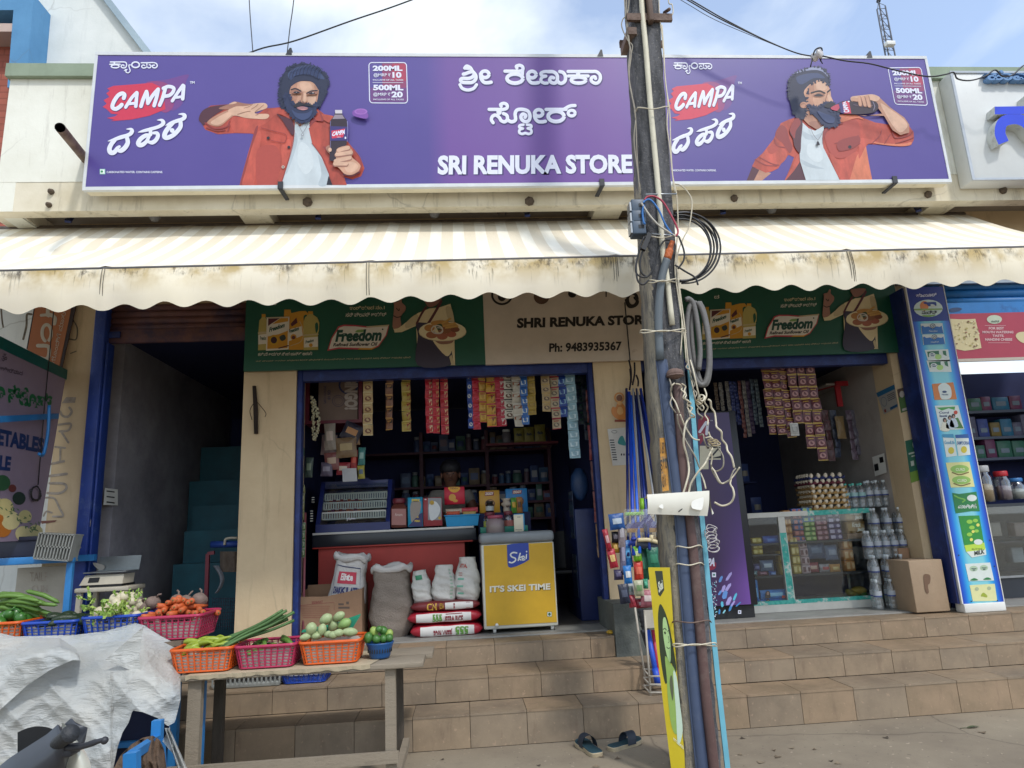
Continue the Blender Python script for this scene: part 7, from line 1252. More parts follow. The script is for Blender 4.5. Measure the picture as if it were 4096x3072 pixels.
vs,fs=glyphs3('ಹಾಮೂಲ್',.5,.03); xs_=[v[0] for v in vs]; ys_=[v[1] for v in vs]; mb=U(mat('letter pale blue','#5f86b4',.4,.08,6)); q0=(1830,655); q1=(2600,640)
mb.add([c4(q0[0]+(q1[0]-q0[0])*(v[0]-min(xs_))/(max(xs_)-min(xs_)),640+88*(1-(v[1]-min(ys_))/(max(ys_)-min(ys_))),.001+.06*(v[2]+.5)) for v in vs],fs,False); mb.build('raised_letter',WS)
# ================================================================ concrete utility pole and everything tied to it
PYF=-1.95
def P_(x,y,d=0.0): return at(x,y,PYF-d)
LE=[(-1350,2486),(-250,2518),(0,2526),(139,2532),(416,2550),(768,2569),(1027,2585),(1323,2604),(1536,2615),(1757,2634),(1966,2650),(2060,2660),(2330,2680),(2750,2712),(3072,2735),(3180,2742)]
RE=[(-1350,2566),(-250,2624),(0,2638),(416,2668),(764,2694),(1027,2712),(1323,2729),(1536,2750),(1966,2790),(2330,2829),(2750,2861),(3072,2895),(3180,2905)]
def lerp(T,y):
    for (a,b),(c,d) in zip(T,T[1:]):
        if y<=c: return b+(d-b)*(y-a)/(c-a)
    return T[-1][1]
PO=thing('utility_pole','weathered grey concrete utility pole crowded with cables and pipes before the shops','utility pole',tuple(P_(2820,3160)))
M,N,L,b=nodes('pole concrete'); v=mapping(N,L); s=N.new('ShaderNodeSeparateXYZ'); L.new(v,s.inputs[0]); vs=mapping(N,L,scale=(1,1,.22))
c=mix(N,L,ramp_out(N,L,noise(N,L,vs,14,8,.7),.36,.62),'#38393c','#66666a'); c=mix(N,L,ramp_out(N,L,noise(N,L,v,60,4,.7),.58,.7),c,'#8d8a84')
low=math_(N,L,'SUBTRACT',1.0,ramp_out(N,L,s.outputs[2],1.1,1.9)); left=math_(N,L,'SUBTRACT',1.0,ramp_out(N,L,math_(N,L,'ADD',s.outputs[0],math_(N,L,'MULTIPLY',noise(N,L,v,20,5),.06)),-.06,-.045))
c=mix(N,L,math_(N,L,'MULTIPLY',math_(N,L,'MULTIPLY',low,left),math_(N,L,'ADD',.35,math_(N,L,'MULTIPLY',ramp_out(N,L,noise(N,L,vs,20,7,.7),.42,.52),.65))),c,'#938b7b'); L.new(c,b.inputs['Base Color']); b.inputs['Roughness'].default_value=.95; bumpn(N,L,b,noise(N,L,v,45,6,.7),.8,.012)
mb=U(M); rs=random.Random(2); rows=110; ring=[]
for i in range(rows+1):
    y=-1350+4530*i/rows; a=P_(lerp(LE,y),y); c_=P_(lerp(RE,y),y); z=(a.z+c_.z)/2; j=lambda: rs.uniform(-.005,.005)
    ring.append([(a.x+j(),PYF+.03,z),(a.x+.018+j(),PYF+j()*.3,z),((a.x+c_.x)/2,PYF+j()*.5,z),(c_.x-.018+j(),PYF+j()*.3,z),(c_.x+j(),PYF+.03,z),(c_.x+j(),PYF+.2,z),(a.x+j(),PYF+.2,z)])
vs_=[p for r in ring for p in r]; mb.add(vs_,[(i*7+j,i*7+(j+1)%7,(i+1)*7+(j+1)%7,(i+1)*7+j) for i in range(rows) for j in range(7)],True); mb.build('shaft',PO)
cP=wc(PYF-.006); mb=U(mat('orange band','#b8853e',.85,.25,14,.2,dirt_or_shade='#6d655a',dscale=10,dpos=(.52,.6))); mb.face([cP(x,y) for x,y in ((2638,1752),(2664,1750),(2668,1830),(2672,1900),(2676,1962),(2650,1966),(2643,1870))]); mb.k('#2a241e'); c1=cP.crop(2400,1440,600)
mb.text(c1,'181',(895,1210,960,1380),.002); mb.text(c1,'810',((885,1480),(985,1440),(992,1590),(895,1640)),.002); mb.text(cP,'01',((2648,1906),(2660,1902),(2664,1944),(2652,1952)),.002); mb.build('painted_number',PO)
def pipe(name,pts,r,m,d=.02,n=10,par=PO): mb=U(m); mb.tube(crom([P_(x,y,d) for x,y in pts],4),r,n); return mb.build(name,par)
pipe('white_pipe',[(2560,-250),(2566,0),(2584,200),(2601,416),(2634,768),(2652,1010),(2666,1100),(2689,1300)],.0185,mat('white pipe','#cfc9b4',.5,.1,8,dirt_or_shade='#9a917c',dscale=6,dpos=(.6,.85)))
pipe('grey_conduit',[(2668,1035),(2655,1080),(2643,1140),(2634,1270),(2640,1440)],.026,mat('grey conduit','#5a6268',.55,.12,7),.035)
pipe('orange_sleeve',[(2690,966),(2683,985),(2678,1002),(2668,1038)],[.016]*4+[.018]*4+[.026]*5,mat('orange tape','#b85f2e',.6,.15,20,.4),.036)
dm=mat('blue duct','#3f4c66',.5,.12,5,dirt_or_shade='#5a6474',dscale=6,dpos=(.55,.8)); pts=[(2645,1440),(2668,1640),(2700,1890),(2721,2066),(2739,2330),(2774,2750),(2807,3072),(2815,3170)]
mb=U(dm); C_=crom([P_(x,y,.012) for x,y in pts],6); W_=.030
def duct(u,v):
    i=min(len(C_)-1,int(u*(len(C_)-1)+.5)); a=PI*(1-v); return C_[i]+Vector((W_*math.cos(a),-W_*.9*math.sin(a),0))
mb.grid(duct,len(C_)-1,10); 
for sx in (-1,1): mb.tube([p+Vector((sx*W_*1.05,-.002,0)) for p in C_],.006,6)
mb.build('cable_duct',PO)
pipe('brown_pipe',[(2710,1535),(2732,1890),(2760,2100),(2784,2330),(2820,2750),(2856,3072),(2864,3170)],.030,mat('brown pipe','#5a4340',.6,.18,5,dirt_or_shade='#7a6a62',dscale=4,dpos=(.5,.75)),.02,14)
mb=U(mat('cyan board','#6fb4c9',.5,.1,6)); Q=[(2755,1440),(2774,1690),(2791,1900),(2832,2330),(2874,2750),(2910,3072),(2920,3170)]
for (a,b_),(c_,d_) in zip(Q,Q[1:]): mb.obox(P_(a,b_,-.10),P_(c_,d_,-.10),.03,.012)
mb.build('cyan_strip',PO)
# clamps, fuse boxes
mb=U(m_rust)
a,b_=P_(2505,70,.01),P_(2685,70,.01); mb.box(a.x,b_.x,PYF-.03,PYF-.005,a.z-.035,a.z+.02); mb.box(a.x,b_.x,PYF+.2,PYF+.225,a.z-.06,a.z-.01); a,b_=P_(2508,112,.01),P_(2535,130,.01); mb.box(a.x,b_.x+.02,PYF-.02,PYF+.2,b_.z-.02,a.z); p=P_(2672,50,.02); mb.cyl((p.x,PYF-.05,p.z),(p.x,PYF+.05,p.z+.06),.012); mb.build('iron_clamp',PO)
mb=U(mat('brown box','#5d4a40',.7,.2,8)); a,b_=P_(2578,-60,.03),P_(2614,92,.03); mb.rbox(a.x,b_.x,PYF-.06,PYF-.004,b_.z,a.z,.008); mb.build('junction_box',PO)
mfz=mat('fuse grey','#49586a',.45,.12,7)
for k,(y0,y1) in enumerate(((800,850),(842,892),(882,938))):
    mb=U(mfz); a,b_=P_(2522+2*k,y0,.06),P_(2585,y1,.06); mb.rbox(a.x,b_.x,PYF-.075,PYF+.02,b_.z,a.z,.008); mb.use(m_black); mb.box(b_.x-.05,b_.x-.012,PYF-.0775,PYF-.0765,(a.z+b_.z)/2-.012,(a.z+b_.z)/2+.012); mb.use(m_steel); mb.box(a.x-.012,a.x-.001,PYF-.07,PYF+.0,b_.z+.01,a.z-.02); mb.build('fuse_holder',PO)
mb=U(mat('brown cap','#6d5850',.8,.2,12,.2)); p=P_(2700,1495,.06); mb.ball((p.x,p.y,p.z),.052,.05,.034,14,10,jit=.05); mb.lathe((p.x,p.y,p.z-.02),[(.03,0),(.056,.004),(.05,.012)],14); mb.build('pipe_cap',PO)
def cable(name,pts,r,m,d,label=None,par=PO,n=6,cat='cable'):
    mb=U(m); P=[P_(q[0],q[1],d+(q[2] if len(q)>2 else 0)) for q in pts]; mb.tube(crom(P,6),r,n); return mb.build(name,par)
mw=mat('white wire','#c9c0aa',.5,.12,20); mk=mat('black cable','#1d1e22',.45,.15,12); mgr=mat('grey wire','#8d8678',.5,.15,20)
for col,pts in (('#a8384c',[(2578,800),(2590,787),(2618,786),(2650,806),(2678,850),(2706,905),(2712,930),(2703,945)]),('#2f6fb4',[(2572,812),(2585,800),(2605,802),(2635,840),(2660,895),(2690,940)]),('#2f6fb4',[(2575,820),(2570,850),(2575,890),(2582,895)]),('#b9b4aa',[(2566,812),(2580,835),(2605,870),(2640,905),(2675,928),(2702,945)])): cable('phase_wire',pts,.0065,mat('wire '+col,col,.45,.1,14),.09)
for k,(dx,dy,rx,ry,dd) in enumerate(((0,0,128,130,.02),(6,4,134,128,.035),(-6,2,122,134,.045),(4,-6,138,138,.03),(-2,8,116,124,.05),(8,0,146,142,.04))):
    cx,cy=2728+dx,992+dy; pts=[(cx+rx*math.cos(R(t)),cy-ry*math.sin(R(t))) for t in range(104,-112,-18)]; cable('black_coil_loop',pts,.0062,mk,-.05+dd)
for pts in ([(2598,935),(2570,960),(2552,1020),(2542,1080),(2560,1105),(2592,1105),(2620,1060),(2635,1000),(2655,965),(2680,960)],[(2575,945),(2558,1000),(2545,1060),(2550,1120),(2572,1138),(2596,1120)],[(2600,940),(2575,990),(2560,1050),(2566,1090),(2590,1110)],[(2715,945),(2735,1000),(2735,1040),(2712,1075)],[(2700,1060),(2740,1085),(2780,1110),(2792,1140)]): cable('black_cable',pts,.006,mk,.06)
mb=U(mk); mb.obox(P_(2598,935,.07),P_(2572,1000,.07),.03,.03); mb.build('black_connector',PO)
mgc=mat('grey hose','#6a6866',.6,.15,8,.15)
for k,(x0,rx,dd) in enumerate(((2798,38,.0),(2803,34,.03),(2792,42,.05))):
    pts=[(x0+rx*math.cos(R(t))+(1365-(1365-165*math.sin(R(t))))*.0+.09*(165*-math.sin(R(t)))*-.0+12*(-math.sin(R(t)))*1.2,1372-168*math.sin(R(t))) for t in range(100,460,24)]; cable('grey_hose_loop',pts,.0165,mgc,-.10+dd,n=10)
pts=[(2742,1200),(2756,1196),(2775,1220),(2790,1300),(2800,1400),(2795,1480)]; cable('grey_hose_loop',pts,.0165,mgc,-.04,n=10)
for pts in ([(2490,-250),(2498,0),(2512,150),(2525,215),(2516,300),(2528,380),(2538,440)],[(2520,-250),(2515,20),(2490,80),(2488,110),(2510,160),(2530,185),(2520,240),(2518,330),(2535,420),(2543,480)],[(2505,-250),(2505,0),(2513,130),(2520,200),(2514,280),(2525,370),(2541,450),(2548,620),(2558,760)],[(2543,480),(2536,560),(2550,680),(2562,780)],[(2640,-100),(2636,10),(2640,80),(2650,160),(2660,300),(2672,420),(2668,500),(2680,600),(2690,700),(2706,780),(2712,900),(2705,1020),(2715,1150),(2728,1300),(2722,1420)],[(2648,100),(2655,200),(2662,330),(2678,440),(2682,560),(2690,700),(2700,770)],[(2690,735),(2720,740),(2752,770),(2768,810),(2758,900),(2735,950),(2715,1000),(2708,1060),(2722,1180),(2738,1300),(2752,1440),(2780,1600)],[(2672,-60),(2675,10),(2688,18),(2692,50),(2680,72)],[(2705,1000),(2700,1080),(2715,1200),(2735,1330),(2745,1450)]): cable('thin_wire',pts,.0042,mgr if pts[0][0]<2560 else mw,.012)
for y,xa,xb in ((430,2545,2680),(945,2585,2716),(1120,2590,2712),(1320,2560,2745),(2185,2700,2810),(2255,2700,2815),(2485,2688,2845),(2575,2690,2868)):
    m_=mw if y not in (2485,) else m_rust; pts=[(xa,y+14,-.05),(xa+10,y,.03),((xa+xb)/2,y+6,.06),(xb-15,y-4,.03),(xb,y+4,-.04)]; cable('binding_wire',pts,.004,m_,.01)
    if y in (1320,2575,1120): cable('binding_wire',[(xa,y+8,-.02),(xa+20,y+12,.05),((xa+xb)/2,y+2,.07),(xb,y+10,-.02)],.004,m_,.01)
mb=U(m_steel); mb.cyl(P_(2592,935,.03),P_(2714,944,.03),.006); mb.cyl(P_(2583,778,.03),P_(2706,776,.03),.006); mb.build('clamp_bolt',PO)
# the tangle of loose white wire
g=lambda x,y: (2400+x*.27125,1440+y*.27125)
TW=[[(1025,280),(1040,330),(1055,420),(1040,500),(1055,560),(1035,630),(1060,700),(1120,780)],[(1100,340),(1060,380),(1045,450),(1060,540),(1110,620),(1150,720),(1170,780)],[(1120,350),(1180,365),(1210,410),(1200,440),(1250,490),(1225,560),(1300,600),(1290,660),(1360,710),(1330,770),(1390,820),(1390,850)],[(1210,350),(1260,390),(1245,450),(1270,520),(1255,570),(1340,640),(1290,690),(1310,740),(1330,830)],[(1280,0),(1290,60),(1270,110),(1330,160),(1335,250),(1390,350),(1370,420),(1425,490),(1400,560),(1430,620),(1490,680),(1440,720),(1450,790),(1510,840),(1490,880)],[(1330,0),(1370,130),(1400,260),(1430,400),(1460,560),(1420,640),(1500,740),(1530,700),(1480,640),(1440,600),(1520,560),(1550,540)],[(1540,420),(1570,520),(1540,620),(1590,700),(1545,800),(1590,880),(1585,960)],[(1590,580),(1630,610),(1640,700),(1690,780),(1710,920),(1720,990),(1790,1060),(1800,1170),(1860,1250),(1880,1340),(1940,1430),(1980,1590)],[(1140,800),(1150,920),(1200,1050),(1260,1180),(1330,1300),(1400,1420),(1480,1620)],[(1180,800),(1250,970),(1340,1120),(1400,1170),(1470,1180)],[(1400,840),(1330,850),(1270,930),(1240,1080),(1235,1240),(1280,1400),(1300,1500),(1310,1660),(1260,1860),(1205,2050),(1215,2180)],[(1660,1300),(1600,1420),(1540,1540),(1440,1660),(1340,1820),(1310,1940),(1250,2120),(1215,2180)],[(1470,1110),(1520,1100),(1540,1200),(1590,1280),(1700,1260),(1780,1350),(1820,1450),(1810,1580),(1720,1640),(1650,1600),(1640,1540)],[(1550,1150),(1640,1140),(1690,1220),(1740,1240)],[(1600,1060),(1630,1160),(1600,1230),(1660,1300)],[(1620,1290),(1650,1430),(1640,1560),(1690,1640),(1760,1780),(1810,1820),(1920,1760),(1990,1680),(2060,1580)],[(1640,1600),(1700,1720),(1780,1820),(1900,1780),(1960,1650),(2000,1600)],[(1930,1760),(1920,1830),(1960,1900),(1975,2010),(1920,2110),(1800,2150),(1690,2100)],[(1480,1660),(1530,1780),(1560,1900)]]
for k,t in enumerate(TW): cable('loose_wire',[(*g(x,y),.02*math.sin(i*1.3+k)) for i,(x,y) in enumerate(t)],.0062 if k in (10,11,7,17) else .0048,mw if k%4 else mgr,.075 if k<11 or k==11 else .05)
cable('loose_wire',[(*g(1500+60*math.cos(t*.9)*(1-.02*t),560+46*math.sin(t*.9)),.01*t) for t in range(26)],.004,mw,.03); cable('loose_wire',[(*g(1460+50*math.cos(t*.9),620+34*math.sin(t*.9)),.008*t) for t in range(20)],.004,mat('tan wire','#9a8a6a',.5,.1,20),.03); cable('loose_wire',[(*g(1640+70*math.cos(t*.8)+t*4,1170+24*math.sin(t*.8)+t*4),.008*t) for t in range(22)],.004,mat('tan wire','#9a8a6a'),.05)
h=lambda x,y: (2400+x*.27125,1880+y*.27125); rs=random.Random(9)
for k in range(7): cx,cy=1620+rs.uniform(-30,60),900+50*k-40; cable('nylon_tangle',[(*h(cx+rs.uniform(60,95)*math.cos(t*1.05+k),cy+rs.uniform(40,70)*math.sin(t*1.05+k)),rs.uniform(0,.04)) for t in range(9)],.003,mat('nylon','#b9b4b4',.4,.1,20),-.02)
# white bent sheet hung across the pole
SHT_=U(mat('bent sheet','#d5d2c6',.45,.05,5,dirt_or_shade='#a59c8a',dscale=4,dpos=(.62,.85))); cs=wc(PYF-.13); S_=[(2588,1978),(2840,1962),(2832,2064),(2590,2056)]
def sh(u,v):
    t=Vector((S_[0][0]+(S_[1][0]-S_[0][0])*u,S_[0][1]+(S_[1][1]-S_[0][1])*u)); b_=Vector((S_[3][0]+(S_[2][0]-S_[3][0])*u,S_[3][1]+(S_[2][1]-S_[3][1])*u)); p=t+(b_-t)*v; return cs(p.x,p.y,.012*math.sin(PI*v)-.012*u)
SHT_.grid(sh,20,8); a0=[sh(k/20,0) for k in range(21)]
for k in range(20): SHT_.quad(a0[k],a0[k+1],a0[k+1]+Vector((.005,.09,-.02)),a0[k]+Vector((.005,.09,-.02)))
q=[sh(1,k/4) for k in range(5)]; SHT_.face([a0[-1]+Vector((.005,.09,-.02)),a0[-1]+Vector((.05,.1,-.13)),a0[-1]+Vector((.02,.05,-.14)),a0[-1]])
SHT_.k('#efeee8'); cz=Canvas((0,PYF-.145,0),(0,-1,0)).crop(2400,1880,600); SHT_.blob(cz,[(865,540),(895,510),(925,510),(932,565),(900,565)],.003); SHT_.blob(cz,[(1350,480),(1400,440),(1480,415),(1525,410),(1520,500),(1500,580),(1450,588),(1355,560)],.003); SHT_.use(m_black); SHT_.blob(cz,[(1150,612),(1200,572),(1215,575),(1165,620)],.003)
one('bent_sheet',SHT_,'bent white plastic sheet with two holes tied across the concrete pole','sheet',a0[10])
# yellow poster wrapped on the pole's left edge
pp=P_(2692,2480,.012); nn=Vector((-.42,-.907,0)).normalized(); cY=Canvas(pp,nn); MY=MB(); O=[(2593,2270),(2679,2270),(2692,2480),(2712,2750),(2737,3010),(2742,3120),(2690,3120),(2645,2750),(2614,2480)]
MY.use(mat('poster yellow','#c9b422',.5,.08,5)); MY.prism([cY(x,y,-.006) for x,y in O],nn*.006); c7_=cY.crop(2400,2300,600)
MY.k('#343a30'); MY.face([c7_(x,y,.001) for x,y in ((810,-60),(920,-60),(948,220),(890,318),(860,290))]); MY.k('#d8dcc8'); MY.text(c7_,'Skei',((850,110),(915,60),(940,190),(870,265)),.003,bold=.03,shear=.2)
GRN=I('#a9c98a'); MY.k('#2f3a22'); MY.blob(c7_,[(890,428),(950,520),(1010,700),(1060,940),(1095,1150),(1130,1400),(1090,1420),(1050,1300),(1000,1560),(960,1590),(920,1400),(880,1100),(858,700),(862,520)],.0012); MY.use(GRN); MY.blob(c7_,[(930,650),(965,630),(1000,760),(1030,930),(1045,1150),(1035,1285),(990,1200),(950,1000),(928,820)],.002); MY.k('#35402a'); MY.stroke(c7_,[(935,800),(955,785),(980,810)],12,.003); MY.blob(c7_,[(945,840),(965,835),(975,865),(955,870)],.003); MY.stroke(c7_,[(1000,830),(1015,815),(1022,860)],10,.003); MY.stroke(c7_,[(985,1060),(1010,1085),(1030,1070)],9,.003); MY.stroke(c7_,[(1010,900),(1020,980),(1005,1000)],6,.003)
MY.k('#8fae5a'); MY.blob(c7_,[(960,1200),(1040,1300),(1110,1420),(1140,1659),(1170,2200),(1120,2350),(1050,2200),(1000,1800),(985,1500)],.0016); MY.k('#c3d8c4'); MY.blob(c7_,[(1080,1440),(1130,1500),(1180,1900),(1220,2300),(1150,2500),(1120,2000)],.0024); MY.k('#5a5f48'); MY.blob(c7_,[(1040,1490),(1065,1500),(1085,1700),(1075,1850),(1050,1760),(1030,1600)],.003)
MY.k('#e0dfc0'); MY.text(c7_,"IT'S SKEI",((1080,2390),(1230,2520),(1235,2570),(1090,2440)),.003,bold=.03)
one('yellow_poster',MY,"yellow poster with a woman's green tinted portrait wrapped on the pole's left side",'poster',tuple(P_(2710,3100)))
# ================================================================ goods at the middle pillar
cM=wc(-.004); c1=cM.crop(2400,1440,600); mb=U(I('#c98a4a')); mb.ring(c1,282,555,64,66,22,.002); mb.k('#7a4a2a'); mb.disc(c1,285,560,44,48,off=.0015); mb.k('#c9803a'); mb.blob(c1,[(255,640),(290,610),(330,640),(370,700),(380,800),(385,860),(280,880),(200,830),(165,760),(185,690),(230,700)],.003); mb.k('#dba766'); mb.blob(c1,[(270,700),(320,700),(340,780),(290,810),(250,770)],.004); mb.disc(c1,288,635,34,30,off=.0045); mb.k('#8a3a26'); mb.rect(c1,215,880,384,912,.0035); one('pillar_sticker',mb,'orange haloed figure sticker on the middle pillar','sticker',tuple(at(2480,1690,-.004)))
mb=U(I('#c9c6c0')); mb.quad(*[c1(x,y,.004) for x,y in ((185,1560),(470,1540),(440,990),(108,1020))]); mb.k('#3f8a8a'); mb.blob(c1,[(290,1140),(330,1120),(360,1180),(380,1260),(300,1250),(260,1220)],.006); mb.k('#2a2a2e'); mb.ring(c1,210,1060,40,20,5,.006)
for k in range(9): mb.rect(c1,140+6*k,1175+36*k,205+6*k,1190+36*k,.006)
for k in range(4): mb.rect(c1,305+36*k,1380,325+36*k,1410,.006)
one('wall_calendar',mb,'white calendar sheet nailed to the middle pillar below the sticker','calendar',tuple(at(2470,1715,-.004)))
mb=U(mat('dark stick','#2b211d',.9,.3,20,.4)); cL=at(1017,1545,-.02); cL2=at(1024,1735,-.02); mb.tube([cL,(cL+cL2)/2+Vector((.008,-.01,0)),cL2],[.016,.02,.018],8); mb.tube(crom([at(1024,1600,-.03),at(1000,1640,-.05),at(1008,1680,-.04)],5),.003,5); mb.tube(crom([at(1030,1610,-.03),at(1062,1650,-.05),at(1060,1668,-.04)],5),.003,5); one('burnt_stick',mb,'dark charred stick hanging on the left pillar','stick',cL2)
GRP='sticks of the broom bundle'
for k,(xt,xb,yb,w_,c_,lab) in enumerate(((2506,2511,2030,.012,'#1b2a6a','navy stick, leftmost of the broom bundle'),(2516,2530,2032,.016,'#1c48c0','bright blue stick, second of the broom bundle'),(2524,2549,2030,.013,'#2a6ae0','light blue stick, third of the broom bundle'),(2532,2562,1995,.007,'#a9aeb8','thin silver stick in the broom bundle, left'),(2536,2570,1990,.009,'#24306a','thin navy stick running to the lime mop socket'),(2541,2582,2020,.012,'#223a90','royal blue stick in the middle of the broom bundle'),(2546,2592,2020,.009,'#1c2a60','dark navy stick right of the middle'),(2550,2612,1970,.009,'#b0b2b4','silver stick at the right of the broom bundle'),(2556,2630,1975,.015,'#1b2f80','thick navy stick near the right of the broom bundle'),(2562,2646,1990,.013,'#223a96','blue stick, rightmost of the broom bundle'))):
    mb=U(mat('stick '+c_,c_,.4,.1,9)); a=at(xt,1555+(k%3)*14,-.06-.012*(k%4)); b_=at(xb,yb,-.48-.02*(k%3)); e=b_+(b_-a)*.35; mb.tube([a,b_,e],w_,8); one('broom_stick',mb,lab,'broom',e,GRP)
mb=U(mat('dark rag','#1e1a24',.9,.3,20,.4)); 
for a_,b2 in (((2516,1440),(2524,1530)),((2538,1450),(2530,1540)),((2520,1475),(2518,1560)),((2545,1500),(2552,1545))): mb.tube(crom([at(*a_,-.07),(at(*a_,-.07)+at(*b2,-.09))/2+Vector((.01,0,0)),at(*b2,-.09)],4),.008,6)
one('dark_cord',mb,'dark knotted rag tying the top of the broom bundle','cord',tuple(at(2525,1550,-.08)))  # knotted cord: short dark tubes at the top of the broom bundle
mb=U(mat('black wire thin','#1a1a1c',.5,.1,9)); mb.tube(crom([at(2499,1210,-.09),at(2510,1330,-.09),at(2520,1440,-.09)],6),.006,6); one('hanging_cable',mb,'black cable hanging down across the phone number banner','cable',tuple(at(2520,1440,-.09)))
# wire stand with brushes and packets on the steps
YQ=-.66; SD=thing('wire_stand','white wire stand holding brushes and brooms on the lower step by the pole','stand',tuple(at(2590,2760,-.9))); m_st=mat('stand paint','#b3aca0',.5,.15,9,dirt_or_shade='#7a6350',dscale=9,dpos=(.6,.8)); mb=U(m_st); SB_=-.94; SB2=-.79
def leg(x0,y0,x1,y1,Ya,Yb,r=.008): mb.tube([at(x0,y0,Ya),at(x1,y1,Yb)],r,6)
leg(2578,2440,2603,2788,-.9,SB_); leg(2540,2430,2582,2725,-.76,SB2); leg(2700,2440,2730,2788,-.9,SB_); leg(2670,2430,2705,2725,-.76,SB2)
for y in (2705,2738,2770): mb.tube([at(2600,y,SB_),at(2728,y,SB_)],.007,6); mb.tube([at(2572,y-28,SB2),at(2600,y,SB_)],.006,6); mb.tube([at(2575,y-28,SB2),at(2705,y-28,SB2)],.006,6)
a,b_,c_,d_=span(2580,2440,2612,2512,-.905); mb.box(a,b_+.14,-.91,-.9,c_,d_); mb.build('stand_frame',SD)
def pst(name,x0,y0,x1,y1,c1,lab,cat='broom',r=.014,Y0=-.8,Y1=-.88): mb=U(mat('stick '+c1,c1,.45,.12,9)); a=at(x0,y0,Y0); b_=at(x1,y1,Y1); mb.tube([a,b_],r,10); mb.tube([a+(b_-a)*.72,b_],r*1.25,10); return one(name,mb,lab,cat,b_,'brooms in the wire stand')
pst('stand_broom',2590,2520,2632,2735,'#2450c0','bright blue broom handle standing in the wire stand',r=.02); pst('stand_broom',2612,2520,2642,2735,'#b0304a','crimson broom handle in the wire stand by the pole'); pst('stand_broom',2622,2520,2652,2735,'#5a1a2a','dark red broom handle in the wire stand, nearest the pole')
mb=U(m_dkmetal); mb.grid(lambda u,v:at(2550+32*u+18*v,2435+90*v,-.74)+Vector((.006*math.sin(30*v+9*u),-.02*math.sin(PI*u),0)),8,14); mb.obox(at(2570,2520,-.76),at(2592,2590,-.8),.03,.02); one('black_brush',mb,'black bristled brush hanging in the wire stand','brush',tuple(at(2580,2590,-.8)))
# hanging goods
mb=U(mat('lime plastic','#7fb42a',.4,.08,8)); mb.tube([at(2567,1995,-.52),at(2569,2040,-.54)],.018,10); mb.tube([at(2569,2040,-.54),at(2572,2062,-.55)],.013,10); a,b_,c_,d_=span(2498,2048,2575,2062,-.56); mb.rbox(a,b_,-.58,-.55,c_,d_,.006); one('mop_head',mb,'lime green mop head and socket above the purple broom','mop',tuple(at(2530,2062,-.56)))
mb=U(mat('purple bristle','#453a8a',.6,.2,40,.4,stretch=(8,8,1))); cB=wc(-.60); mb.prism([cB(x,y) for x,y in ((2585,2062),(2602,2062),(2615,2085),(2668,2098),(2670,2112),(2505,2116),(2506,2098),(2572,2085))],(0,.05,0)); mb.use(mat('broom card','#b9843a',.6,.3,40)); mb.prism([cB(x,y,.004) for x,y in ((2508,2114),(2668,2110),(2666,2128),(2510,2130))],(0,.03,0)); mb.k('#c23a3a'); mb.rect(cB,2645,2118,2664,2124,.006); mb.use(W); mb.rect(cB,2645,2125,2664,2142,.006); o=one('broom_pack',mb,'purple broom head in a clear packet hung by the pole','broom',cB(2590,2130))
mb=U(clear('bag film',(.9,.93,.95),.10,.12,.10)); mb.grid(lambda u,v:at(2496+172*u,2036+110*v,-.625-.02*math.sin(PI*u)*math.sin(PI*v))+Vector((0,.006*math.sin(23*u+11*v),0)),20,14); mb.build('clear_bag',o)
mb=U(mat('cream handle','#cfc09a',.45,.08,8)); a,b_=at(2551,2160,-.66),at(2640,2172,-.66); mb.tube(crom([a,(a+b_)/2+Vector((0,-.01,.012)),b_],6),.016,10); mb.tube([at(2606,2140,-.67),at(2605,2165,-.67)],.016,8); mb.use(mat('bristles dark','#3a3f4c',.8,.3,30)); 
for k in range(34): p=a+(b_-a)*(k/33); q=p+Vector((-.015+.01*k/33,0,-.055)); mb.tube([p,q],.0035,4)
mb.use(mat('blue brush','#2b3f9a',.5,.1,9)); p=at(2535,2155,-.65); mb.ball(p,.025,.02,.014,10,6); 
for k in range(9): mb.tube([p+Vector((-.02+.005*k,0,0)),p+Vector((-.05+.006*k,0,-.05))],.003,4)
one('scrub_brush',mb,'cream handled scrubbing brush with dark bristles hung by the pole','brush',tuple(at(2590,2190,-.66)))
HG='goods hung at the middle pillar'
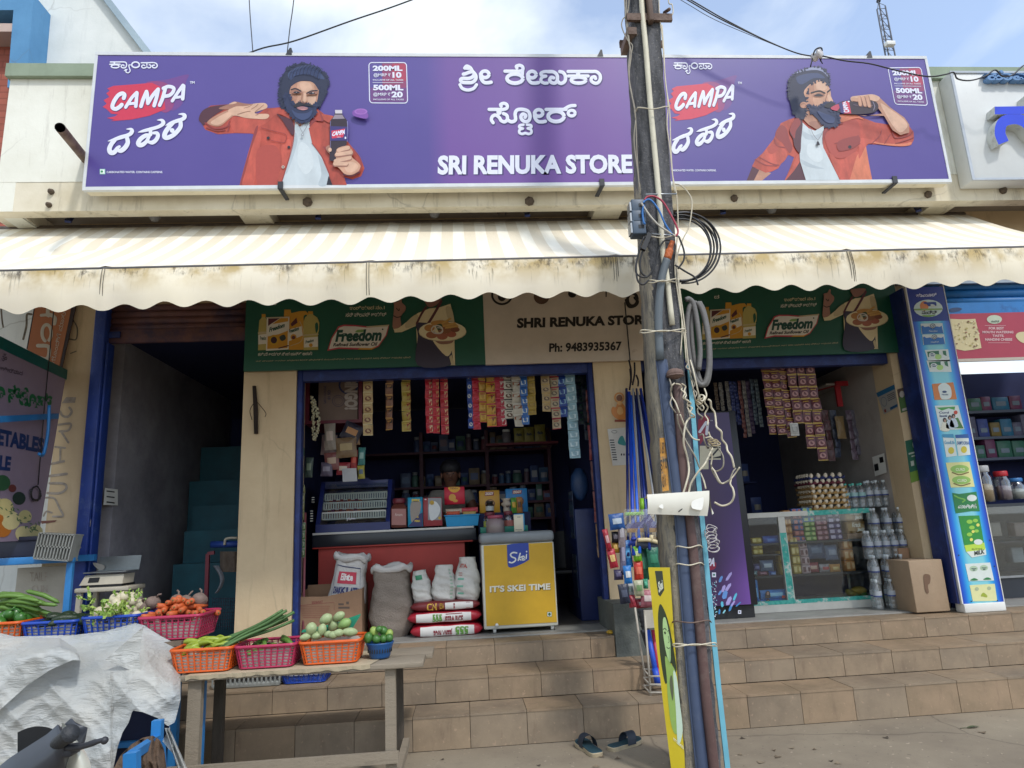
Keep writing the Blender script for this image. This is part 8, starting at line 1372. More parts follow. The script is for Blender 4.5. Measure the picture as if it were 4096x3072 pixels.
for k,(x0,y0,x1,y1,c1,c2,lab) in enumerate(((2424,2115,2446,2200,'#a32436','#c9a0a0','red packet chain at the far left of the hung goods, upper'),(2438,2195,2472,2272,'#a82838','#d0b070','red packet chain at the far left of the hung goods, lower'),(2446,2126,2474,2172,'#1c1a22','#5a5560','black packet hung beside the red chain'),(2446,2166,2480,2212,'#b98a2c','#d8b060','yellow snack packet hung under the black one'),(2438,2054,2500,2118,'#1f4f8f','#b0bcc8','blue card pack against the pillar above the snacks'),(2470,2075,2498,2190,'#8d8288','#a8a4aa','grey clear pack hung left of the purple broom'),(2474,2140,2500,2300,'#6d6a84','#8f8ca4','long lavender grey pack below the clear one'),(2496,2160,2530,2270,'#1f6ab0','#58a0d4','upper blue pack in the middle of the hung goods'),(2495,2262,2528,2335,'#2370b8','#d0d4d8','lower blue pack with white band'),(2533,2185,2566,2245,'#6fae2a','#c9d8a0','lime packet above a red one'),(2534,2242,2572,2325,'#c2382a','#d86a50','orange red packet below the lime one'),(2560,2190,2604,2320,'#1a5a44','#3a7a60','dark green pack, left of two'),(2590,2188,2640,2285,'#156048','#2f7a5c','dark green pack, right of two'),(2634,2170,2682,2285,'#2f78c0','#c0d8ea','pale blue clear pack close to the pole'),(2455,2278,2492,2320,'#3a3454','#5a5474','dark violet pack low at the left'),(2500,2325,2536,2388,'#b0b4b8','#7a8a8a','white pack low in the hung goods'),(2536,2320,2575,2385,'#a5a58a','#6a8a5a','beige and green pack low in the hung goods'),(2560,2360,2620,2428,'#9a5a64','#c9b8b4','rosy pack at the bottom of the hung goods'),(2516,2380,2545,2430,'#a83a48','#8a2a38','red strips at the bottom left of the hung goods'),(2540,2395,2606,2432,'#8a2030','#c0a8a8','deep red pack lowest in the hung goods'),(2478,2335,2520,2415,'#252a3c','#4a5064','black mesh pack low at the left'),(2570,2315,2592,2355,'#2f8a6a','#5ab090','small teal pack beside the green ones'))): pouch('hung_pack',x0,y0,x1,y1,YQ+.02*(k%4),c1,lab,lc=c2,tilt=ru(-.08,.08)+(-.2 if k<2 else 0),group=HG,thick=.025)
# ================================================================ wires in the sky, mast
def skywire(pts,Y,r,lab): mb=U(mk); mb.tube(crom([at(x,y,Y) for x,y in pts],8),r,6); one('overhead_wire',mb,lab,'wire',tuple(at(*pts[-1],Y)))
skywire([(990,-260),(997,0),(1012,216)],-.5,.005,'thin wire rising steeply above the left bearded man, left of two'); skywire([(1200,-260),(1175,0),(1160,110),(1148,218)],-.55,.005,'thin wire rising steeply above the left bearded man, right of two')
skywire([(2100,-180),(1645,0),(1400,85),(1180,163),(1060,190),(985,216)],-.6,.007,'black cable sagging from upper middle to the sign top at left')
for k,o_ in enumerate(((0,0),(14,0),(-20,4))): skywire([(2420+o_[0],-190),(2745+o_[0],-3+o_[1]),(2880+o_[0],75+o_[1]),(3060,160+o_[1]),(3180,210),(3255,226)],-.86,.006 if k<2 else .003,['black cable from the pole top to the white insulator, lower','black cable from the pole top to the white insulator, upper','thin stay wire beside the two cables to the insulator'][k])
skywire([(3290,224),(3380,243),(3480,255),(3600,285),(3712,306),(3780,298),(3815,290),(3830,315),(3880,322),(3940,305),(3980,280),(4010,305),(4050,300),(4090,265),(4130,250)],-.9,.007,'black cable drooping from the insulator across the sign to the dairy sign')
p=at(3268,222,-.87); t=thing('spool_insulator','white porcelain spool insulator on the top edge of the sign','insulator',p); mb=U(mat('porcelain','#c2bfc0',.3,.08,7)); Mx=Matrix.Rotation(PI/2,3,'X')@Matrix.Rotation(.5,3,'Y'); mb.lathe(p,[(.03,-.045),(.042,-.035),(.042,-.015),(.026,-.005),(.026,.008),(.042,.018),(.042,.036),(.03,.045)],16,Mx); mb.build('spool',t); mb=U(m_dkmetal); mb.tube(crom([p+Vector((-.04,.03,-.04)),p+Vector((-.03,-.03,.03)),p+Vector((.03,-.04,.04)),p+Vector((.05,.04,-.03))],5),.007,6); mb.tube([at(3250,232,-.86),at(3242,268,-.86)],.006,5); mb.tube([at(3278,232,-.86),at(3290,255,-.86)],.005,5); mb.build('binding',t)
mt=thing('lattice_mast','slender steel lattice mast rising behind the right end of the sign','mast',tuple(at(3580,520,4.0))); mb=U(mat('mast steel','#4b505c',.5,.15,9)); YM=4.0
Ls=[((3508,38),(3596,520),-.0),((3514,2),(3610,520),.25),((3541,24),(3640,520),.05)]; LP=[]
for (a,b_,dy) in Ls: p,q=at(*a,YM+dy),at(*b_,YM+dy); LP.append((p,q)); mb.tube([p,q],.014,6)
for k in range(22):
    f=.02+k/23
    for i in range(3): p=LP[i][0].lerp(LP[i][1],f); q=LP[(i+1)%3][0].lerp(LP[(i+1)%3][1],f+ (1/23 if k%2 else -1/40)); mb.tube([p,q],.006,4)
mb.build('lattice',mt); mb=U(m_wht); p=at(3556,180,YM-.05); mb.rbox(p.x-.08,p.x+.08,YM-.12,YM-.03,p.z-.04,p.z+.04,.01); mb.build('antenna_box',mt); mb=U(m_dkmetal); mb.ball(at(3514,4,YM+.25),.04,n=8,k=6); mb.build('lightning_tip',mt)
# ================================================================ sandals and litter
def sandal(heel,toe,label,side):
    a,b_=atz(*heel,0),atz(*toe,0); d=(b_-a); Ln=d.length; ang=math.atan2(d.y,d.x); t=thing('sandal',label,'sandal',(a+b_)/2,ang,'pair of sandals'); T=Matrix.Translation((a+b_)/2)@Matrix.Rotation(ang,4,'Z')
    k=Ln/2; out=[(-1,0),(-.95,.27),(-.6,.34),(-.1,.30),(.3,.38),(.7,.42),(.95,.28),(1,.02),(.92,-.26),(.6,-.36),(.2,-.30),(-.3,-.27),(-.7,-.30),(-.95,-.24)]
    O=[Vector((x*k,y*k*.95,0)) for x,y in out]; O=crom(O,3,True); lay=lambda z,s: [T@Vector((p.x*s,p.y*s,z+.012*max(0,p.x/k)**2)) for p in O]
    def band(z0,s0,z1,s1,m): mb.use(m); A,B=lay(z0,s0),lay(z1,s1); n=len(A); mb.add(A+B,[(i,(i+1)%n,n+(i+1)%n,n+i) for i in range(n)],True)
    mb=MB(); cr_=mat('sole cream','#a89a80',.8,.15,20); tl=mat('sandal teal','#1f3f4a',.7,.2,18,.2); band(.0005,.98,.022,1.0,cr_); band(.022,1.0,.026,.97,cr_); mb.face(list(reversed(lay(.0005,.98)))); mb.build('sole',t); mb=MB(); band(.026,.965,.03,.93,tl); mb.use(tl); mb.face(lay(.03,.93)); mb.build('footbed',t)
    mb=U(mat('strap dark','#222b38',.6,.15,12))
    def strap(x0,x1,h):
        mb.grid(lambda u,v: T@Vector((k*(x0+(x1-x0)*v+.12*math.sin(PI*u)),k*.36*math.cos(PI*u),.02+h*math.sin(PI*u)**.75)),14,3)
    strap(-.12,.42,.07); mb.grid(lambda u,v: T@Vector((k*(.35+.32*u),k*(.06*(v-.5)),.085-.055*u)),6,2); mb.build('strap',t)
sandal((2395,3030),(2322,2978),'teal and cream sandal lying askew, left of the pair',0); sandal((2438,3006),(2562,2972),'teal and cream sandal pointing right, right of the pair',1)
p=atz(3892,2910,.004); mb=U(mat('dry leaf','#4a5238',.8,.3,20)); mb.grid(lambda u,v:(p.x-.05+.1*u,p.y+.03*(v-.5)*math.sin(PI*u),.004+.012*math.sin(PI*u)*abs(v-.5)+.004*u),8,4); mb.tube([(p.x-.05,p.y,.006),(p.x-.085,p.y+.005,.004)],.002,4); one('fallen_leaf',mb,'curled dark green leaf on the pavement at the right','leaf',p)
rs=random.Random(17)
for k in range(16):
    px,py=rs.uniform(2950,4080),rs.uniform(2890,3060) 
    if k<5: px,py=rs.uniform(1750,2500),rs.uniform(3020,3068)
    p=atz(px,py,.002)
    if p.y>-1.12: continue
    mb=U(mat('litter '+str(k%3),['#6d5f4e','#4f463c','#8a7c68'][k%3],.9,.3,20)); a=rs.uniform(0,6); l=rs.uniform(.012,.03); mb.face([(p.x+l*math.cos(a+t)*(1 if i%2 else .5),p.y+l*math.sin(a+t)*(1 if i%2 else .5),.003+.004*(i%2)) for i,t in enumerate((0,1.2,2.2,3.1,4.3,5.4))]); one('leaf_scrap',mb,'tiny dry leaf scrap on the pavement','leaf scrap',p,'leaf scraps on the pavement')
p=at(2446,2535,-.3); mb=U(mat('marigold','#c9a23a',.8,.3,30,.5)); mb.ball((p.x,-.25,.556),.03,.025,.016,10,6,jit=.2); one('flower_scrap',mb,'wilted yellow flower on the top step at the door frame','flower',(p.x,-.25,.541))
# ================================================================ left side: store room, fruit board
cw=wc(-.004).crop(0,1180,560,1269); cw2=wc(-.004).crop(0,1580,560,1269); cw3=wc(-.004).crop(0,1980,560,1269)
GRY=mat('smudged grey','#a0958a',.9,.3,20); mb=U(GRY)
for cv,q in ((cw2,((600,20),(690,20),(680,70),(560,75))),): mb.face([cv(x,y,.001) for x,y in q])
for cv,pts,w_ in ((cw2,[(545,150),(570,190),(620,195),(650,150),(630,115)],22),(cw2,[(530,270),(640,260),(620,320),(540,330)],20),(cw2,[(560,340),(620,430)],20),(cw2,[(500,470),(590,480)],18),(cw2,[(548,490),(545,600)],18),(cw2,[(465,625),(580,600)],22),(cw2,[(450,735),(605,715)],24),(cw2,[(430,890),(540,890),(600,850),(580,805),(450,800)],22),(cw3,[(400,25),(490,30),(540,120),(570,190),(480,195)],18),(cw3,[(395,190),(420,150),(470,160)],16)): mb.stroke(cv,pts,w_,.001)
mb.use(mat('smudged brown','#7a5248',.9,.3,20)); mb.face([cw3(x,y,.001) for x,y in ((365,235),(515,228),(500,245),(380,262))]); mb.use(mat('mould','#6b6458',.9,.4,30)); mb.stroke(cw,[(665,230),(700,300),(690,400),(630,400)],12,.001); mb.stroke(cw,[(640,530),(690,510)],10,.001); mb.build('wall_lettering',BD)
# orange vertical banner and dark marks beyond
YB2=-.03; cb=wc(YB2-.012).crop(0,1180,560,1269); mb=U(mat('banner orange','#a8673f',.6,.1,4)); mb.prism([cb(x,y) for x,y in ((345,-40),(650,-40),(640,150),(535,660),(500,800),(200,800),(250,480))],(0,.008,0)); mb.k('#2b1a1c'); mb.prism([cb(x,y,.001) for x,y in ((655,-40),(700,-40),(685,120),(555,690),(535,690),(640,150))],(0,.008,0)); mb.prism([cb(x,y,.001) for x,y in ((335,-40),(344,-40),(250,490),(240,490))],(0,.008,0)); mb.k('#b9b2a4')
mb.stroke(cb,[(440,60),(435,180),(460,180),(500,210),(495,260)],34,.003); mb.stroke(cb,[(375,185),(430,180)],26,.003); mb.ring(cb,425,345,42,75,30,.003,a0=-60,a1=250); mb.stroke(cb,[(345,460),(440,470),(440,560),(400,590)],34,.003); mb.stroke(cb,[(330,560),(430,590)],34,.003)
mb.text(cb,'ಯೊಂದಿಗೆ ಮಾತು',((455,640),(560,150),(600,160),(490,650)),.003); one('orange_banner',mb,'orange vertical banner with sideways pale lettering beyond the left pillar','banner',cb(400,500))
mb=U(mat('mould','#6b6458')); mb.stroke(cb,[(285,175),(245,180),(240,280),(212,400)],20,.001); mb.stroke(cb,[(10,110),(20,230),(30,290)],16,.001); mb.build('wall_stain',BD)
# fruit board at right angles to the shop front
XF=at(216,1850,-.06).x; cF_=Canvas((XF,0,0),(1,0,0)); f1=cF_.crop(0,1180,560,1269); f2=cF_.crop(0,1580,560,1269); f3=cF_.crop(0,1980,560,1269)
FB=thing('fruit_board','mauve side board lettered for vegetables with a teal tin edge, at the far left','signboard',(XF,-.4,1.2)); mb=U(mat('board mauve','#8f7f92',.55,.12,2,dirt_or_shade='#6d5a70',dscale=2,dpos=(.55,.9)))
mb.prism([cF_(x,y) for x,y in ((-260,1260),(262,1512),(152,2160),(-260,2180))],(-.03,0,0)); mb.build('board',FB); mb=U(mat('teal tin','#175f5c',.4,.2,5)); mb.prism([cF_(x,y,.004) for x,y in ((-260,1215),(-20,1335),(272,1482),(268,1520),(-20,1385),(-260,1275))],(-.08,0,0)); mb.build('tin_edge',FB)
T=U(I('#1f6a42')); T.text(f1,'ಾ ಸ್ಟೋರ್',((-30,770),(475,900),(465,1060),(-30,960)),.003,bold=.06); T.k('#1c3568'); T.text(f2,'& VEGETABLES',((-330,235),(402,392),(385,528),(-330,400)),.003,bold=.05); T.text(f2,'AVAILABLE',((-420,480),(102,560),(88,690),(-420,640)),.003,bold=.05); T.k('#3a2f40'); T.text(f1,'ಶ್ರೀ ಆಶೀರ್ವಾದ',((-120,610),(205,690),(200,730),(-120,660)),.003); T.text(f1,'ॐ',(10,530,60,600),.003)
rs=random.Random(6)
for x,y,r_,c_ in ((40,110,66,'#c9bd84'),(-40,90,60,'#c9bd84'),(95,230,72,'#cfc491'),(225,195,50,'#c2b981'),(320,335,56,'#c9c08c'),(205,350,58,'#cfc491'),(20,300,70,'#b8702a'),(-30,210,50,'#b8702a'),(110,-60,30,'#6a3430'),(170,30,50,'#20352c'),(20,-110,60,'#2f5a3a')): T.use(I(c_)); T.disc(f3,x,y,r_*1.2,r_*1.2,off=.002+.0003*rs.random(),n=14)
T.k('#4f6f4a')
for k in range(40): x=rs.uniform(-20,350); y=60+x*.7+rs.uniform(-60,90); a=rs.uniform(0,3); T.face([f3(x+18*math.cos(a),y+18*math.sin(a),.0032),f3(x+6*math.cos(a+1.57),y+6*math.sin(a+1.57),.0033),f3(x-18*math.cos(a),y-18*math.sin(a),.0034),f3(x-6*math.cos(a+1.57),y-6*math.sin(a+1.57),.0033)])
T.build('board_print',FB)
bb=mat('bright blue','#2a78b8',.45,.15,6); mb=U(bb); mb.obox(cF_(-200,1685,.22),cF_(202,1665,.05),.03,.045); mb.tube(crom([cF_(90,1625,.2),cF_(86,1720,.2),cF_(72,1800,.2),cF_(60,1826,.2),cF_(35,1820,.22)],5),.012,8); one('hook_bar',mb,'light blue metal bar with a hook in front of the mauve board','bar',cF_(100,1675,.2))
mb=U(mk); mb.tube([cF_(205,1240,.02),cF_(165,1660,.02),cF_(142,1940,.02)],.004,5); mb.tube([cF_(132+20*math.cos(t*.8)+rs.uniform(-4,4),1975+28*math.sin(t*.8)+rs.uniform(-4,4),.02) for t in range(34)],.004,5); one('coiled_wire',mb,'dark wire hanging over the mauve board, coiled at its end','wire',cF_(140,1975,.02))
YT=-.42; t=thing('blue_rack','blue steel rack with a dark crate and grey crate at the far left','rack',(-3.4,YT,0)); mb=U(bb); a,b_=at(-60,2250,YT),at(292,2252,YT); mb.rbox(a.x,b_.x,YT,YT+.04,a.z-.03,a.z+.025,.005); mb.box(b_.x-.05,b_.x-.005,YT+.005,YT+.035,.0,a.z-.031); mb.box(a.x,b_.x,YT+.3,YT+.34,a.z-.03,a.z+.02); mb.build('rack_frame',t); zr_=a.z+.026
a,b_,c_,d_=span(-60,2150,172,2240,YT); mb=U(mat('crate navy','#1b2238',.5,.15,6)); mb.rbox(a,b_,YT+.01,YT+.3,zr_,d_,.01); mb.rbox(a,b_+.006,YT+.0,YT+.31,d_-.03,d_+.004,.006); one('dark_crate',mb,'dark navy crate on the blue rack under the printed cauliflowers','crate',((a+b_)/2,YT+.1,zr_))
mgc_=mat('grey crate','#8a8d8a',.55,.12,8,dirt_or_shade='#5a5c58',dscale=7,dpos=(.55,.8)); q=[at(x,y,YT) for x,y in ((152,2238),(288,2248),(314,2140),(176,2132))]; mb=U(mgc_)
L2=lambda u,v: q[0].lerp(q[1],u).lerp(q[3].lerp(q[2],u),v)
for k in range(12): u=k/11.; mb.obox(L2(u,0)+Vector((0,.0,.012)),L2(u,1),.009,.12)
for v_ in (0.03,.5,.97): mb.obox(L2(0,v_)+Vector((0,.01,.005)),L2(1,v_)+Vector((0,.01,.005)),.14,.012)
one('grey_crate',mb,'grey slatted crate standing tilted on the blue rack','crate',q[0])
mb=U(mat('slab grey','#aaa498',.9,.12,3,.1)); a,b_,c_,d_=span(60,2268,262,2480,-.06); mb.box(a,b_,-.06,-.02,.0,d_); mb.use(GRY); cvx=wc(-.062).crop(0,1980,560,1269); mb.text(cvx,'TAILF',(270,700,430,780),.001); mb.text(cvx,'CLIN',(290,820,430,880),.001); one('painted_slab',mb,'whitewashed slab with faint lettering below the blue rack','slab',((a+b_)/2,-.05,0))
# weighing scale on a plastic stool
YW=-.32; a,b_=at(297,2352,YW),at(512,2352,YW); zs=at(400,2350,YW).z; t=thing('plastic_stool','cream plastic stool carrying the weighing scale','stool',((a.x+b_.x)/2,YW+.15,0)); mpl=mat('cream plastic','#b0a999',.5,.1,8); mb=U(mpl); mb.rbox(a.x,b_.x,YW,YW+.3,zs-.035,zs,.008); mb.build('seat',t)
for sx in (a.x+.03,b_.x-.03):
    for yy in (YW+.03,YW+.27): mb=U(mpl); mb.obox((sx+(.02 if sx>a.x+.1 else -.02),yy,.0),(sx,yy,zs-.036),.035,.03); mb.build('leg',t)
t=thing('weighing_scale','white weighing scale with a steel tray standing on the stool','scale',((a.x+b_.x)/2,YW+.12,zs)); a,b_,c_,d_=span(318,2300,490,2344,YW+.03); mb=U(mpl); mb.prism([(a,YW+.03,zs+.02),(b_,YW+.03,zs+.02),(b_-.01,YW+.07,d_),(a+.02,YW+.07,d_)],(0,.18,0)); mb.use(m_black); mb.box(a+.01,b_-.01,YW+.04,YW+.26,zs+.001,zs+.019); mb.face([Vector((x,YW+.026+.04*f,zs+.02+(d_-zs-.02)*f)) for x,f in ((a+.06,.25),(a+.14,.25),(a+.14,.75),(a+.06,.75))]); mb.build('scale_body',t); a,b_,c_,d_=span(332,2228,502,2292,YW+.03); mb=U(mat('pan steel','#7d8284',.35,.15,6,metal=.6)); mb.rbox(a,b_,YW+.04,YW+.26,c_,c_+.01,.003); mb.quad((a,YW+.26,c_),(b_,YW+.26,c_),(b_+.01,YW+.27,d_),(a,YW+.27,d_)); mb.k('#9a9690'); mb.blob(wc(YW+.255),[(372,2250),(418,2262),(412,2280),(390,2275)],.002); mb.build('weighing_pan',t)
# inside the store room
mt_=mat('teal steps','#154f5c',.6,.25,4); SW=thing('inner_staircase','dark teal painted stairs climbing at the back of the store room','stairs',(-2.3,1.5,FLOOR)); mb=U(mt_)
for k,(px,y0,Y) in enumerate(((690,2250,.9),(735,2120,1.2),(768,2022,1.5),(755,1922,1.8),(802,1788,2.1))): z=at(870,y0,Y).z; mb.box(at(px,y0+60,Y).x,XA0+.118,Y,Y+.6 if k<4 else 3.19,FLOOR if k==0 else .9,z)
mb.build('step',SW); mb=U(mat('room blue','#1d2858',.8,.2,2)); mb.box(XA0-1.0,XA0+.118,2.72,2.75,FLOOR,2.955); mb.build('back_wall',BD)
a,b_,c_,d_=span(690,2306,825,2382,.45)
mb=U(mr); mb.obox(at(832,2215,.4),at(822,2480,.4),.03,.03); mb.obox(at(832,2215,.4),at(858,2210,.4),.025,.03); one('red_frame',mb,'thin red metal frame in the store room doorway','frame',at(822,2480,.4))
mb=U(mat('brown cloth','#5c5148',.95,.3,14,.5)); mb.grid(lambda u,v:at(880+68*u,2206+82*v,.35-.05*math.sin(9*u)*.3-.04*math.sin(PI*u)),14,8); one('hung_cloth',mb,'brown cloth hanging by the left pillar inside the store room','cloth',at(910,2210,.35))
mb=U(mat('pipe blue','#1f3f8a',.5,.1,6)); mb.cyl(at(845,2178,.4),at(960,2176,.4),.03); mb.use(mpl); mb.tube(crom([at(898,2180,.36),at(902,2158,.36),at(920,2152,.36),at(948,2152,.36)],4),.011,8); one('blue_pipe',mb,'blue pipe with a cream tap inside the store room','pipe',at(900,2178,.4))
mb=U(mat('black mesh','#23283a',.7,.2,9))
for k in range(11): mb.tube([at(850+9*k,2390,.2),at(846+9*k,2520,.2)],.003,4)
for k in range(9): mb.tube([at(848,2395+14*k,.2),at(942,2393+14*k,.2)],.003,4)
one('wire_mesh',mb,'dark wire mesh panel in the store room doorway','mesh',at(890,2510,.2))
mb=U(mat('net bag','#6d7078',.7,.3,30)); mb.grid(lambda u,v:at(850+30*math.sin(PI*v*.9)+24*u*(1-.5*v),2262+110*v,.3)+Vector((0,-.03*math.sin(PI*u),0)),6,10); one('net_bag',mb,'pale net bag hanging on the red frame','bag',at(860,2262,.3))
mb=U(m_wht); c=Canvas((XD1-.006,0,0),(1,0,0)); mb.face([c(x,y,.02) for x,y in ((410,1952),(462,1958),(462,2022),(404,2020))]); mb.use(m_black); [mb.face([c(x,y,.022) for x,y in ((416,yy),(448,yy+4),(448,yy+9),(416,yy+5))]) for yy in (1962,1984,2006)]; one('switch_board',mb,'white switch board on the store room side wall','switch board',mb.v[0])
# peeling paint on the blue frame
mb=U(mat('bare patch','#a49a90',.8,.2,20)); c=wc(-.042); c_p=c.crop(0,1580,560,1269)
for P in ([(800,775),(825,780),(838,830),(825,940),(812,940),(795,840)],): mb.blob(wc(-.018).crop(0,1580,560,1269),P,.001)
for P in ([(770,300),(790,310),(785,400),(770,480),(755,640),(745,700),(742,560),(760,470),(755,400),(768,370)],[(815,225),(825,230),(818,285),(808,280)]): mb.blob(wc(-.018).crop(0,1980,560,1269),P,.001)
mb.build('peeling_patch',BD)
# ================================================================ vegetable stall
ZS=.83; VS=thing('vegetable_stall','blue framed stall table half hidden under a white plastic sheet','stall',(-2.6,-1.5,0)); mb=U(mat('stall board','#6d6052',.8,.2,6)); mb.box(-4.2,-1.78,-1.44,-.98,ZS-.03,ZS-.002); mb.build('table_top',VS)
for x,y in ((-1.81,-1.40),(-1.81,-1.04),(-3.2,-1.40),(-3.2,-1.04)): mb=U(bb); mb.obox((x,y,0),(x,y,ZS-.031),.045,.045); mb.build('leg',VS)
mb=U(bb); mb.obox((-4.2,-1.40,.25),(-1.84,-1.40,.25),.04,.03); mb.build('rail',VS)
mb=U(mat('dark tarp','#15203f',.8,.2,6)); mb.box(-4.2,-1.85,-1.37,-1.35,.02,ZS-.031); mb.build('skirt',VS)
WT=thing('wooden_table','rough grey wooden table holding the front baskets','table',(-1.1,-1.4,0)); mwd=mat('grey wood','#8d8272',.85,.22,5,.3,stretch=(1,6,6),dirt_or_shade='#5f564a',dscale=5,dpos=(.5,.8)); mdk=mat('dark wood','#4c453d',.9,.25,6,.3,stretch=(6,6,1)); ZT_=.665; TY=-1.70; tx0=at(712,2715,TY).x; tx1=at(1672,2640,TY).x
mb=U(mwd); mb.rbox(tx0,tx1+.03,TY,-1.42,ZT_-.03,ZT_,.004); mb.rbox(tx0,tx1+.07,-1.415,-1.12,ZT_-.032,ZT_-.002,.004); mb.build('table_top',WT)
for px,m_,Y,w_ in ((1562,mwd,TY+.03,.062),(770,mwd,TY+.03,.075),(1597,mdk,-1.22,.05),(868,mdk,-1.22,.06)): mb=U(m_); p=at(px,2900,Y); mb.obox((p.x,Y+.03,0),(p.x,Y+.03,ZT_-.033),w_,.05); mb.build('leg',WT)
a=at(1140,3050,TY+.02); b_=at(1575,3040,TY+.02); mb=U(mwd); mb.obox((a.x-.9,TY+.01,a.z-.01),(b_.x+.03,TY+.01,a.z-.01),.03,.06); p=at(1605,3000,-1.35); mb.obox((p.x,TY+.05,.03),(p.x+.02,-1.2,.10),.04,.05); mb.build('brace',WT)
mb=U(bb); p=at(803,2900,-1.5); mb.obox((p.x,-1.5,0),(p.x,-1.5,ZT_-.033),.04,.035); mb.build('brace',WT)
mb=U(mat('cardboard pale','#b0a288',.85,.12,6,.1)); rs=random.Random(1); x0,x1=at(745,2700,TY).x,at(1490,2640,-1.6).x; n=40
E1=[(x0+(x1-x0)*k/n,TY-.012+rs.uniform(-.006,.006)) for k in range(n+1)]; mb.face([(x,y,ZT_+.004) for x,y in E1]+[(x1+.06,-1.45,ZT_+.004),(x1+.05,-1.2,ZT_+.004),(x0,-1.2,ZT_+.004)]); mb.add([(x,y,ZT_+.004) for x,y in E1]+[(x,y+.004,ZT_-.012-rs.uniform(0,.012)) for x,y in E1],[(k,k+1,n+2+k,n+1+k) for k in range(n)],False); one('cardboard_sheet',mb,'torn pale cardboard sheet spread on the wooden table','cardboard',((x0+x1)/2,-1.4,ZT_))
m_lin=mat('plastic lining','#b9b6ae',.4,.15,14,.5,bscale=18)
def basket(x0,y0,x1,y1,Y,W_,m,label,zb=None,grp='plastic vegetable baskets',tap=.86):
    a,b,c,d=span(x0,y0,x1,y1,Y); c=zb if zb is not None else c; d=max(d,c+.08); L_=b-a; cx=(a+b)/2; cy=Y+W_/2; H=d-c; t=thing('vegetable_basket',label,'basket',(cx,cy,c),0,grp)
    def loop(f,k=1.0,r=.035,n=5):
        s=tap+(1-tap)*f; X,Yy=L_/2*s*k,W_/2*s*k; o=[]
        for sx,sy,a0 in ((1,1,0),(-1,1,90),(-1,-1,180),(1,-1,270)):
            for j in range(n): o.append(Vector((cx+sx*(X-r)+r*math.cos(R(a0+90*j/(n-1))),cy+sy*(Yy-r)+r*math.sin(R(a0+90*j/(n-1))),c+.006+(H-.012)*f)))
        return o
    mb=U(m)
    for f in (.03,.17,.31,.45,.59,.73,.86): mb.tube(loop(f),.0028,5,closed=True)
    for f,r_ in ((.97,.010),(1.0,.007),(0.02,.006)): mb.tube(loop(f,1.02 if f>.9 else 1),r_,6,closed=True)
    A,B=loop(.0),loop(1.0); A=[p for p in A]; m_n=len(A)
    def rib(p,q,w_=.0055): mb.obox(p,q,w_*1.5,w_,up=(q-p).cross(Vector((0,0,1))) if False else (0,1,0))
    nl=max(6,int(L_/.042)); nw=max(4,int(W_/.045))
    for sy in (-1,1):
        for k in range(nl+1): u=-1+2*k/nl; rib(Vector((cx+u*(L_/2*tap-.02),cy+sy*W_/2*tap,c+.006)),Vector((cx+u*(L_/2-.02),cy+sy*W_/2,c+H*.96)))
    for sx in (-1,1):
        for k in range(nw+1): u=-1+2*k/nw; rib(Vector((cx+sx*L_/2*tap,cy+u*(W_/2*tap-.02),c+.006)),Vector((cx+sx*L_/2,cy+u*(W_/2-.02),c+H*.96)))
    mb.face(loop(0)); mb.build('basket_grid',t)
    mb=U(m_lin); A,B=loop(.03,.95),loop(.82,.93); n=len(A); mb.add(A+[p+Vector((0,0,ru(-.02,.02))) for p in B],[(i,(i+1)%n,n+(i+1)%n,n+i) for i in range(n)],True); mb.build('plastic_liner',t); return cx,cy,c,H,L_,W_
m_or=mat('basket orange','#cf5a1c',.4,.06,8); m_pk=mat('basket pink','#a82a50',.4,.06,8); m_bl=mat('basket blue','#1f46a8',.4,.06,8)
B1=basket(676,2592,922,2702,TY+.03,.30,m_or,'orange basket of peppers at the left of the wooden table',ZT_+.006); B2=basket(936,2578,1178,2690,TY+.04,.30,m_pk,'pink basket of long green pods in the middle of the table',ZT_+.006); B3=basket(1196,2562,1438,2676,TY+.05,.30,m_or,'orange basket of pale melons right of the pink one',ZT_+.006)
BK=-1.36; B4=basket(548,2462,800,2562,BK-.06,.36,m_pk,'pink basket heaped with carrots at the back row',ZS); B5=basket(322,2462,546,2540,BK,.34,m_bl,'blue basket heaped with leafy white radishes',ZS); B6=basket(80,2484,300,2560,BK,.34,m_bl,'blue basket of dark cucumbers and beans at the back row',ZS); B7=basket(-140,2490,74,2566,BK,.34,m_or,'orange basket of green peppers at the far left edge',ZS)
basket(1120,2690,1308,2748,-.64,.25,m_bl,'blue basket stowed on the step behind the wooden table',.383)
a,b_,c_,d_=span(850,2712,1118,2760,-.64); mb=U(mgc_); zt3=.53; mb.rbox(a,b_,-.64,-.40,zt3-.03,zt3+.02,.006)
for k in range(16): x=a+(b_-a)*k/15; mb.box(x-.006,x+.006,-.645,-.639,.40,zt3-.03)
mb.rbox(a,b_,-.643,-.40,.383,.415,.006); one('grey_crate',mb,'grey slotted crate stowed on the step behind the wooden table','crate',((a+b_)/2,-.5,.383))
def mesh_of(mb,name): o=mb.build(name); me=o.data; bpy.data.objects.remove(o); return me
def place(name,me,loc,rot,sc,label,cat,group): o=bpy.data.objects.new(name,me); COL.objects.link(o); o.location=loc; o.rotation_euler=rot; o.scale=sc if hasattr(sc,'__len__') else (sc,)*3; return tag(o,label,cat,group)
mb=U(mat('carrot','#b5562a',.55,.2,14,.2,stretch=(6,1,1))); mb.tube([(0,-.075,0),(0,-.072,0),(0,-.03,0),(0,.04,0),(0,.08,0)],[.010,.018,.017,.011,.003],10); mb.use(mat('carrot end','#7a6a3a',.8,.2,20)); mb.ball((0,-.074,0),.007,n=6,k=4); CA=mesh_of(mb,'carrot'); rs=random.Random(40)
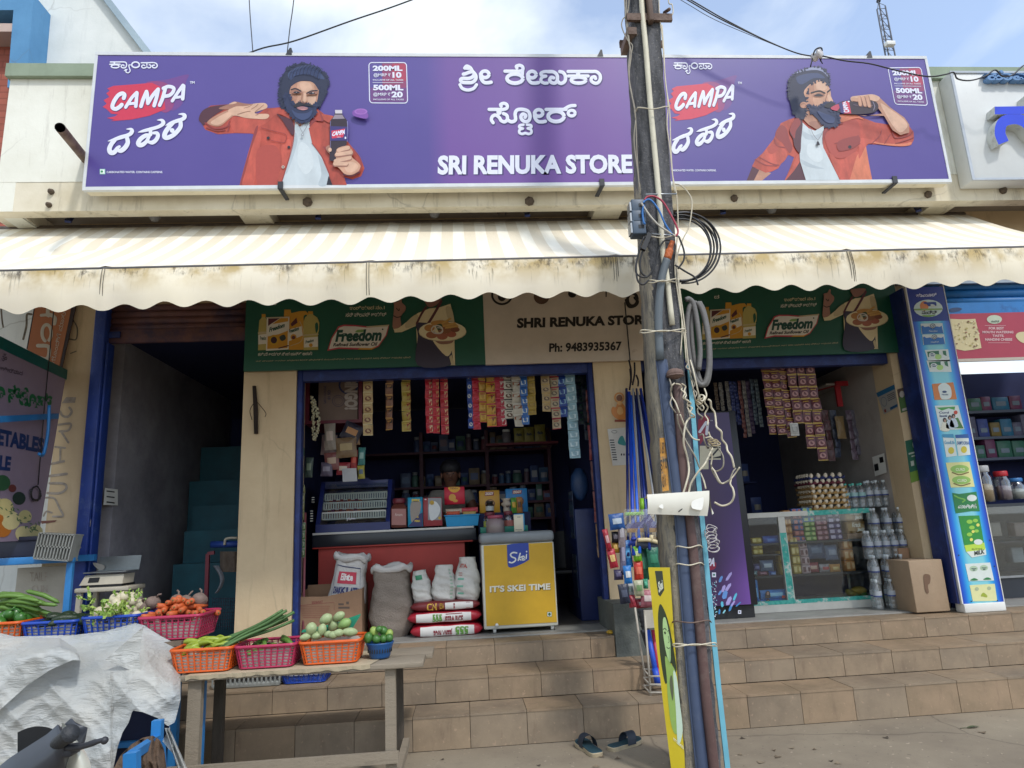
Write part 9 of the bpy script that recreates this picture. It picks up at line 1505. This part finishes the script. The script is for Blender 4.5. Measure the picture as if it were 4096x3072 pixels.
def heap(B,n,zf,fn,sx=.44,sy=.42):
    cx,cy,c,H,L_,W_=B
    for k in range(n):
        u,v=rs.uniform(-1,1),rs.uniform(-1,1); lv=k/n; s=1-.55*lv; z=c+H*.78+zf*lv*(1-.4*u*u)*(1-.3*v*v)+rs.uniform(0,.012); fn((cx+u*s*L_*sx,cy+v*s*W_*sy,z),k)
heap(B4,64,.12,lambda p,k: place('carrot',CA,p,(rs.uniform(-.25,.2),rs.uniform(-.3,.3),rs.gauss(0,.5)),rs.uniform(.85,1.2),'orange carrot heaped in the pink basket of the back row','carrot','carrots in the pink basket'))
mb=U(mat('beet','#75645c',.8,.3,12,.3)); mb.ball((0,0,0),.045,.045,.04,12,8,jit=.05); mb.tube([(0,0,.035),(.01,0,.06),(.02,.01,.07)],.006,5); BE=mesh_of(mb,'beetroot')
for px,py,s in ((612,2412,1.1),(580,2430,1.0),(710,2405,1.1),(745,2405,1.0),(798,2400,1.15),(782,2425,.9),(560,2442,.9)): place('beetroot',BE,at(px,py,-1.14),(rs.uniform(-.5,.5),.3,rs.uniform(0,6)),s,'dusty brown beetroot behind the carrots','beetroot','beetroots behind the carrots')
# knol-khol / radish with leaf tops
LG=[mat('leaf lime','#a3bb5c',.6,.2,20),mat('leaf green','#7f9f48',.6,.25,20)]
def leafy(seed):
    q=random.Random(seed); mb=MB()
    for k in range(5):
        a=q.uniform(0,6.3); l=q.uniform(.05,.11); d=Vector((math.cos(a)*.6,math.sin(a)*.6,.75)); tip=d*l; mb.use(LG[k%2]); mb.tube([(0,0,.02),tip*.6,tip+Vector((0,0,-.006))],.003,4)
        for j in range(4): c=tip*(.55+.15*j); n_=Vector((q.uniform(-1,1),q.uniform(-1,1),q.uniform(-.3,1))).normalized(); u=n_.orthogonal().normalized()*.016; w_=n_.cross(u).normalized()*.011; mb.face([c-u,c+w_,c+u,c-w_])
    return mesh_of(mb,'leaf_tops')
LM=[leafy(s) for s in range(3)]; mb=U(mat('radish white','#c4bba0',.5,.12,9)); mb.ball((0,0,0),.034,.034,.036,12,8); mb.tube([(0,0,-.03),(0,.004,-.055)],[.012,.002],6); RA=mesh_of(mb,'radish')
def radish(p,k):
    o=place('radish',RA,p,(rs.uniform(-1.6,.4),rs.uniform(-.6,.6),rs.uniform(0,6)),rs.uniform(.75,1.15),'white round radish with leafy top in the blue basket','radish','radishes in the blue basket')
    if k%2==0: l=bpy.data.objects.new('leaf_tops',LM[k%3]); COL.objects.link(l); l.parent=o; l.scale=(.8,)*3
heap(B5,46,.15,radish,.46,.44)
for k in range(9): p=at(300+240*rs.random(),2395+100*rs.random(),BK-.02+.1*rs.random()); o=place('leaf_bunch',LM[k%3],p,(rs.uniform(.6,1.8),rs.uniform(-.6,.6),rs.uniform(-.6,.6)),1.0,'sprig of pale green radish leaves hanging over the blue basket','leaves','leaf sprigs over the blue basket')
mb=U(mat('cucumber dark','#22331f',.45,.3,16,.3)); mb.tube(crom([(-.07,0,0),(-.04,0,.004),(0,0,.008),(.04,0,.004),(.07,0,0)],3),[.006,.014,.018,.020,.021,.021,.021,.021,.021,.020,.018,.014,.006],10); CU=mesh_of(mb,'cucumber'); heap(B6,16,.05,lambda p,k: place('cucumber',CU,(p[0]+.02,p[1]-.03,p[2]),(rs.uniform(-.2,.2),rs.uniform(-.2,.2),rs.gauss(.2,.5)),rs.uniform(.9,1.2),'dark green cucumber at the front of the blue basket','cucumber','cucumbers in the blue basket'))
mb=U(mat('bean green','#5c7f36',.5,.25,12)); mb.tube([(-.11,0,0),(-.09,0,.003),(0,0,.012),(.09,0,.003),(.11,0,0)],[.004,.013,.015,.013,.003],8); BN=mesh_of(mb,'ridge_bean')
for k in range(26): p=at(30+150*rs.random(),2385+70*rs.random(),BK+.14+.1*rs.random()); place('green_pod',BN,p,(0,rs.uniform(.0,.5),rs.gauss(0,.2)),rs.uniform(.85,1.15),'long green pod stacked behind the cucumbers','pod','green pods stacked behind the cucumbers')
mb=U(mat('pepper green','#3a6a2a',.3,.2,9)); mb.ball((0,0,0),.038,.038,.045,12,8,jit=.04); mb.tube([(0,0,.04),(.004,0,.06),(.02,0,.07)],.006,6); PE=mesh_of(mb,'bell_pepper'); heap(B7,14,.08,lambda p,k: place('bell_pepper',PE,p,(rs.uniform(-1,1),rs.uniform(-1,1),rs.uniform(0,6)),rs.uniform(.85,1.15),'green bell pepper in the orange basket at the left edge','pepper','bell peppers at the left edge'))
mb=U(mat('chilli','#8fa032',.4,.2,9)); mb.tube(crom([(-.06,0,0),(-.03,0,.012),(.02,0,.014),(.065,0,0)],4),[.006,.010,.013,.014,.014,.014,.013,.012,.010,.008,.006,.004,.002],8); CH=mesh_of(mb,'chilli'); heap(B1,26,.05,lambda p,k: place('chilli',CH,p,(rs.uniform(-.3,.3),rs.uniform(-.4,.3),rs.uniform(-.8,.8)),rs.uniform(.9,1.3),'yellow green chilli pepper in the left orange basket','chilli','chillies in the orange basket'))
mb=U(mat('drumstick','#4a6a3a',.6,.3,10,stretch=(1,8,8))); mb.tube(crom([(-.24,0,0),(-.1,.004,.012),(.08,0,.014),(.24,.01,.03)],4),.009,8); DR=mesh_of(mb,'drumstick')
for k in range(14): p=at(985+60*rs.random(),2548-26*rs.random(),TY+.10+.15*rs.random()); place('drumstick',DR,(p.x,p.y,max(p.z,B2[2]+B2[3]*.8)),(rs.uniform(-.1,.1),-.30+rs.uniform(-.12,.14),rs.gauss(.05,.16)),(rs.uniform(.75,.95),1,1),'long dark green drumstick pod lying over the pink basket','drumstick','drumstick pods over the pink basket')
for k in range(12): p=(B2[0]+rs.uniform(-.13,.13),B2[1]+rs.uniform(-.1,.1),B2[2]+B2[3]*rs.uniform(.5,.9)); place('cut_stalk',BN,p,(0,rs.uniform(-.4,.4),rs.uniform(-1.5,1.5)),(.7,1,1),'short cut green stalk inside the pink basket','stalk','stalks in the pink basket')
ml=[mat('melon pale','#a0ad82',.5,.15,14,.1,dirt_or_shade='#7d9160',dscale=9,dpos=(.45,.75)),mat('melon green','#7f9d5c',.5,.18,14,.1)]
for k,(x,y,rx,ry,tl) in enumerate(((455,1205,92,72,.5),(645,1165,92,62,.5),(565,1300,74,85,1.3),(730,1275,100,72,.5),(240,1350,78,88,1.4),(395,1365,62,85,1.3),(150,1470,74,50,.1),(295,1455,70,48,.1),(490,1430,75,50,0),(640,1410,75,56,0),(805,1395,110,62,-.1),(330,1440,70,60,0),(560,1440,70,55,0))):
    Yv=TY+.10+(.10 if y<1320 else 0)+.02*(k%3); p=at(1180+x*.27125,2150+y*.27125,Yv); s_=.27125/FPX*(Yv+6); mb=U(ml[1 if k==3 else 0]); mb.lathe(p,[(.001,-1.0),(.35,-.93),(.7,-.65),(.95,-.15),(1,.15),(.85,.55),(.5,.88),(.16,1.0),(.001,1.03)],14,Matrix.Rotation(PI/2-tl,3,'Y')@Matrix.Rotation(rs.uniform(-.4,.4),3,'X')@Matrix.Diagonal((min(rx,ry)*s_,min(rx,ry)*s_,max(rx,ry)*s_)),cap=False); one('melon',mb,'pale green melon piled in the right orange basket' if k!=3 else 'greenest pointed melon at the right of the pile','melon',p,'melons in the right orange basket')
mb=U(mat('teal sieve','#1f8064',.5,.1,8)); q=[at(x,y,TY+.27) for x,y in ((1205,2530),(1330,2505),(1440,2465),(1400,2530))]; mb.prism([q[0],q[3],q[2],q[1]],(0,.03,.012)); one('teal_sieve',mb,'teal plastic sieve leaning behind the melons','sieve',q[0])
# small blue bowl of round gourds
p=at(1516,2628,-1.55); a=at(1464,2580,-1.55).x; b_=at(1574,2580,-1.55).x; r=(b_-a)/2; zc=at(1516,2572,-1.55).z; mb=U(mat('bowl blue','#1c4f86',.4,.1,8)); H=zc-ZT_-.006; mb.lathe((p.x,-1.5,ZT_+.006),[(r*.68,0),(r*.74,.01),(r*.92,H*.7),(r*1.0,H*.9),(r*1.04,H),(r*.97,H),(r*.86,H*.6),(r*.68,.014)],28)
mb.use(m_black)
for k in range(14): an=PI+PI*(k+.5)/14; f=.45; rr=r*(.74+.18*f)+.004; c_=Vector((p.x+rr*math.cos(an),-1.5+rr*math.sin(an),ZT_+.006+H*.5)); mb.obox(c_-Vector((0,0,.012)),c_+Vector((0,0,.014)),.006,.004)
one('blue_bowl',mb,'small blue plastic bowl of striped gourds at the table end','bowl',(p.x,-1.5,ZT_))
mg_=[mat('gourd a','#3f6a30',.4,.3,10,.1),mat('gourd b','#8aa050',.4,.25,10,.1)]
for k,(x,y,rx,ry) in enumerate(((1080,1480,62,78),(1165,1388,60,72),(1300,1372,72,60),(1200,1500,60,62),(1300,1495,62,60),(1385,1425,60,70),(1240,1350,50,44),(1390,1480,56,58))): pz=at(1180+x*.27125,2150+y*.27125,-1.53+.03*(k%3)); s_=.27125/FPX*4.45; mb=U(mg_[1 if k in (1,5) else 0]); mb.ball(pz,rx*s_,rx*s_,ry*s_,12,8,Matrix.Rotation(rs.uniform(-.5,.5),3,'Y')); one('round_gourd',mb,'green striped gourd in the small blue bowl' if k!=1 else 'pale yellow green gourd topping the small blue bowl','gourd',pz,'gourds in the small blue bowl')
# white plastic sheet
M,N,L,b=nodes('plastic sheet'); v=mapping(N,L); n1=noise(N,L,mapping(N,L,scale=(1,1,3.2)),8,8,.66,.9); n2=noise(N,L,mapping(N,L,scale=(.6,.6,3.6)),26,5,.6,.8); L.new(mix(N,L,ramp_out(N,L,noise(N,L,v,2,4),.35,.65),'#c9c8c2','#b2b7b8'),b.inputs['Base Color']); b.inputs['Roughness'].default_value=.28; b.inputs['Alpha'].default_value=.84; b.inputs['Transmission Weight'].default_value=0; bumpn(N,L,b,math_(N,L,'ADD',n1,math_(N,L,'MULTIPLY',n2,.5)),.6,.035)
TOP=[(-200,2545),(0,2532),(60,2546),(300,2540),(420,2525),(540,2492),(575,2500),(640,2542),(690,2568),(722,2600)]; BOT=[(-200,3300),(440,3300),(452,3080),(470,2990),(490,2930),(515,2890),(530,2842),(570,2848),(630,2872),(672,2905),(700,2888),(722,2800)]
PS_=thing('plastic_sheet','crumpled translucent white plastic sheet draped over the front of the stall','plastic sheet',(-2.4,-2.0,.3))
def fold(x,y):
    r=lambda t:1-2*abs(math.sin(t))**.8
    return .03*math.sin(.011*x+.005*y)+.016*r(.012*x-.006*y+1+.5*math.sin(.01*y))+.012*r(.007*x+.016*y+math.sin(.012*x))+.006*r(.03*x+.012*y+1.3*math.sin(.02*y))+.004*r(.016*x-.04*y+math.sin(.03*x))
def drape(x,y,v,o=0): s_=min(1,v*2.6); return at(x,y,-1.42-.42*(s_*s_*(3-2*s_))-.14*v-fold(x,y)*min(1,v*5)-o)
def sheet(u,v): x=-200+922*u; t_,b_=lerp(TOP,x),lerp(BOT,x); y=t_+(b_-t_)*v; return drape(x,y,v*(b_-t_)/560)
mb=U(M); mb.grid(sheet,190,110)
T2=[(-200,2552),(240,2552),(310,2600),(322,2640)]; B2_=[(-200,2860),(0,2840),(110,2740),(200,2680),(290,2640),(322,2642)]
mb.grid(lambda u,v: (lambda x: drape(x,lerp(T2,x)+(lerp(B2_,x)-lerp(T2,x))*v,.12+.6*v,.03+.02*math.sin(PI*v)))(-200+522*u),70,24)
T3=[(560,2500),(600,2530),(650,2560),(724,2575)]; mb.grid(lambda u,v: drape(*(lambda q:(q.x,q.y))(Vector((420+150*u,2640+60*u)).lerp(Vector((575-20*u,2505+120*u)),v)),.3,.03),24,16)
mb.grid(lambda u,v: at(668+(12+90*v*u-30*v),2905+ (60+120*u)*v*(1-.2*u)+10*u,-2.12-.03*math.sin(9*u+5*v)),12,14)
mb.grid(lambda u,v: at(668+50*v+20*(u-.5)*(1-v*.5)+30*u*v,2912+170*v,-2.14-.03*math.sin(11*u)),8,14); mb.build('sheet',PS_)
# blue rail with a brown cloth
BC=U(bb); BC.obox(at(632,2880,-2.0),at(628,2960,-2.0),.05,.04); BC.obox(at(628,2955,-2.0),at(530,3020,-2.40),.04,.04); BC.obox(at(528,3008,-2.42),at(528,3220,-2.42),.06,.05); BC.obox(at(640,2960,-2.0),at(652,3250,-2.0),.04,.04); one('blue_stand',BC,'bright blue metal stand under the brown cloth at the bottom left','stand',at(640,3200,-2.0))
mb=U(mat('brown sacking','#5f4c3d',.95,.25,24,.7,bscale=90)); CT_=[(440,3100),(478,3022),(520,2976),(565,2950),(605,2942),(635,2960),(655,3000),(668,3100)]; mb.grid(lambda u,v: (lambda x: at(x+8*math.sin(9*v+3*u),lerp(CT_,x)+300*v,-2.10-.18*min(1,v*3)-.03*math.sin(20*u+5*v)-.015*math.sin(47*u-9*v)))(440+228*u),44,24); mb.grid(lambda u,v: (lambda x: at(x,lerp(CT_,x)+8+40*v,-2.10+.20*v))(440+228*u),30,4); one('brown_cloth',mb,'brown sacking cloth draped over the blue stand','cloth',at(560,3050,-2.1))
# scooter, mostly outside the frame
YS_=-3.05; SCO=thing('scooter','dark grey and white scooter, only its left handlebar and cowl in frame','scooter',(-1.75,-3.1,0)); c_=lambda x,y,d=0: at(x,y,YS_-d)
mcow=mat('cowl grey','#30343c',.35,.12,8,coat=.3); mwf=mat('scooter white','#c9c9bd',.3,.05,5,coat=.5); mb=U(mcow)
def cowl(u,v): 
    T_=[(-60,3110),(40,3030),(120,2980),(190,2935),(232,2896),(250,2915)]; B_=[(-60,3260),(60,3230),(140,3190),(200,3140),(260,3080),(290,2990)]; x=u*(len(T_)-1); i=min(len(T_)-2,int(x)); f=x-i; t=Vector(T_[i]).lerp(Vector(T_[i+1]),f); b_=Vector(B_[i]).lerp(Vector(B_[i+1]),f); p=t.lerp(b_,v); return c_(p.x,p.y,.06*math.sin(PI*v)+.05*u*(1-u))
mb.grid(cowl,24,12); mb.grid(lambda u,v: cowl(u,v)+Vector((.0,.14-.05*abs(2*v-1),0)),24,12); mb.build('handle_cowl',SCO); mb=U(mwf)
mb.grid(lambda u,v: at(240+ (30+85*math.sin(PI*.5*v))*(.2+.8*u)+10*u,2892+190*v+36*u*u*(1-v),YS_+.07-.05*math.sin(PI*u)),16,16); mb.build('front_panel',SCO); mb=U(m_black); mb.grid(lambda u,v: at(70+170*u,2990+120*v-85*math.sin(PI*(.25+.5*u)),YS_+.22),12,8); mb.build('inner_panel',SCO)
mb=U(mat('grip rubber','#26292e',.6,.15,30,.3)); a,b_=c_(285,2932,.14),c_(212,2990,.0); mb.tube([a,a.lerp(b_,.06),a.lerp(b_,.1),a.lerp(b_,.9),b_],[.030,.033,.026,.026,.036],16); mb.build('grip',SCO); mb=U(m_dkmetal); mb.tube(crom([c_(262,2992,.05),c_(330,2985,.07),c_(390,2966,.08),c_(414,2960,.08)],5),[.013]*5+[.011]*5+[.009]*6,8); mb.ball(c_(418,2962,.08),.014); mb.rbox(*sorted((c_(250,2980,.03).x,c_(300,3010,.03).x)),YS_-.06,YS_+.02,c_(270,3015).z,c_(270,2975).z,.01); mb.build('brake_lever',SCO)
mb=U(mwf); bx=-1.86; mb.grid(lambda u,v:(bx-.28+.5*u,YS_+.12-.10*math.sin(PI*u)+.1*v,.62-.5*v),12,10); mb.build('leg_shield',SCO); mb=U(m_black); mb.tube([(bx,YS_+.35+.2*math.cos(t*PI/12),.22+.2*math.sin(t*PI/12)) for t in range(24)],.045,8,closed=True); mb.build('wheel',SCO)
